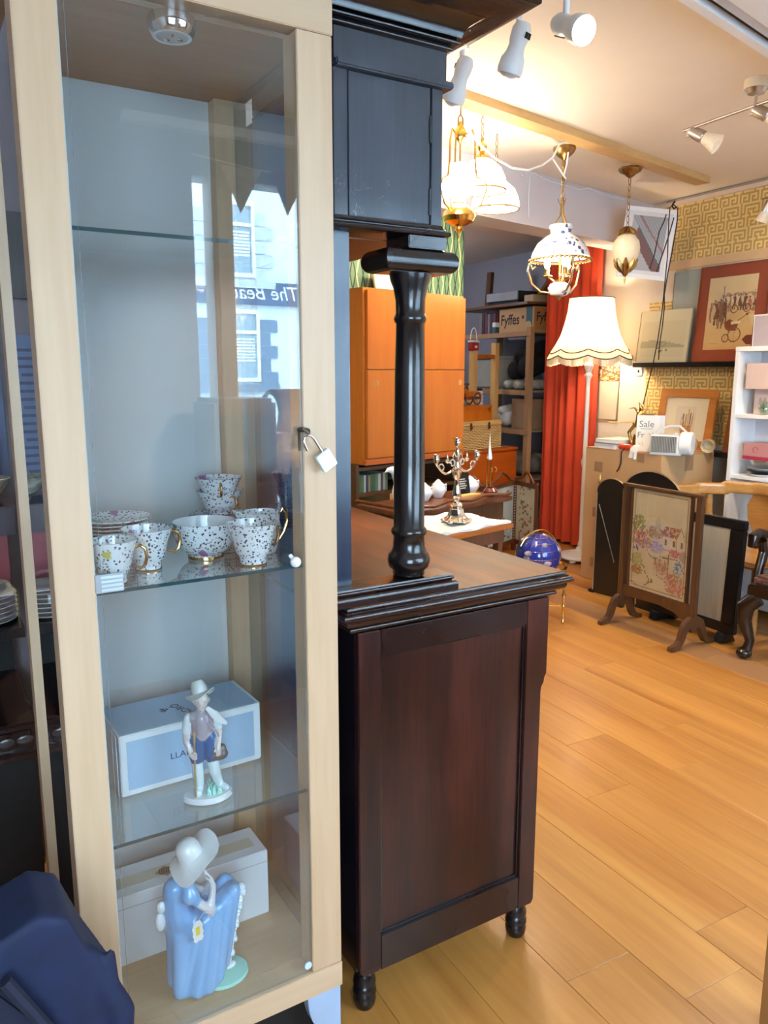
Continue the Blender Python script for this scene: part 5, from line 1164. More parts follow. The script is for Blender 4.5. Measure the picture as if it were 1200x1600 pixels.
def street(u, v):                              # sepia street scene with a crowd, cart and pram
    n1 = vn(u*9,v*9); n2 = vn(u*40,v*40,3)
    c = lerp((.58,.36,.14), (.66,.52,.30), v*1.15-.1+.25*n1)
    if .60 < v < .78 and .12 < u < .62: c = lerp(c, (.60,.45,.34), .8*min(1,(v-.60)*8)*(.6+.5*n1))
    if .64 < v < .74 and .20 < u < .42: c = lerp(c, (.68,.60,.44), .7)
    if v > .70+.05*n2 and v < .74+.05*n2 and .18 < u < .60: c = (.34,.24,.15)
    for cx, b_, hgt, wd_, col in CROWD:
        t_ = (v-b_)/hgt
        if 0 < t_ < 1:
            w = wd_*(1.15-.55*t_+.25*sin(t_*7+cx*40)) if t_ > .28 else wd_*.9
            if t_ < .28 and abs(u-cx) < wd_*.25: continue
            if abs(u-cx-.006*sin(t_*6+cx*30)) < w: c = lerp(col, (.36,.20,.11), .35*n2)
        if hypot(u-cx, (v-b_-hgt-.012)*.8) < .013: c = (.36,.22,.14)
        if hypot(u-cx, (v-b_-hgt-.026)*1.4) < .012: c = (.12,.07,.05)
    if abs(u-.205) < .0045 and .60 < v < .86: c = (.16,.12,.08)
    if hypot(u-.205, v-.865) < .010: c = (.25,.20,.14)
    if abs(u-.60) < .004 and .60 < v < .80: c = (.32,.28,.22)
    for cx, cz, r, w in ((.395,.20,.078,.006),(.285,.155,.042,.006),(.36,.55,.042,.005),(.52,.555,.042,.005),(.60,.56,.036,.005)):
        d = hypot(u-cx, (v-cz)*.82)
        if abs(d-r) < w: c = (.13,.04,.02)
        elif d < r and (abs(sin(6*atan2(v-cz,u-cx))) < .10): c = (.28,.12,.06)
    if hypot((u-.345)/1.15, (v-.335)*.9) < .075 and v < .40-.5*(u-.345): c = lerp((.26,.07,.02),(.16,.045,.02),n2)
    if .34 < u < .46 and abs(v-.365-.10*(u-.40)) < .020: c = (.70,.60,.42)
    if .30 < u < .42 and abs(v-.265) < .008: c = (.14,.05,.03)
    if abs(v-.40-.75*(u-.44)) < .007 and .42 < u < .56: c = (.20,.08,.04)
    if hypot(u-.53, v-.47) < .016: c = (.12,.05,.04)
    if .52 < u < .72 and .16 < v < .46 and u > .66-.36*(v-.16)+.0: c = lerp((.66,.56,.36),(.56,.42,.24),n2*.5)
    if .50 < u < .72 and .06 < v < .19 and u > .50+.9*abs(v-.13): c = (.13,.035,.018)
    if .08 < u < .19 and abs(v-.085-.004*sin(u*220)) < .0045: c = (.35,.25,.14)
    return c
framed('street_scene_picture', 'large picture of an old street crowd in a brick red mount on the black ledge', (4.555,3.838,1.5635), .53, .635, .008, .022, redf, lambda u, v: street(u*.386/.62, v), 130, 165, rx=rad(-4), mat_w=.072, mat_m=redf)
def skyp(u, v): return lerp(lerp((.50,.44,.30),(.52,.42,.30),vn(u*3,v*6)), (.30,.36,.36), v*1.3-.2+.3*vn(u*4,v*4))
framed('sky_picture', 'unframed pale blue sky picture standing behind the street scene on the ledge', (4.615,4.10,1.5635), .46, .635, .006, .014, plain('pale_canvas', (.50,.46,.36), .7), skyp, 24, 32, rx=rad(-1.5))
def bay(u, v):
    c = lerp((.60,.54,.36), (.68,.63,.44), v+.1*vn(u*5,v*5))
    hill = .36+.05*sin(u*5)+.03*vn(u*9,1)
    if .05 < u < .92 and .08 < v < .80: c = lerp((.56,.50,.33),(.64,.58,.40), v)
    if .05 < u < .92 and .28 < v < hill: c = (.36,.34,.22)
    if .40 < u < .62 and .18 < v < .38 and hsh(int(u*40),int(v*40)) > .7: c = (.20,.18,.14)
    return c
framed('bay_print', 'pale greenish bay print leaning at the left end of the black ledge', (4.545,4.345,1.5635), .47, .375, .006, .010, plain('pale_print_edge', (.62,.58,.44), .6), bay, 56, 44, rx=rad(-6))
def abstract(u, v):
    if .10 > u or u > .90 or v < .07 or v > .93: return (.74,.72,.74)
    if v < .75-.95*(u-.22) and v > .52-.95*(u-.22) and u > .22: return (.20,.10,.10)
    if v < .80-.95*(u-.22) and v >= .75-.95*(u-.22) and u > .25: return (.12,.13,.15)
    if abs(v-(.98-.85*(u-.2))) < .025: return (.30,.18,.17)
    if v > .80-.9*(u-.2): return lerp((.28,.30,.34),(.40,.42,.45), .5+.5*sin((u+v)*90))
    return lerp((.40,.41,.45),(.46,.46,.50), vn(u*5,v*5))
pc_ = sd(962, 431, 5.72)
ab = framed('abstract_picture', 'white framed grey and maroon abstract picture hung across the corner', (pc_.x,pc_.y,pc_.z-.002), .335, .452, .028, .02, white, abstract, 44, 64, rz=rad(-32), ry=rad(6), rx=rad(3))
# dark cable looped over a hook
cx = 4.53
def cab(pts): return [tuple(sd(x, y, 5.52+.25*max(0,min(1,(y-430)/150)))) for x, y in pts]
cbl = thing('looped_cable', 'thin dark cable looped over a hook in the corner and hanging down the wall', 'cable', (0,0,0))
part('cable', MB().tube(cab([(1041,335),(1038,345),(1030,362),(1022,400),(1015,420)]), .004, 6).tube(cab([(1053,340),(1046,365),(1036,395),(1026,425)]), .004, 6)
  .tube(cab([(1015,420)]+[(1053,318),(1046,322),(1045,345),(1043,380),(1044,410),(1039,440),(1037,470),(1034,490),(1027,530),(1017,575),(1008,612),(1003,640)][0:0]+[(1017,418),(1015.5,421)]), .004, 6)
  .tube(cab([(1053,320),(1047,324),(1045,345),(1044,372),(1043,400),(1040,430),(1037,462),(1034,490),(1028,530),(1020,570),(1012,602),(1005,632)]), .004, 6)
  .tube(cab([(1053,320),(1059,326),(1058,345),(1054,372),(1049,400),(1043,430),(1038,460),(1038,480),(1035,510),(1031,535),(1029,562)]), .004, 6), plain('dark_cable', (.02,.012,.012), .5), cbl)
part('hook', MB().tube(cab([(1055,314),(1052,318),(1050,322),(1053,326),(1057,323)]), .006, 6), blackmatt, cbl)
# calendar and switch on the white stretch of wall
def garden(u, v):
    c = lerp((.60,.42,.18), (.66,.58,.44), v)
    if v > .62 and vn(u*4,v*7,3) > .45: c = (.34,.22,.24)
    if hsh(int(u*14),int(v*16),4) > .62 and v < .75: c = (.22,.12,.05)
    if abs(v-.45+.35*(u-.5)) < .04: c = (.16,.09,.06)
    return c
q0, q1 = sx(930,600,XW-.006), sx(969,564,XW-.006); wq = q0.y-q1.y
cal = thing('wall_calendar', 'calendar with a garden photograph above a blank cream page on the white wall', 'calendar', (XW-.004, q0.y, 1.10), -pi/2)
panel('photograph', wq, .175, garden, 26, 22, cal, T((0,-.004,.325)), x0=0)
pg = MB(); vs = []; fs = []
for j in range(9):
    for i in range(9): vs.append((wq*i/8, -.003-.018*max(0,1-j/8)*(i/8)**2, .02+.30*j/8))
for j in range(8):
    for i in range(8): a = j*9+i; fs.append((a,a+1,a+10,a+9))
pg.add(vs, fs); part('page', pg, plain('cream_page', (.66,.60,.46), .7, var=.02), cal)
part('backing', MB().box(0,wq,-.002,0,.0,.50), card, cal)
sw = thing('light_switch', 'small white light switch beside the calendar', 'switch', (XW-.0005, 4.40, 1.50), -pi/2)
part('plate', MB().box(-.035,.035,-.008,0,-.035,.035), dullwhite, sw, .002); part('rocker', MB().box(-.006,.006,-.012,-.0082,-.010,.010), blackmatt, sw)

# ------------------------------------------------------------------ big cardboard box and what stands on it
BX, BY0, BY1, BZ = 4.0, 3.555, 4.25, .962
bxo = thing('large_cardboard_box', 'large sealed cardboard box standing on the floor below the calendar', 'box', (BX, BY0, 0))
part('carton', MB().box(0,.50,0,BY1-BY0,0,BZ), card, bxo, .004)
part('top_flap', MB().box(.0,.50,.0,(BY1-BY0)/2-.002,BZ+.0003,BZ+.004).box(.0,.50,(BY1-BY0)/2+.002,BY1-BY0,BZ+.0003,BZ+.004), card, bxo, .001)
tape = plain('brown_tape', (.34,.20,.11), .3)
for z0 in (.80,.47,.10): part('tape', MB().box(-.0012,-.0003,.52,.60,z0,z0+.07), tape, bxo)
part('tape', MB().box(-.0012,-.0003,.145,.205,BZ-.06,BZ-.002), tape, bxo); part('tape', MB().box(.22,.30,-.0012,-.0003,BZ-.11,BZ-.002), tape, bxo)
ZB = BZ+.0045
for k, (w_, d_, h_, m_, lab) in enumerate(((.22,.27,.028,white,'white book at the bottom of the pile at the left end of the cardboard box'),(.21,.26,.012,plain('grey_cover',(.42,.42,.44),.5),'thin grey book in the middle of the pile on the cardboard box'),(.22,.25,.022,paper,'white book on top of the pile on the cardboard box'))):
    z_ = ZB + (0,.0285,.041)[k]
    o = part('flat_book', MB().box(-d_/2,d_/2,-w_/2,w_/2,0,.002).box(-d_/2,d_/2,-w_/2,w_/2,h_-.002,h_).box(-d_/2+.004,d_/2-.004,-w_/2,w_/2-.004,.0021,h_-.0021), m_, None); o.location = (4.15,4.08,z_+.0003); o.rotation_euler=(0,0,rad(4*k-5)); tag(o, lab, 'book', 'pile of books on the cardboard box')
rd = thing('red_tape_dispenser', 'small red dispenser with a dark ribbon hanging down the box front', 'dispenser', (4.035,3.90,ZB))
rb_ = MB(); rb_.cap((0,-.045,.024),(0,.045,.024),.022,.022,12).cap((.01,0,.02),(.04,0,.02),.018,.018,12)
remeshed('body', rb_, plain('bright_red_plastic', (.62,.06,.025), .35), rd, .005, 4)
part('ribbon', MB().tube([(-.02,0,.015),(-.040,.0,-.01),(-.042,-.002,-.08),(-.044,.012,-.125),(-.046,.03,-.145)], .005, 6), plain('dark_ribbon',(.03,.012,.012),.6), rd)
st_ = thing('gilt_dancer_statuette', 'gilt bronze statuette of a dancer with an outstretched arm on the cardboard box', 'statuette', (4.14,3.90,ZB), rad(-50))
limbs('figure', [((0,0,.034),(0,0,.038),.030,.028,SKIN),((-.035,0,.03),(-.06,0,.12),.012,.012,SKIN),((-.06,0,.12),(-.02,0,.175),.012,.014,SKIN),((.02,0,.03),(.03,0,.11),.022,.020,SKIN),((.03,0,.11),(.005,0,.175),.022,.022,SKIN),((-.02,0,.03),(-.01,0,.10),.018,.018,SKIN),
  ((0,0,.175),(0,0,.235),.020,.018,SKIN),((0,0,.235),(.012,0,.252),.020,.016,SKIN),((.012,0,.262),(.014,0,.285),.009,.016,SKIN),((-.01,0,.19),(-.12,-.0,.187),.008,.005,SKIN),((.0,0,.245),(-.03,0,.29),.009,.007,SKIN),((-.03,0,.29),(-.062,0,.283),.007,.006,SKIN),((.02,0,.245),(.05,0,.275),.009,.007,SKIN),((.05,0,.275),(.055,0,.30),.007,.006,SKIN),((.012,.0,.29),(-.005,0,.325),.010,.005,SKIN)], st_, .0055, 3, gold)
part('base', MB().lathe([(.001,0),(.05,0),(.05,.012),(.04,.018),(.001,.018)], n=24), plain('dark_bronze',(.10,.07,.03),.4,.8), st_)
part('spear', MB().cyl((-.20,-.004,.187),(.05,-.004,.187),.0035,n=8), gold, st_)
sg_ = thing('sale_sign', 'white handwritten sale sign on a clip stand on the cardboard box', 'sign', (4.10,3.775,ZB), rad(-48), rx=rad(-10))
part('card', MB().box(-.075,.075,-.003,.003,0,.245), paper, sg_, .001); part('clip', MB().box(-.035,.035,-.008,.008,.245,.255), oldbrass, sg_, .002)
part('side_board', MB().box(.0755,.105,-.003,.003,.0,.245), dullwhite, sg_, .001)
pen = plain('grey_pen', (.16,.16,.19), .6)
text('lettering', 'Sale', .062, pen, sg_, T((-.01,-.0036,.165)), .0001); text('lettering', 'Fr', .055, pen, sg_, T((-.045,-.0036,.095)), .0001); part('scribble', MB().tube([(.005,-.0036,.125),(.02,-.0036,.10),(.03,-.0036,.13),(.04,-.0036,.10),(.015,-.0036,.095),(.055,-.0036,.108)], .0014, 5), pen, sg_); part('underline', MB().box(-.05,.03,-.0036,-.0031,.152,.155), pen, sg_)
part('scribble', MB().tube([(-.055,-.0036,.06),(-.045,-.0036,.04),(-.035,-.0036,.065),(-.025,-.0036,.035)], .0014, 5), pen, sg_)
fh = thing('fan_heater', 'white electric fan heater with a grey grille on the cardboard box', 'heater', (4.075,3.575,ZB+.0005), rad(-62)); fh.scale = (1.22,1.22,1.22)
part('casing', MB().box(-.085,.065,-.045,.065,.008,.105).box(-.088,.08,-.048,.068,.0,.0078), white, fh, .008)
part('drum', MB().tube([(.062,.01,.060),(.066,.01,.060),(.118,.01,.060),(.124,.01,.060)], [.056,.063,.063,.056], 28), white, fh)
part('grille', MB().box(-.078,.052,-.0475,-.0455,.014,.098), plain('grille_dark',(.09,.09,.085),.5), fh)
gv = MB()
for k in range(16): gv.box(-.075+.0082*k,-.0715+.0082*k,-.0515,-.0478,.016,.096)
part('grille_bar', gv, plain('grille_grey',(.42,.42,.40),.4), fh)['kind'] = 'stuff'
part('carry_handle', MB().tube([(-.07,.02,.105),(-.06,.02,.128),(0,.02,.150),(.05,.02,.150),(.085,.02,.120)], .006, 8), dullwhite, fh)
part('dial', MB().lathe([(.001,.0),(.012,.0),(.012,.010),(.001,.010)], c=(.03,.02,.106), n=16), dullwhite, fh)
tgd = thing('paper_tag', 'crumpled white paper tag hanging over the front edge of the cardboard box', 'paper', (4.02,3.80,ZB))
q = MB(); nn = 10
for j in range(nn+1):
    for i in range(nn+1):
        u_, v_ = i/nn, j/nn; q.v.append((-.026-.010*vn(u_*4,v_*4)+.06*max(0,v_-.4) , .055*(u_-.5)*(1.25-.4*v_)-.03*v_, .010*vn(u_*5,v_*5,2)-.048+.085*min(v_,.62)/.62+.012*max(0,v_-.62)))
for j in range(nn):
    for i in range(nn): a = j*(nn+1)+i; q.f.append((a,a+1,a+nn+2,a+nn+1)); q.c.append(None)
part('sheet', q, paper, tgd)
for k, (yy, lab) in enumerate(((3.648,'left one of two cream cups on their sides behind the fan heater'),(3.540,'right one of two cream cups on their sides behind the fan heater'))):
    cp_ = thing('cream_cup', lab, 'cup', (4.40+.03*k,yy+.006*(1-k),.9695), rad(20), 'cream cups behind the fan heater')
    part('cup_body', MB().lathe([(.001,0),(.022,0),(.042,.03),(.046,.075),(.043,.075),(.036,.03),(.001,.012)], n=24, M=T((0,0,.047)) @ RY(rad(-100)) @ T((0,0,-.03))), plain('cream_glaze2', (.66,.55,.36), .2, coat=.4), cp_)
# narrow dark side table behind the box
nt_ = thing('side_table', 'narrow dark side table between the cardboard box and the gold wallpaper', 'table', (4.575,3.60,0))
part('top', MB().box(-.07,.065,-.285,.65,.930,.960), black, nt_, .003); part('shelf', MB().box(-.06,.06,-.29,.64,.40,.42), black, nt_)
for yy in (-.27,.60): part('side', MB().box(-.06,.06,yy,yy+.02,0,.9295), black, nt_)
def flowers(u, v):
    c = (.66,.58,.42)
    if .26 < u < .74 and .20 < v < .80: c = lerp((.60,.54,.40),(.56,.50,.44), vn(u*6,v*6))
    if .40 < u < .68 and v > .2:
        for k in range(7):
            fx = .36+.05*k
            if abs(u-fx-.06*(v-.4)*(k-3)*.5) < .016 and v < .55+.20*hsh(k,2): c = ((.42,.24,.06),(.50,.32,.10),(.22,.12,.10))[k%3]
    if .42 < u < .66 and .16 < v < .34 and vn(u*20,v*20,3) > .4: c = (.40,.16,.04)
    return c
pf = wood('knotty_pine_frame', (.42,.15,.03),(.56,.24,.06),'x',1.4,.35,coat=.2)
framed('pine_framed_flowers', 'pine framed flower print leaning on the gold wallpaper behind the sale sign', (4.515,4.095,.9615), .49, .42, .062, .024, pf, flowers, 60, 50, rx=rad(-8))
def landsc(u, v): return lerp(lerp((.10,.09,.04),(.20,.19,.09),vn(u*6,v*8)), (.42,.44,.42), max(0,(v-.55)*3*vn(u*3,2)))
framed('small_landscape', 'small wood framed dark landscape at the right end of the side table', (4.545,3.525,.9615), .213, .38, .045, .024, wood('reddish_frame',(.22,.06,.015),(.34,.11,.03),'z',1.4,.35), landsc, 40, 44, rx=rad(-9), mat_w=.02, mat_m=gold)

# ------------------------------------------------------------------ arched black screen, embroidered fire screen, black frame
def arch_leaf(w, hside, hapex, M_, parent, lab):
    pts = [(0,0),(w,0)] + [(w*.5+w*.5*cos(rad(a)), hside+(hapex-hside)*sin(rad(a))) for a in range(0,181,12)]
    lf = part('leaf', MB().prism(pts, -.006, .006, M_), plain('black_lacquer', (.016,.013,.011), .3, var=.2, coat=.3), parent)
    part('edging', MB().tube([(w*.5+w*.5*cos(rad(a)),-.002,hside+(hapex-hside)*sin(rad(a))) for a in range(0,181,10)], .006, 6, M=M_).tube([(.004,-.004,.02),(.004,-.004,hside)], .006, 6, M=M_).tube([(w-.004,-.004,.02),(w-.004,-.004,hside)], .006, 6, M=M_), plain('bronze_edging', (.50,.38,.26), .3, .8), lf)
    return lf
asn = thing('arched_fireguard', 'black arch-topped folding fireguard leaning by the cardboard box', 'fireguard', (3.79,3.90,0))
wA = .50
arch_leaf(.24, .70, .80, T((0,0,.0)) @ RZ(rad(-80)), asn, 'l'); 
M2 = T((.03,-.21,0)) @ RZ(rad(-93)); arch_leaf(wA, .72, .885, M2, asn, 'm')
M3 = T((-.01,-.40,0)) @ RZ(rad(-88)); arch_leaf(.24, .66, .775, M3, asn, 'r')
part('carry_handle', MB().tube([(.02,-.46,.77),(.02,-.47,.80),(.02,-.52,.815),(.02,-.57,.80),(.02,-.58,.765)], .008, 8), walnut, asn)
part('finial', MB().lathe([(.006,.0),(.010,.02),(.006,.03),(.009,.05),(.004,.07),(.001,.10)], c=(.02,.0,.78-.06), n=14), brass, asn)
part('foot', MB().box(-.02,.06,-.02,.02,0,.02).box(-.02,.06,-.70,-.66,0,.02), blackmatt, asn)
part('scratch_rod', MB().cyl((-.012,-.035,.62),(-.014,-.20,.25),.003), steel, asn)
def cottage(u, v):
    c = lerp((.60,.50,.34), (.66,.56,.38), vn(u*12,v*16))
    fr = (abs(u-.045) < .006 or abs(u-.955) < .006) and .03 < v < .97 or (abs(v-.97) < .004 or abs(v-.03) < .004) and .045 < u < .955
    if fr: return (.22,.17,.10)
    H = hsh(int(u*44), int(v*60), 1)
    def blob(cx, cz, rx_, rz_, cols_, d=.5):
        e = ((u-cx)/rx_)**2 + ((v-cz)/rz_)**2
        if e < 1 and H > d*e*.8: return cols_[int(hsh(int(u*44),int(v*60),3)*len(cols_))]
        return None
    for a in ((.12,.66,.13,.09,[(.28,.28,.10),(.42,.38,.18),(.24,.22,.08)]),(.47,.68,.05,.09,[(.46,.42,.24),(.52,.46,.30)]),(.42,.60,.16,.06,[(.36,.20,.10),(.50,.26,.14),(.34,.30,.12)]),
              (.14,.56,.13,.05,[(.50,.10,.08),(.42,.07,.07),(.55,.26,.20)]),(.20,.48,.20,.06,[(.46,.20,.10),(.36,.24,.38),(.50,.30,.12)]),(.46,.46,.13,.06,[(.30,.30,.55),(.42,.38,.55),(.50,.42,.50)]),
              (.10,.42,.055,.04,[(.10,.11,.30),(.60,.56,.50)]),(.78,.44,.10,.04,[(.50,.14,.14),(.55,.24,.24)]),(.92,.42,.07,.06,[(.52,.28,.40),(.40,.36,.20)]),
              (.13,.30,.12,.07,[(.40,.36,.16),(.50,.44,.20)]),(.13,.19,.11,.05,[(.52,.24,.06),(.50,.10,.05),(.36,.30,.10)]),(.56,.28,.14,.08,[(.55,.22,.16),(.60,.36,.28),(.34,.30,.14)]),
              (.86,.30,.09,.07,[(.16,.24,.40),(.26,.36,.48),(.60,.56,.46)]),(.80,.14,.18,.11,[(.58,.24,.20),(.55,.16,.12),(.60,.40,.34),(.34,.34,.12)]),(.96,.62,.05,.06,[(.62,.50,.20),(.5,.42,.3)])):
        r = blob(*a)
        if r: return r
    if .585 < v < .685 and .50+(v-.585)*1.1 < u < .80+(v-.585)*.65: return [(.44,.20,.10),(.58,.42,.24),(.30,.13,.08)][int(H*3)]
    if .575 < v < .69 and (abs(u-(.865+(.685-v)*.9)) < .008 or abs(u-(.80+(v-.585)*.65)) < .008): return (.36,.15,.09)
    if .53 < u < .955 and .45 < v < .585:
        if any(abs(u-q) < .020 and .50 < v < .56 for q in (.62,.76,.89)): return (.26,.15,.09)
        return (.40,.26,.15) if abs(u-.805) < .006 or abs(v-.452) < .004 else lerp((.62,.52,.36),(.68,.58,.42),H)
    if abs(u-.68) < .010 and .18 < v < .42: return (.30,.15,.08)
    if v < .42 and abs(vn(u*5, v*9, 8)-.5) < .035 and H > .3: return (.24,.20,.10)
    return c
fsx = 3.48; y0, y1 = 3.352, 2.792; sw_ = y0-y1
fsn = thing('embroidered_fire_screen', 'oak fire screen with an embroidered cottage garden panel on splayed feet', 'fire screen', (fsx, y0, 0), -pi/2)
part('upright', MB().box(0,.032,-.018,.018,.085,.832), oak, fsn, .004); part('upright', MB().box(sw_-.032,sw_,-.018,.018,.085,.832), oak, fsn, .004)
part('top_rail', MB().box(-.006,sw_+.006,-.020,.020,.8325,.850), oak, fsn, .004)
ap = [(.0325,.165),(.0325,.235),(sw_-.0325,.235),(sw_-.0325,.130),(sw_-.10,.140),(sw_-.14,.165),(sw_*.5+.02,.180),(.14,.175)]
part('apron', MB().prism(ap, -.010, .010), oak, fsn, .002)
part('panel_stile', MB().box(.060,.075,-.012,.010,.236,.8315), oak, fsn, .002); part('panel_stile', MB().box(sw_-.075,sw_-.060,-.012,.010,.236,.8315), oak, fsn, .002)
em_ = panel('embroidery', sw_-.151, .590, cottage, 88, 120, fsn, T((.0755,-.004,.238)), x0=0)
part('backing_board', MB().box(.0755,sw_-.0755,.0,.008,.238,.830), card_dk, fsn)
part('glass_front', MB().box(.0755,sw_-.0755,-.0085,-.0065,.238,.830), glass('screen_glass', (.98,.98,.97), 1.3), fsn)
for xx in (.016, sw_-.016):
    for s_ in (-1, 1):
        pts = [(xx,s_*.010,.155),(xx,s_*.045,.150),(xx,s_*.070,.120),(xx,s_*.085,.075),(xx,s_*.105,.040),(xx,s_*.140,.018),(xx,s_*.165,.012)]
        fo = MB(); pz = [(s_*.0,.175),(s_*.035,.172),(s_*.070,.150),(s_*.092,.105),(s_*.105,.060),(s_*.128,.034),(s_*.170,.024),(s_*.172,.0),(s_*.130,.002),(s_*.092,.018),(s_*.070,.050),(s_*.052,.095),(s_*.030,.115),(s_*.0,.085)]
        fo.prism(pz, -.017, .017, T((xx,0,0)) @ RZ(pi/2) @ Matrix.Diagonal((1,1,1,1)))
        part('foot', fo, oak, fsn, .003)
bkf = thing('black_firescreen_frame', 'black framed grey-green fire screen standing behind the embroidered one', 'fire screen', (3.70,3.325,0), -pi/2, rx=rad(-2.5))
bw2 = .62; mb = MB()
for (x0_,x1_,z0_,z1_) in ((0,bw2,.06,.115),(0,bw2,.645,.70),(0,.055,.1155,.6445),(bw2-.085,bw2,.1155,.6445)): mb.box(x0_,x1_,-.02,.02,z0_,z1_)
part('frame', mb, black, bkf, .004); part('panel', MB().box(.055,bw2-.085,-.008,.008,.1155,.6445), wood('grey_silk',(.38,.33,.24),(.50,.45,.34),'z',1.0,.6), bkf)
for xx in (.05, bw2-.10): part('foot', MB().prism([(-.045,.006),(.07,.006),(.045,.045),(.02,.0595),(-.02,.0595),(-.035,.045)], -.03, .03, T((xx+.03,0,0)) @ RZ(pi/2)), black, bkf, .003)

# ------------------------------------------------------------------ chairs at the right edge
hc = thing('carver_chair', 'honey coloured carver chair with a curved arm rail in front of the white shelves', 'chair', (4.05,2.98,0), rad(-90))
rail = [(-.36+.0,-.16,.775),(-.33,.0,.785),(-.22,.13,.80),(-.05,.19,.805),(.12,.17,.80),(.25,.06,.785),(.31,-.10,.77)]
hm_ = MB()
rl = MB(); P_ = [Vector(p) for p in rail]; n = len(P_)
for k in range(n-1):
    a, b = P_[k], P_[k+1]; d = (b-a); an = atan2(d.y, d.x)
    rl.add([(-.01,-.034,-.036),(d.length+.01,-.034,-.036),(d.length+.01,.034,-.036),(-.01,.034,-.036),(-.01,-.034,.034),(d.length+.01,-.034,.034),(d.length+.01,.034,.034),(-.01,.034,.034)],[(0,3,2,1),(4,5,6,7),(0,1,5,4),(1,2,6,5),(2,3,7,6),(3,0,4,7)], T(a) @ RZ(an))
remeshed('arm_rail', rl, honey, hc, .008, 6)
part('back_splat', MB().prism([(-.06,.44),(.06,.44),(.05,.52),(.10,.62),(.11,.70),(.075,.76),(.09,.80),(-.09,.80),(-.075,.76),(-.11,.70),(-.10,.62),(-.05,.52)], .165, .185, T((.02,0,0))), honey, hc, .004)
for xx, yy in ((-.28,.06),(.24,.08),(-.34,-.12),(.30,-.10)): part('arm_post', MB().tube([(xx,yy,.43),(xx*1.03,yy+.02,.55),(xx*.99,yy,.66),(xx,yy,.775)], [.022,.030,.022,.020], 10), honey, hc)
part('seat', MB().box(-.30,.28,-.20,.20,.40,.44), honey, hc, .02)
for xx, yy in ((-.26,-.16),(.24,-.16),(-.24,.16),(.22,.16)): part('leg', MB().tube([(xx,yy,.399),(xx*1.02,yy,.2),(xx*1.08,yy*1.05,0)], [.022,.026,.018], 10), honey, hc)
da = thing('dark_armchair', 'dark carved armchair with scroll arms and ball-and-claw foot at the right edge', 'chair', (3.84,2.317,0), rad(-90))
dk = wood('dark_chair_wood', (.006,.003,.002),(.020,.008,.004),'z',1.2,.28,coat=.3,bump=0)
for sxx in (-.26,.26):
    part('leg', MB().tube([(sxx*.80,-.22,.335),(sxx*.98,-.25,.28),(sxx*.98,-.25,.20),(sxx*.86,-.235,.10),(sxx*.88,-.245,.045),(sxx*.92,-.25,.030)], [.045,.048,.036,.024,.026,.034], 12).ball((sxx*.92,-.252,.030), (.040,.042,.0295)), dk, da)
    part('leg', MB().tube([(sxx*.85,.22,.345),(sxx*.88,.24,.2),(sxx*.9,.28,0.0)], [.028,.024,.020], 10), dk, da)
    part('arm', MB().tube([(sxx,.22,.63),(sxx*1.04,.08,.625),(sxx*1.06,-.08,.640),(sxx*1.06,-.16,.66),(sxx*1.06,-.205,.645),(sxx*1.06,-.205,.605),(sxx*1.06,-.175,.600)], [.020,.024,.026,.028,.028,.026,.020], 12), dk, da)
    part('arm_support', MB().tube([(sxx*1.05,-.13,.62),(sxx*1.08,-.10,.55),(sxx*1.0,-.16,.46),(sxx*.98,-.17,.40)], [.022,.026,.024,.028], 12), dk, da)
    part('back_post', MB().tube([(sxx*.9,.25,.40),(sxx*.88,.27,.65),(sxx*.82,.33,.98)], [.024,.022,.018], 10), dk, da)
part('seat_rail', MB().box(-.25,.25,-.26,.24,.345,.405), dk, da, .008); part('crest_rail', MB().tube([(-.22,.33,.98),(0,.34,1.0),(.22,.33,.98)], .025, 10), dk, da)
def tap(u, v): return ((.10,.05,.03),(.32,.20,.09),(.36,.10,.10),(.46,.36,.24))[int(hsh(int(u*22),int(v*22),3)*4)] if hsh(int(u*22),int(v*22),1) > .35 else (.13,.07,.04)
part('seat_pad', MB().box(-.235,.235,-.245,.22,.4055,.455), plain('dark_tapestry', (.12,.05,.035), .9, var=.6, sc=50), da, .015)
panel('tapestry_back', .36, .42, tap, 30, 34, da, T((0,.262,.50)))
part('back_pad', MB().box(-.185,.185,.265,.295,.49,.93), plain('dark_tapestry',(.12,.05,.035)), da, .01)
cu_ = thing('pink_cushion', 'round pale pink patterned cushion on the dark armchair', 'cushion', (3.72,2.40,.4555), rad(-90))
part('cushion', MB().ball((0,0,.045), (.115,.10,.045), 24, 14), plain('pink_floral_cloth', (.62,.36,.33), .9, var=.45, sc=30), cu_)
# ------------------------------------------------------------------ white shelf unit with giftware
ws = thing('white_shelf_unit', 'white open shelf unit of giftware against the right wall', 'shelf unit', (4.305,3.30,0), -pi/2)
wl, wd_ = 1.25, .212
part('side', MB().box(0,.030,0,wd_,0,1.62), white, ws, .002); part('side', MB().box(wl-.03,wl,0,wd_,0,1.62), white, ws, .002)
part('top', MB().box(-.001,wl+.001,-.001,wd_,1.6205,1.650), white, ws, .002)
for z in (.04,.42,.835,1.215): part('shelf', MB().box(.0305,wl-.0305,.004,wd_-.006,z,z+.022), white, ws, .001)
part('back', MB().box(.0305,wl-.0305,wd_-.005,wd_,.03,1.62), plain('white_back',(.70,.70,.73),.6), ws)
def gift(name, label, xl, yl, z, w, d, h, m, grp=None, rz=0, cat='box'):
    t_ = thing(name, label, cat, (4.305+yl, 3.30-xl, z+.0005), -pi/2+rz, grp); part('carton', MB().box(0,w,0,d,0,h), m, t_, .002); return t_
pinkc = plain('pale_pink_card', (.66,.50,.46), .5, var=.03); lil = plain('grey_lilac_box', (.42,.36,.40), .5, var=.03)
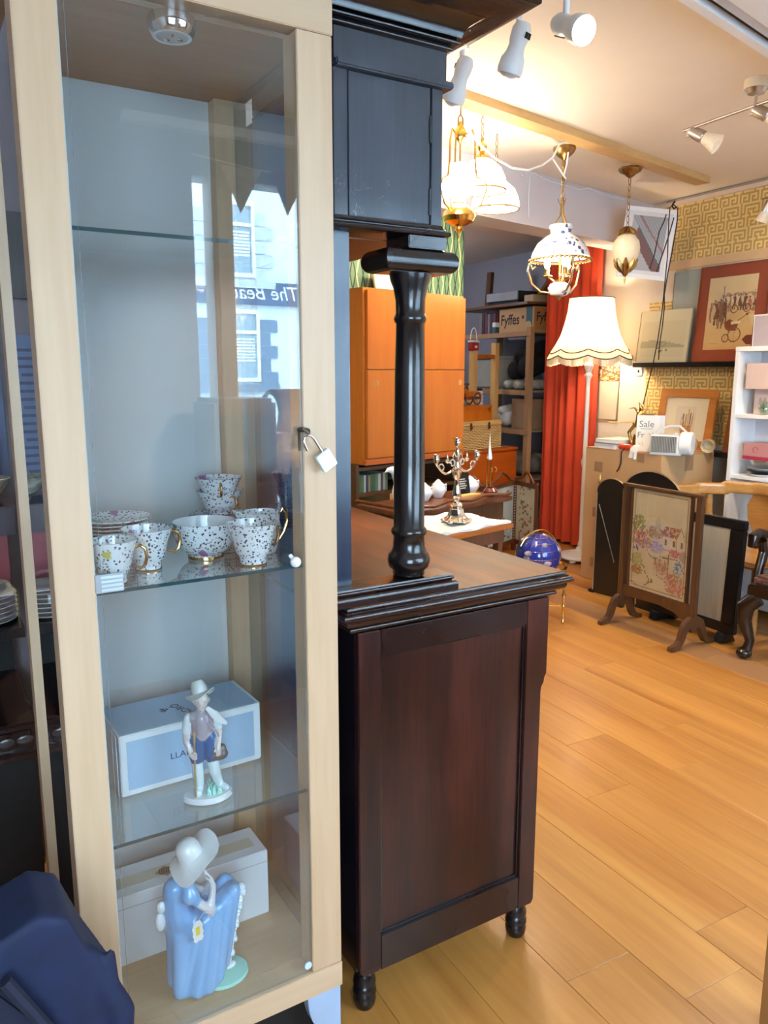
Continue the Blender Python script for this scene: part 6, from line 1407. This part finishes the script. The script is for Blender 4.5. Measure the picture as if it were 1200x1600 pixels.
g1 = gift('grey_lilac_box', 'grey-lilac giftbox on top of the white shelf unit', .10,.02,1.6505,.42,.175,.185, lil); part('lid_edge', MB().box(-.003,-.0005,-.002,.175,0,.186).box(-.003,.42,-.003,-.0005,.178,.186), paper, g1)
text('lettering', 'LLADRÓ', .030, plain('grey_foil',(.16,.13,.15),.4), g1, T((.185,-.0008,.075)), .0001, 0, 1.1)
g2 = gift('pale_pink_box', 'pale pink giftbox on top of the grey-lilac one', .18,.03,1.8365,.36,.165,.155, pinkc); part('emblem', MB().prism([(.13,.07),(.16,.085),(.15,.10),(.165,.115),(.14,.105),(.125,.115)], -.0012,-.0004), plain('crimson_print',(.40,.02,.05),.5), g2)
g3 = gift('pink_box', 'tall pale pink box in the top opening of the white shelves', .09,.09,1.237,.095,.10,.155, pinkc); part('print', MB().prism([(.035,.03),(.055,.03),(.055,.09),(.048,.105),(.042,.105),(.035,.09)], -.0010,-.0003), plain('faint_grey_print',(.45,.36,.36),.5), g3)
gift('large_pink_box', 'wide pale pink box stacked on the tall one in the top opening', .075,.015,1.3925,.24,.18,.155, pinkc)
bt_ = thing('green_glass_drop', 'small clear glass paperweight with a green swirl on the white shelf', 'paperweight', (4.305+.05,3.30-.195,1.2375)); part('glass_body', MB().lathe([(.001,0),(.022,0),(.036,.02),(.040,.04),(.030,.066),(.012,.088),(.004,.105),(.001,.11)], n=24), glass('paperweight_glass',(.80,.88,.82),2.5,.05), bt_); part('green_swirl', MB().tube([(0,0,.02),(.012,0,.035),(0,.012,.05),(-.008,0,.066)], [.006,.012,.010,.003], 8), plain('green_swirl',(.03,.22,.06),.3), bt_)
g4 = gift('rose_box', 'rose pink box with a dark pink base in the middle opening of the white shelves', .09,.025,.9605,.20,.16,.10, plain('rose_card',(.50,.24,.25),.5)); part('base_band', MB().box(-.001,.201,-.001,.161,0,.022), plain('crimson_band',(.42,.03,.08),.5), g4)
part('emblem', MB().tube([(.085+.017*cos(a),-.0012,.062+.017*sin(a)) for a in [i*.5 for i in range(11)]], .0016, 5), plain('crimson_print',(.40,.02,.05)), g4)
for k, (m_, lab) in enumerate(((white,'white dinner plate at the bottom of the pile on the white shelf'),(black,'black dinner plate in the middle of the pile on the white shelf'),(paper,'off-white dinner plate on top of the pile on the white shelf'))):
    o = thing('dinner_plate', lab, 'plate', (4.305+.105,3.30-.19,.8575+.0185*k), 0, 'dinner plates on the white shelf')
    part('plate', MB().lathe([(.001,0),(.07,0),(.075,.004),(.098,.014),(.100,.017),(.07,.008),(.001,.006)], n=32), m_, o)
dsx = thing('glass_dish', 'clear glass dish under the rose pink box', 'dish', (4.305+.105,3.30-.19,.9140)); part('dish', MB().lathe([(.001,0),(.05,0),(.080,.02),(.092,.046),(.089,.046),(.075,.022),(.001,.006)], n=28), glass('dish_glass',(.90,.92,.90),2.2,.05), dsx)
# board edge close to the camera at the lower right
be = part('board_edge', MB().box(-.02,.02,-.30,.0,0,.70), wood('near_board',(.40,.19,.06),(.50,.26,.09),'z',1,.4), None, .003); be.location = (1.552,.973,0); tag(be, 'orange-brown board edge close to the camera at the lower right', 'board')
# ------------------------------------------------------------------ lamps
WARM = (1.0, .78, .53); COOL = (.86, .93, 1.0)
opal = plain('lit_opal_glass', (.85,.83,.78), .25, emit=6.5, ecol=(1.0,.92,.78), var=.01)
bulb_m = plain('lit_bulb', (1,.9,.7), .3, emit=28.0, ecol=(1.0,.82,.55), var=.0)
def chain(p, q, rl=.012, m=oldbrass):
    mb = MB(); p, q = Vector(p), Vector(q); L = (q-p).length; n = max(2, int(L/(rl*2.4)))
    for k in range(n):
        c = p.lerp(q, (k+.5)/n); pl = k % 2
        mb.tube([(c.x+(rl*.62*cos(a) if not pl else 0), c.y+(rl*.62*cos(a) if pl else 0), c.z+rl*1.45*sin(a)) for a in [i*pi/6 for i in range(12)]], rl*.17, 5, True)
    return mb
def bulb(parent, loc, power, col=WARM, r=.022, size=.03):
    part('light_bulb', MB().ball((0,0,0), (r,r,r*1.25), 14, 10, T(loc)), bulb_m, parent)
    lamp('POINT', Vector(loc)-Vector((0,0,r*1.25+size+.004)), power, col, size=size, parent=parent)
# brass rise-and-fall lamp, far left of the three hanging from the plank
p = sz(720,168,2.66); A_ = thing('brass_oil_style_pendant', 'brass oil-lamp style pendant with polished brass font, leftmost under the plank', 'lamp', (p.x,p.y,2.6615))
def zz(y): return sx(720,y,p.x).z - 2.6615
part('hook', MB().tube([(0,0,0),(0,0,-.03),(.012,0,-.045),(.012,0,-.10),(0,0,-.125),(-.012,0,-.10),(-.012,0,-.045),(0,0,-.03)], .0035, 6), oldbrass, A_)
zc = zz(212)
part('crown', MB().lathe([(.006,zc+.06),(.010,zc+.045),(.020,zc+.03),(.028,zc+.01),(.024,zc-.01),(.012,zc-.02),(.006,zc-.03)], n=20), brass, A_)
for k in range(3):
    a = rad(195+120*k); R = lambda r, z: (r*cos(a), r*sin(a), z)
    part('arm', MB().tube([R(.02,zc),R(.055,zc+.02),(R(.068,zc-.03)),R(.070,zc-.12),R(.078,zc-.18),R(.115,zc-.20),R(.125,zc-.23),R(.10,zc-.30),R(.05,zc-.33),R(.02,zc-.335)], .0045, 8), brass, A_)
part('chimney_rod', MB().cyl((0,0,zc),(0,0,zc-.34),.004), brass, A_)
zf = zz(338)
part('font', MB().lathe([(.020,zf+.075),(.026,zf+.070),(.030,zf+.055),(.045,zf+.045),(.070,zf+.020),(.076,zf),(.066,zf-.022),(.038,zf-.035),(.020,zf-.042),(.022,zf-.055),(.010,zf-.065),(.004,zf-.072),(.006,zf-.085),(.003,zf-.11)], n=36), brass, A_)
part('glass_globe', MB().lathe([(.030,zf+.08),(.060,zf+.095),(.070,zf+.125),(.050,zf+.165),(.030,zf+.185),(.028,zf+.23)], n=28), opal, A_)
lamp('POINT', (-.10,-.14,zf+.10), 9, WARM, size=.06, parent=A_)
# two white dome pendants behind it
def dome(px, ytop, yrim, rad_, dist, label):
    q = sd(px, yrim, dist); z0 = q.z
    t_ = thing('white_dome_pendant', label, 'lamp', (q.x,q.y,z0))
    ztop = ZC - z0
    part('shade', MB().lathe([(rad_*1.0,0),(rad_*1.03,.018),(rad_*.98,.05),(rad_*.80,.095),(rad_*.48,.128),(rad_*.25,.140),(rad_*.23,.14),(rad_*.46,.124),(rad_*.78,.090),(rad_*.95,.05),(rad_*1.0,.018),(rad_*.985,.0)], n=40), opal, t_)
    part('gallery_ring', MB().tube([(rad_*1.01*cos(a), rad_*1.01*sin(a), -.004) for a in [i*2*pi/40 for i in range(40)]], .0045, 6, True), brass, t_)
    part('cap', MB().lathe([(rad_*.30,.138),(rad_*.28,.150),(.020,.160),(.012,.172),(.020,.182),(.024,.195),(.016,.208),(.006,.216),(.009,.228),(.004,.240)], n=24), brass, t_)
    part('stem', chain((0,0,.24),(0,0,ztop), .011), oldbrass, t_)
    for s_ in (-1,1): part('thumb_screw', MB().cyl((s_*rad_*.8,0,.10),(s_*(rad_*.8+.022),0,.105),.003).ball((s_*(rad_*.8+.024),0,.105),.005,8,6), brass, t_)
    bulb(t_, (0,0,.055), 15); return t_
dome(752, 258, 297, .116, 3.98, 'lit white glass dome pendant with a brass finial, left of its twin')
dome(774, 285, 326, .120, 4.34, 'lit white glass dome pendant, the lower and farther of two')
# looped white flex between lamps
fx = thing('white_flex', 'white electric flex swagged between the hanging lamps', 'flex', (0,0,0))
part('cable', MB().tube([tuple(G(sg(x,y,2.455)[0],2.455,sg(x,y,2.455)[1])) for x,y in ((733,206),(752,228),(775,248),(800,262),(825,266),(848,258),(864,246),(874,226),(884,222))], .005, 6)
   .tube([tuple(G(sg(x,y,2.455)[0],2.455,sg(x,y,2.455)[1])) for x,y in ((864,248),(873,262),(884,279))], .004, 6).tube([tuple(G(sg(x,y,2.455)[0],2.455,sg(x,y,2.455)[1])) for x,y in ((888,238),(886,255),(881,275))], .004, 6), white, fx)
fx2 = MB(); hv = hv0-.008
fx2.tube([tuple(G(sg(x,y,hv)[0],hv,sg(x,y,hv)[1])) for x,y in ((835,272),(860,284),(885,290),(905,296),(920,294),(940,302),(955,308),(975,312))], .004, 6).tube([tuple(G(sg(x,y,hv)[0],hv,sg(x,y,hv)[1])) for x,y in ((828,275),(826,300),(826,325),(826,340))], .004, 6)
for x, y in ((815,274),(835,271),(826,330),(920,296),(952,307)): u_, z_ = sg(x,y,hv); q = G(u_,hv,z_); fx2.ball((q.x,q.y,q.z), .007, 6, 5)
o = part('surface_flex', fx2, white, None); tag(o, 'white flex clipped along the lilac cross beam', 'flex')
# delft pendant
p = sz(882,232,2.655); q0 = p
De = thing('delft_pendant', 'blue and white delft china pendant lamp with brass scrolls, hanging mid plank', 'lamp', (p.x,p.y,2.6615))
def zd(y): d = hypot(p.x, p.y); return sd(878, y, d).z - 2.6615
def delft():
    m, t, b, N, L = nt('delft_china'); tc = N.new('ShaderNodeTexCoord'); v = N.new('ShaderNodeTexVoronoi'); v.inputs['Scale'].default_value = 26
    no = N.new('ShaderNodeTexNoise'); no.inputs['Scale'].default_value = 60; L.new(tc.outputs['Object'], v.inputs[0]); L.new(tc.outputs['Object'], no.inputs[0])
    a = N.new('ShaderNodeMath'); a.operation = 'MULTIPLY_ADD'; a.inputs[1].default_value = .8; a.inputs[2].default_value = -.4; L.new(no.outputs[0], a.inputs[0])
    s_ = N.new('ShaderNodeMath'); s_.operation = 'ADD'; L.new(v.outputs['Distance'], s_.inputs[0]); L.new(a.outputs[0], s_.inputs[1])
    r = N.new('ShaderNodeValToRGB'); e = r.color_ramp.elements; e[0].position = .25; e[0].color = (.05,.08,.24,1); e[1].position = .36; e[1].color = (.80,.80,.80,1)
    L.new(s_.outputs[0], r.inputs[0]); L.new(r.outputs[0], b.inputs['Base Color']); b.inputs['Roughness'].default_value = .12; b.inputs['Coat Weight'].default_value = .5
    return m
dlm = delft()
part('ceiling_rose', MB().lathe([(.058,0),(.060,-.012),(.050,-.030),(.030,-.048),(.012,-.060),(.006,-.066)][::-1], n=28), oldbrass, De)
ztop = zd(352); part('chain', chain((0,0,-.066),(0,0,ztop+.135), .015).cyl((0,0,-.066),(0,0,-.17),.006), oldbrass, De)
for k in range(3):
    a = rad(30+120*k); part('leaf_scroll', MB().tube([(.004*cos(a),.004*sin(a),ztop+.14),(.010*cos(a),.010*sin(a),ztop+.10),(.026*cos(a),.026*sin(a),ztop+.135)], [.004,.005,.002], 6).tube([(.006*cos(a),.006*sin(a),ztop+.11),(.010*cos(a),.010*sin(a),ztop+.05),(.042*cos(a),.042*sin(a),ztop+.0)], [.004,.005,.004], 6), oldbrass, De)
zr = zd(406); Rr = .160
sp_ = [(.062,ztop),(.064,ztop-.015),(.056,ztop-.022),(.056,ztop-.045),(.085,ztop-.062),(.125,ztop-.095),(.150,ztop-.14),(Rr-.003,zr+.01)]
part('shade', MB().lathe(sp_ + [(r-.004, z+.001) for r, z in sp_[::-1]], n=44), dlm, De)
rim = MB().tube([(Rr*cos(a),Rr*sin(a),zr) for a in [i*2*pi/44 for i in range(44)]], .006, 6, True)
for i in range(44): a = i*2*pi/44; rim.ball((Rr*1.02*cos(a),Rr*1.02*sin(a),zr-.004), .008, 6, 5)
part('beaded_rim', rim, oldbrass, De)
zbt = zd(452)
for k in range(3):
    a = rad(12+120*k); R = lambda r, z: (r*cos(a), r*sin(a), z)
    part('scroll_arm', MB().tube([R(Rr-.03,zr-.03),R(Rr-.012,zr-.045),R(Rr-.005,zr-.025),R(Rr+.005,zr-.005),R(Rr+.012,zr-.05),R(Rr-.01,zr-.12),R(.10,zr-.165),R(.05,zr-.172),R(.03,zr-.155)], .0065, 8), plain('pale_brass',(.62,.50,.30),.25,1.0), De)
    part('candle_arm', MB().tube([R(.012,zr-.125),R(.045,zr-.10),R(.075,zr-.085)], .006, 6).lathe([(.004,zr-.09),(.030,zr-.084),(.028,zr-.080),(.014,zr-.078),(.014,zr-.045)], c=(.068*cos(a),.068*sin(a),0), n=16), oldbrass, De)
    part('light_bulb', MB().ball((.068*cos(a),.068*sin(a),zr-.018), (.018,.018,.028), 12, 8), plain('amber_bulb',(1,.9,.7),.3,emit=9.0,ecol=(1.0,.8,.5),var=0), De)
lamp('POINT', (0,0,zr-.055), 9, WARM, size=.05, parent=De)
part('centre_rod', MB().cyl((0,0,zr+.05),(0,0,zbt+.05),.006).box(-.022,.022,-.022,.022,zr-.135,zr-.105), oldbrass, De)
part('china_ball', MB().lathe([(.020,zbt-.038),(.045,zbt-.030),(.060,zbt-.008),(.061,zbt+.010),(.050,zbt+.028),(.030,zbt+.036),(.02,zbt+.037)], n=32), dlm, De)
part('finial', MB().lathe([(.003,zbt-.060),(.010,zbt-.052),(.012,zbt-.040),(.02,zbt-.0385)], n=16), oldbrass, De)
# amber acorn pendant
p = sz(985,264,2.655)
Ac = thing('acorn_pendant', 'frosted acorn-shaped glass pendant with brass leaves on a chain, right end of the plank', 'lamp', (p.x,p.y,2.6615))
def za(y): return sd(980, y, hypot(p.x,p.y)).z - 2.6615
part('ceiling_rose', MB().lathe([(.062,0),(.064,-.010),(.054,-.026),(.030,-.036),(.022,-.046),(.008,-.056)][::-1], n=24, flute=8, amp=.06), oldbrass, Ac)
zt_ = za(366); zb_2 = za(420); part('chain', chain((0,0,-.056),(0,0,zt_+.03), .014), oldbrass, Ac)
part('glass_body', MB().lathe([(.030,zb_2),(.052,zb_2+.03),(.072,zb_2+.075),(.079,zb_2+.115),(.072,zb_2+.155),(.050,zb_2+.185),(.030,zt_)], n=32), plain('frosted_amber_glass',(.78,.66,.48),.35,emit=.10,ecol=(1,.8,.5),var=.05,sc=60,bump=.3,trans=.25), Ac)
lv_ = MB()
for k in range(8):
    a = k*pi/4; lv_.tube([(.012*cos(a),.012*sin(a),zt_+.035),(.040*cos(a),.040*sin(a),zt_+.012),(.058*cos(a),.058*sin(a),zt_-.004)], [.012,.016,.006], 6)
part('leaf_collar', lv_, oldbrass, Ac)
lc_ = MB()
for k in range(8):
    a = k*pi/4; lc_.tube([(.022*cos(a),.022*sin(a),zb_2-.012),(.050*cos(a),.050*sin(a),zb_2+.022),(.069*cos(a),.069*sin(a),zb_2+.055)], [.014,.018,.005], 6)
lc_.lathe([(.003,zb_2-.085),(.007,zb_2-.06),(.005,zb_2-.045),(.014,zb_2-.035),(.024,zb_2-.018),(.030,zb_2+.004)], n=20)
part('leaf_cup', lc_, oldbrass, Ac)
# floor lamp
b0 = sz(905,856,0.0); bx_, by_ = 4.34, 4.62
Fl = thing('floor_lamp', 'white turned floor lamp with a lit fringed cream shade beside the red curtain', 'lamp', (bx_,by_,0))
dl_ = hypot(bx_,by_)
def zl(y): return sd(930, y, dl_).z
part('base', MB().lathe([(.001,.03),(.16,.03),(.165,.04),(.155,.06),(.08,.075),(.04,.09),(.03,.12),(.001,.12)], n=32), white, Fl)
for k in range(4): a = rad(20+90*k); part('foot', MB().ball((.13*cos(a),.13*sin(a),.0152), (.028,.028,.0150), 10, 8), white, Fl)
zs_ = zl(556); zt2 = zl(466)
part('pole', MB().lathe([(.022,.12),(.026,.14),(.018,.17),(.018,.75),(.028,.80),(.018,.84),(.016,zs_-.20),(.020,zs_-.17),(.032,zs_-.15),(.020,zs_-.125),(.030,zs_-.10),(.036,zs_-.07),(.024,zs_-.055),(.020,zs_-.01),(.012,zs_+.10)], n=20), white, Fl)
shp = [(.325,0),(.300,.035),(.265,.08),(.225,.15),(.195,.24),(.175,.33),(.165,zt2-zs_)]
def shade_mat():
    m, t, b, N, L = nt('lit_cream_silk'); b.inputs['Base Color'].default_value = (.78,.68,.50,1); b.inputs['Roughness'].default_value = .8
    tr = N.new('ShaderNodeBsdfTranslucent'); tr.inputs[0].default_value = (.85,.70,.46,1); mx = N.new('ShaderNodeMixShader'); mx.inputs[0].default_value = .45
    L.new(b.outputs[0], mx.inputs[1]); L.new(tr.outputs[0], mx.inputs[2]); L.new(mx.outputs[0], N['Material Output'].inputs[0]); return m
smt = shade_mat(); sh_ = MB(); vs = []; fs = []; n = 96
for i in range(n):
    a = 2*pi*i/n
    for k, (r, z) in enumerate(shp):
        sc = abs(sin(4*a)); w = (1-.05*(1-sc)*max(0,1-k/4))
        vs.append((r*w*cos(a), r*w*sin(a), zs_+z - (.030*sc*max(0,1-k/2.0) if k < 2 else 0)))
m_ = len(shp)
for i in range(n):
    j = (i+1) % n
    for k in range(m_-1): fs.append((i*m_+k, j*m_+k, j*m_+k+1, i*m_+k+1))
sh_.add(vs, fs); part('lamp_shade', sh_, smt, Fl, ang=60)
def scal(r, dz, th): return [((r)*(1-.05*(1-abs(sin(4*a))))*cos(a), (r)*(1-.05*(1-abs(sin(4*a))))*sin(a), zs_+dz-.030*abs(sin(4*a))*th) for a in [2*pi*i/96 for i in range(96)]]
part('trim_braid', MB().tube(scal(.328,0,1), .0045, 6, True).tube(scal(.300,.045,1), .0045, 6, True).tube([(.167*cos(a),.167*sin(a),zt2) for a in [2*pi*i/48 for i in range(48)]], .004, 6, True), plain('brown_braid',(.12,.08,.05),.8), Fl)
fr_ = MB(); vs = []; 
ring = scal(.325,0,1); N2 = 180
for i in range(N2):
    a = 2*pi*i/N2; sc = abs(sin(4*a)); r = .325*(1-.05*(1-sc)); z = zs_-.030*sc; fr_.box(-.0035,.0035,-.002,.002,-.045-.006*hsh(i,2),0, T((r*cos(a), r*sin(a), z)) @ RZ(a+pi/2))
part('fringe', fr_, plain('cream_fringe',(.70,.60,.42),.9), Fl)['kind'] = 'stuff'
part('light_bulb', MB().ball((0,0,zs_+.20),(.030,.030,.040),14,10), bulb_m, Fl); lamp('POINT', (0,0,zs_+.135), 12, WARM, size=.03, parent=Fl); lamp('POINT', (0,0,zs_+.30), 7, WARM, size=.03, parent=Fl)
# white spotlight track
tr_ = thing('spotlight_track', 'white ceiling track carrying three white spotlights above the bureau', 'light track', (1.74,2.05,ZC))
part('rail', MB().box(-.018,.018,-.75,.75,-.035,-.0005), white, tr_, .003)
spw = plain('white_spot_body', (.74,.76,.78), .35, var=.01)
def spot(loc, ang, lean, lit, label, drop=0.0):
    t_ = thing('track_spotlight', label, 'spotlight', loc, ang)
    part('arm', MB().cyl((0,0,0),(0,0,-.075-drop),.010).box(-.018,.018,-.018,.018,-.012,-.0005), spw, t_)
    M_ = T((0,0,-.095-drop)) @ RX(lean)
    part('body', MB().lathe([(.004,.058),(.022,.054),(.031,.035),(.031,.005),(.027,-.015),(.030,-.035),(.040,-.055),(.043,-.085),(.040,-.100),(.036,-.090)], n=28, M=M_), spw, t_)
    vn_ = MB()
    for k in range(4): vn_.box(-.014+.008*k,-.010+.008*k,-.0335,-.0300,.008,.026, M=M_)
    part('vent_slot', vn_, blackmatt, t_)
    part('reflector_bulb', MB().ball((0,0,-.084), (.0375,.0375,.030), 20, 12, M_), plain('lit_lens',(1,1,1),.3,emit=60.0,ecol=(.93,.97,1.0),var=0) if lit else plain('dim_lens',(.7,.75,.8),.3), t_)
    return t_, M_
s0 = sx(722,100,1.74); spot((1.74,s0.y,ZC-.036), rad(200), rad(-25), False, 'white track spotlight nearest the bureau cornice, turned away')
s1 = sx(810,65,1.74); spot((1.74,s1.y,ZC-.036), rad(20), rad(20), False, 'white track spotlight in the middle of the track, switched off')
s2 = sx(884,42,1.74); s_, M_ = spot((1.74,s2.y,ZC-.036), rad(176), rad(63), True, 'bright lit white track spotlight, the one nearest the camera', .035)
lamp('SPOT', (M_ @ Vector((0,0,-.13))), 600, COOL, rot=(rad(63),0,0), size=.03, spot=(40,.6), parent=s_)
# brushed steel spot bar
e0 = sz(1072,204,2.60); e1 = sz(1203,150,2.60)
sbr = thing('steel_spot_bar', 'brushed steel ceiling bar with frosted glass spotlights at the upper right', 'light', (3.07,2.35,ZC))
part('ceiling_plate', MB().lathe([(.050,-.0005),(.052,-.03),(.050,-.038)][::-1], n=24), plain('cream_plate',(.78,.70,.55),.4), sbr); part('ceiling_plate', MB().lathe([(.001,-.062),(.034,-.056),(.046,-.0385)], n=24), steel, sbr)
part('bar', MB().cyl((.03,.40,-.10),(-.02,-.45,-.10),.0065).cyl((0,0,-.055),(.0,.0,-.10),.006), steel, sbr)
for yy in (.36,.02,-.32):
    M_ = T((.004+.05*yy,yy,-.106)) @ RZ(rad(28)) @ RX(rad(-58))
    part('hinge', MB().box(-.004,.004,-.008,.008,-.03,.0,T((.004+.05*yy,yy,-.106))), steel, sbr)
    part('spot_cup', MB().lathe([(.006,.030),(.020,.026),(.026,.0),(.028,-.040),(.024,-.044)], n=20, M=M_ @ T((0,0,-.035))), steel, sbr)
    part('glass_cone', MB().lathe([(.024,-.046),(.030,-.07),(.040,-.105),(.045,-.118),(.042,-.118),(.034,-.09),(.02,-.05)], n=20, M=M_ @ T((0,0,-.035))), plain('frosted_cone',(.72,.62,.48),.3,emit=.12,ecol=(1,.8,.55),var=.08,sc=80,bump=.3), sbr)
sbw = thing('wall_spotlight', 'small steel spotlight against the gold wallpaper at the right edge', 'light', (XW-.0005,3.32,2.52), -pi/2)
part('bar', MB().cyl((-.10,-.05,.05),(.20,-.05,.05),.005).cyl((.10,-.05,.05),(.10,-.0,.05),.008).box(.07,.13,-.012,0,.02,.08), steel, sbw)
M_ = T((-.03,-.05,.05)) @ RY(rad(25)); part('hinge', MB().cyl((-.03,-.05,.05),(-.03,-.05,.015),.004), steel, sbw)
part('spot_cup', MB().lathe([(.006,-.02),(.024,-.025),(.028,-.06),(.030,-.09)], n=18, M=M_), steel, sbw); part('glass_cone', MB().lathe([(.026,-.09),(.040,-.15),(.037,-.15),(.022,-.092)], n=18, M=M_), plain('frosted_cone',(.72,.62,.48)), sbw)
# added fill: unseen warm spot lights over the aisle, without fittings
for (x, y) in ((2.6,1.9),(3.6,2.4),(0.6,3.2),(2.3,3.9)):
    l = lamp('SPOT', (x,y,2.655), 66, (1.0,.80,.56), size=.05, spot=(135,.8))
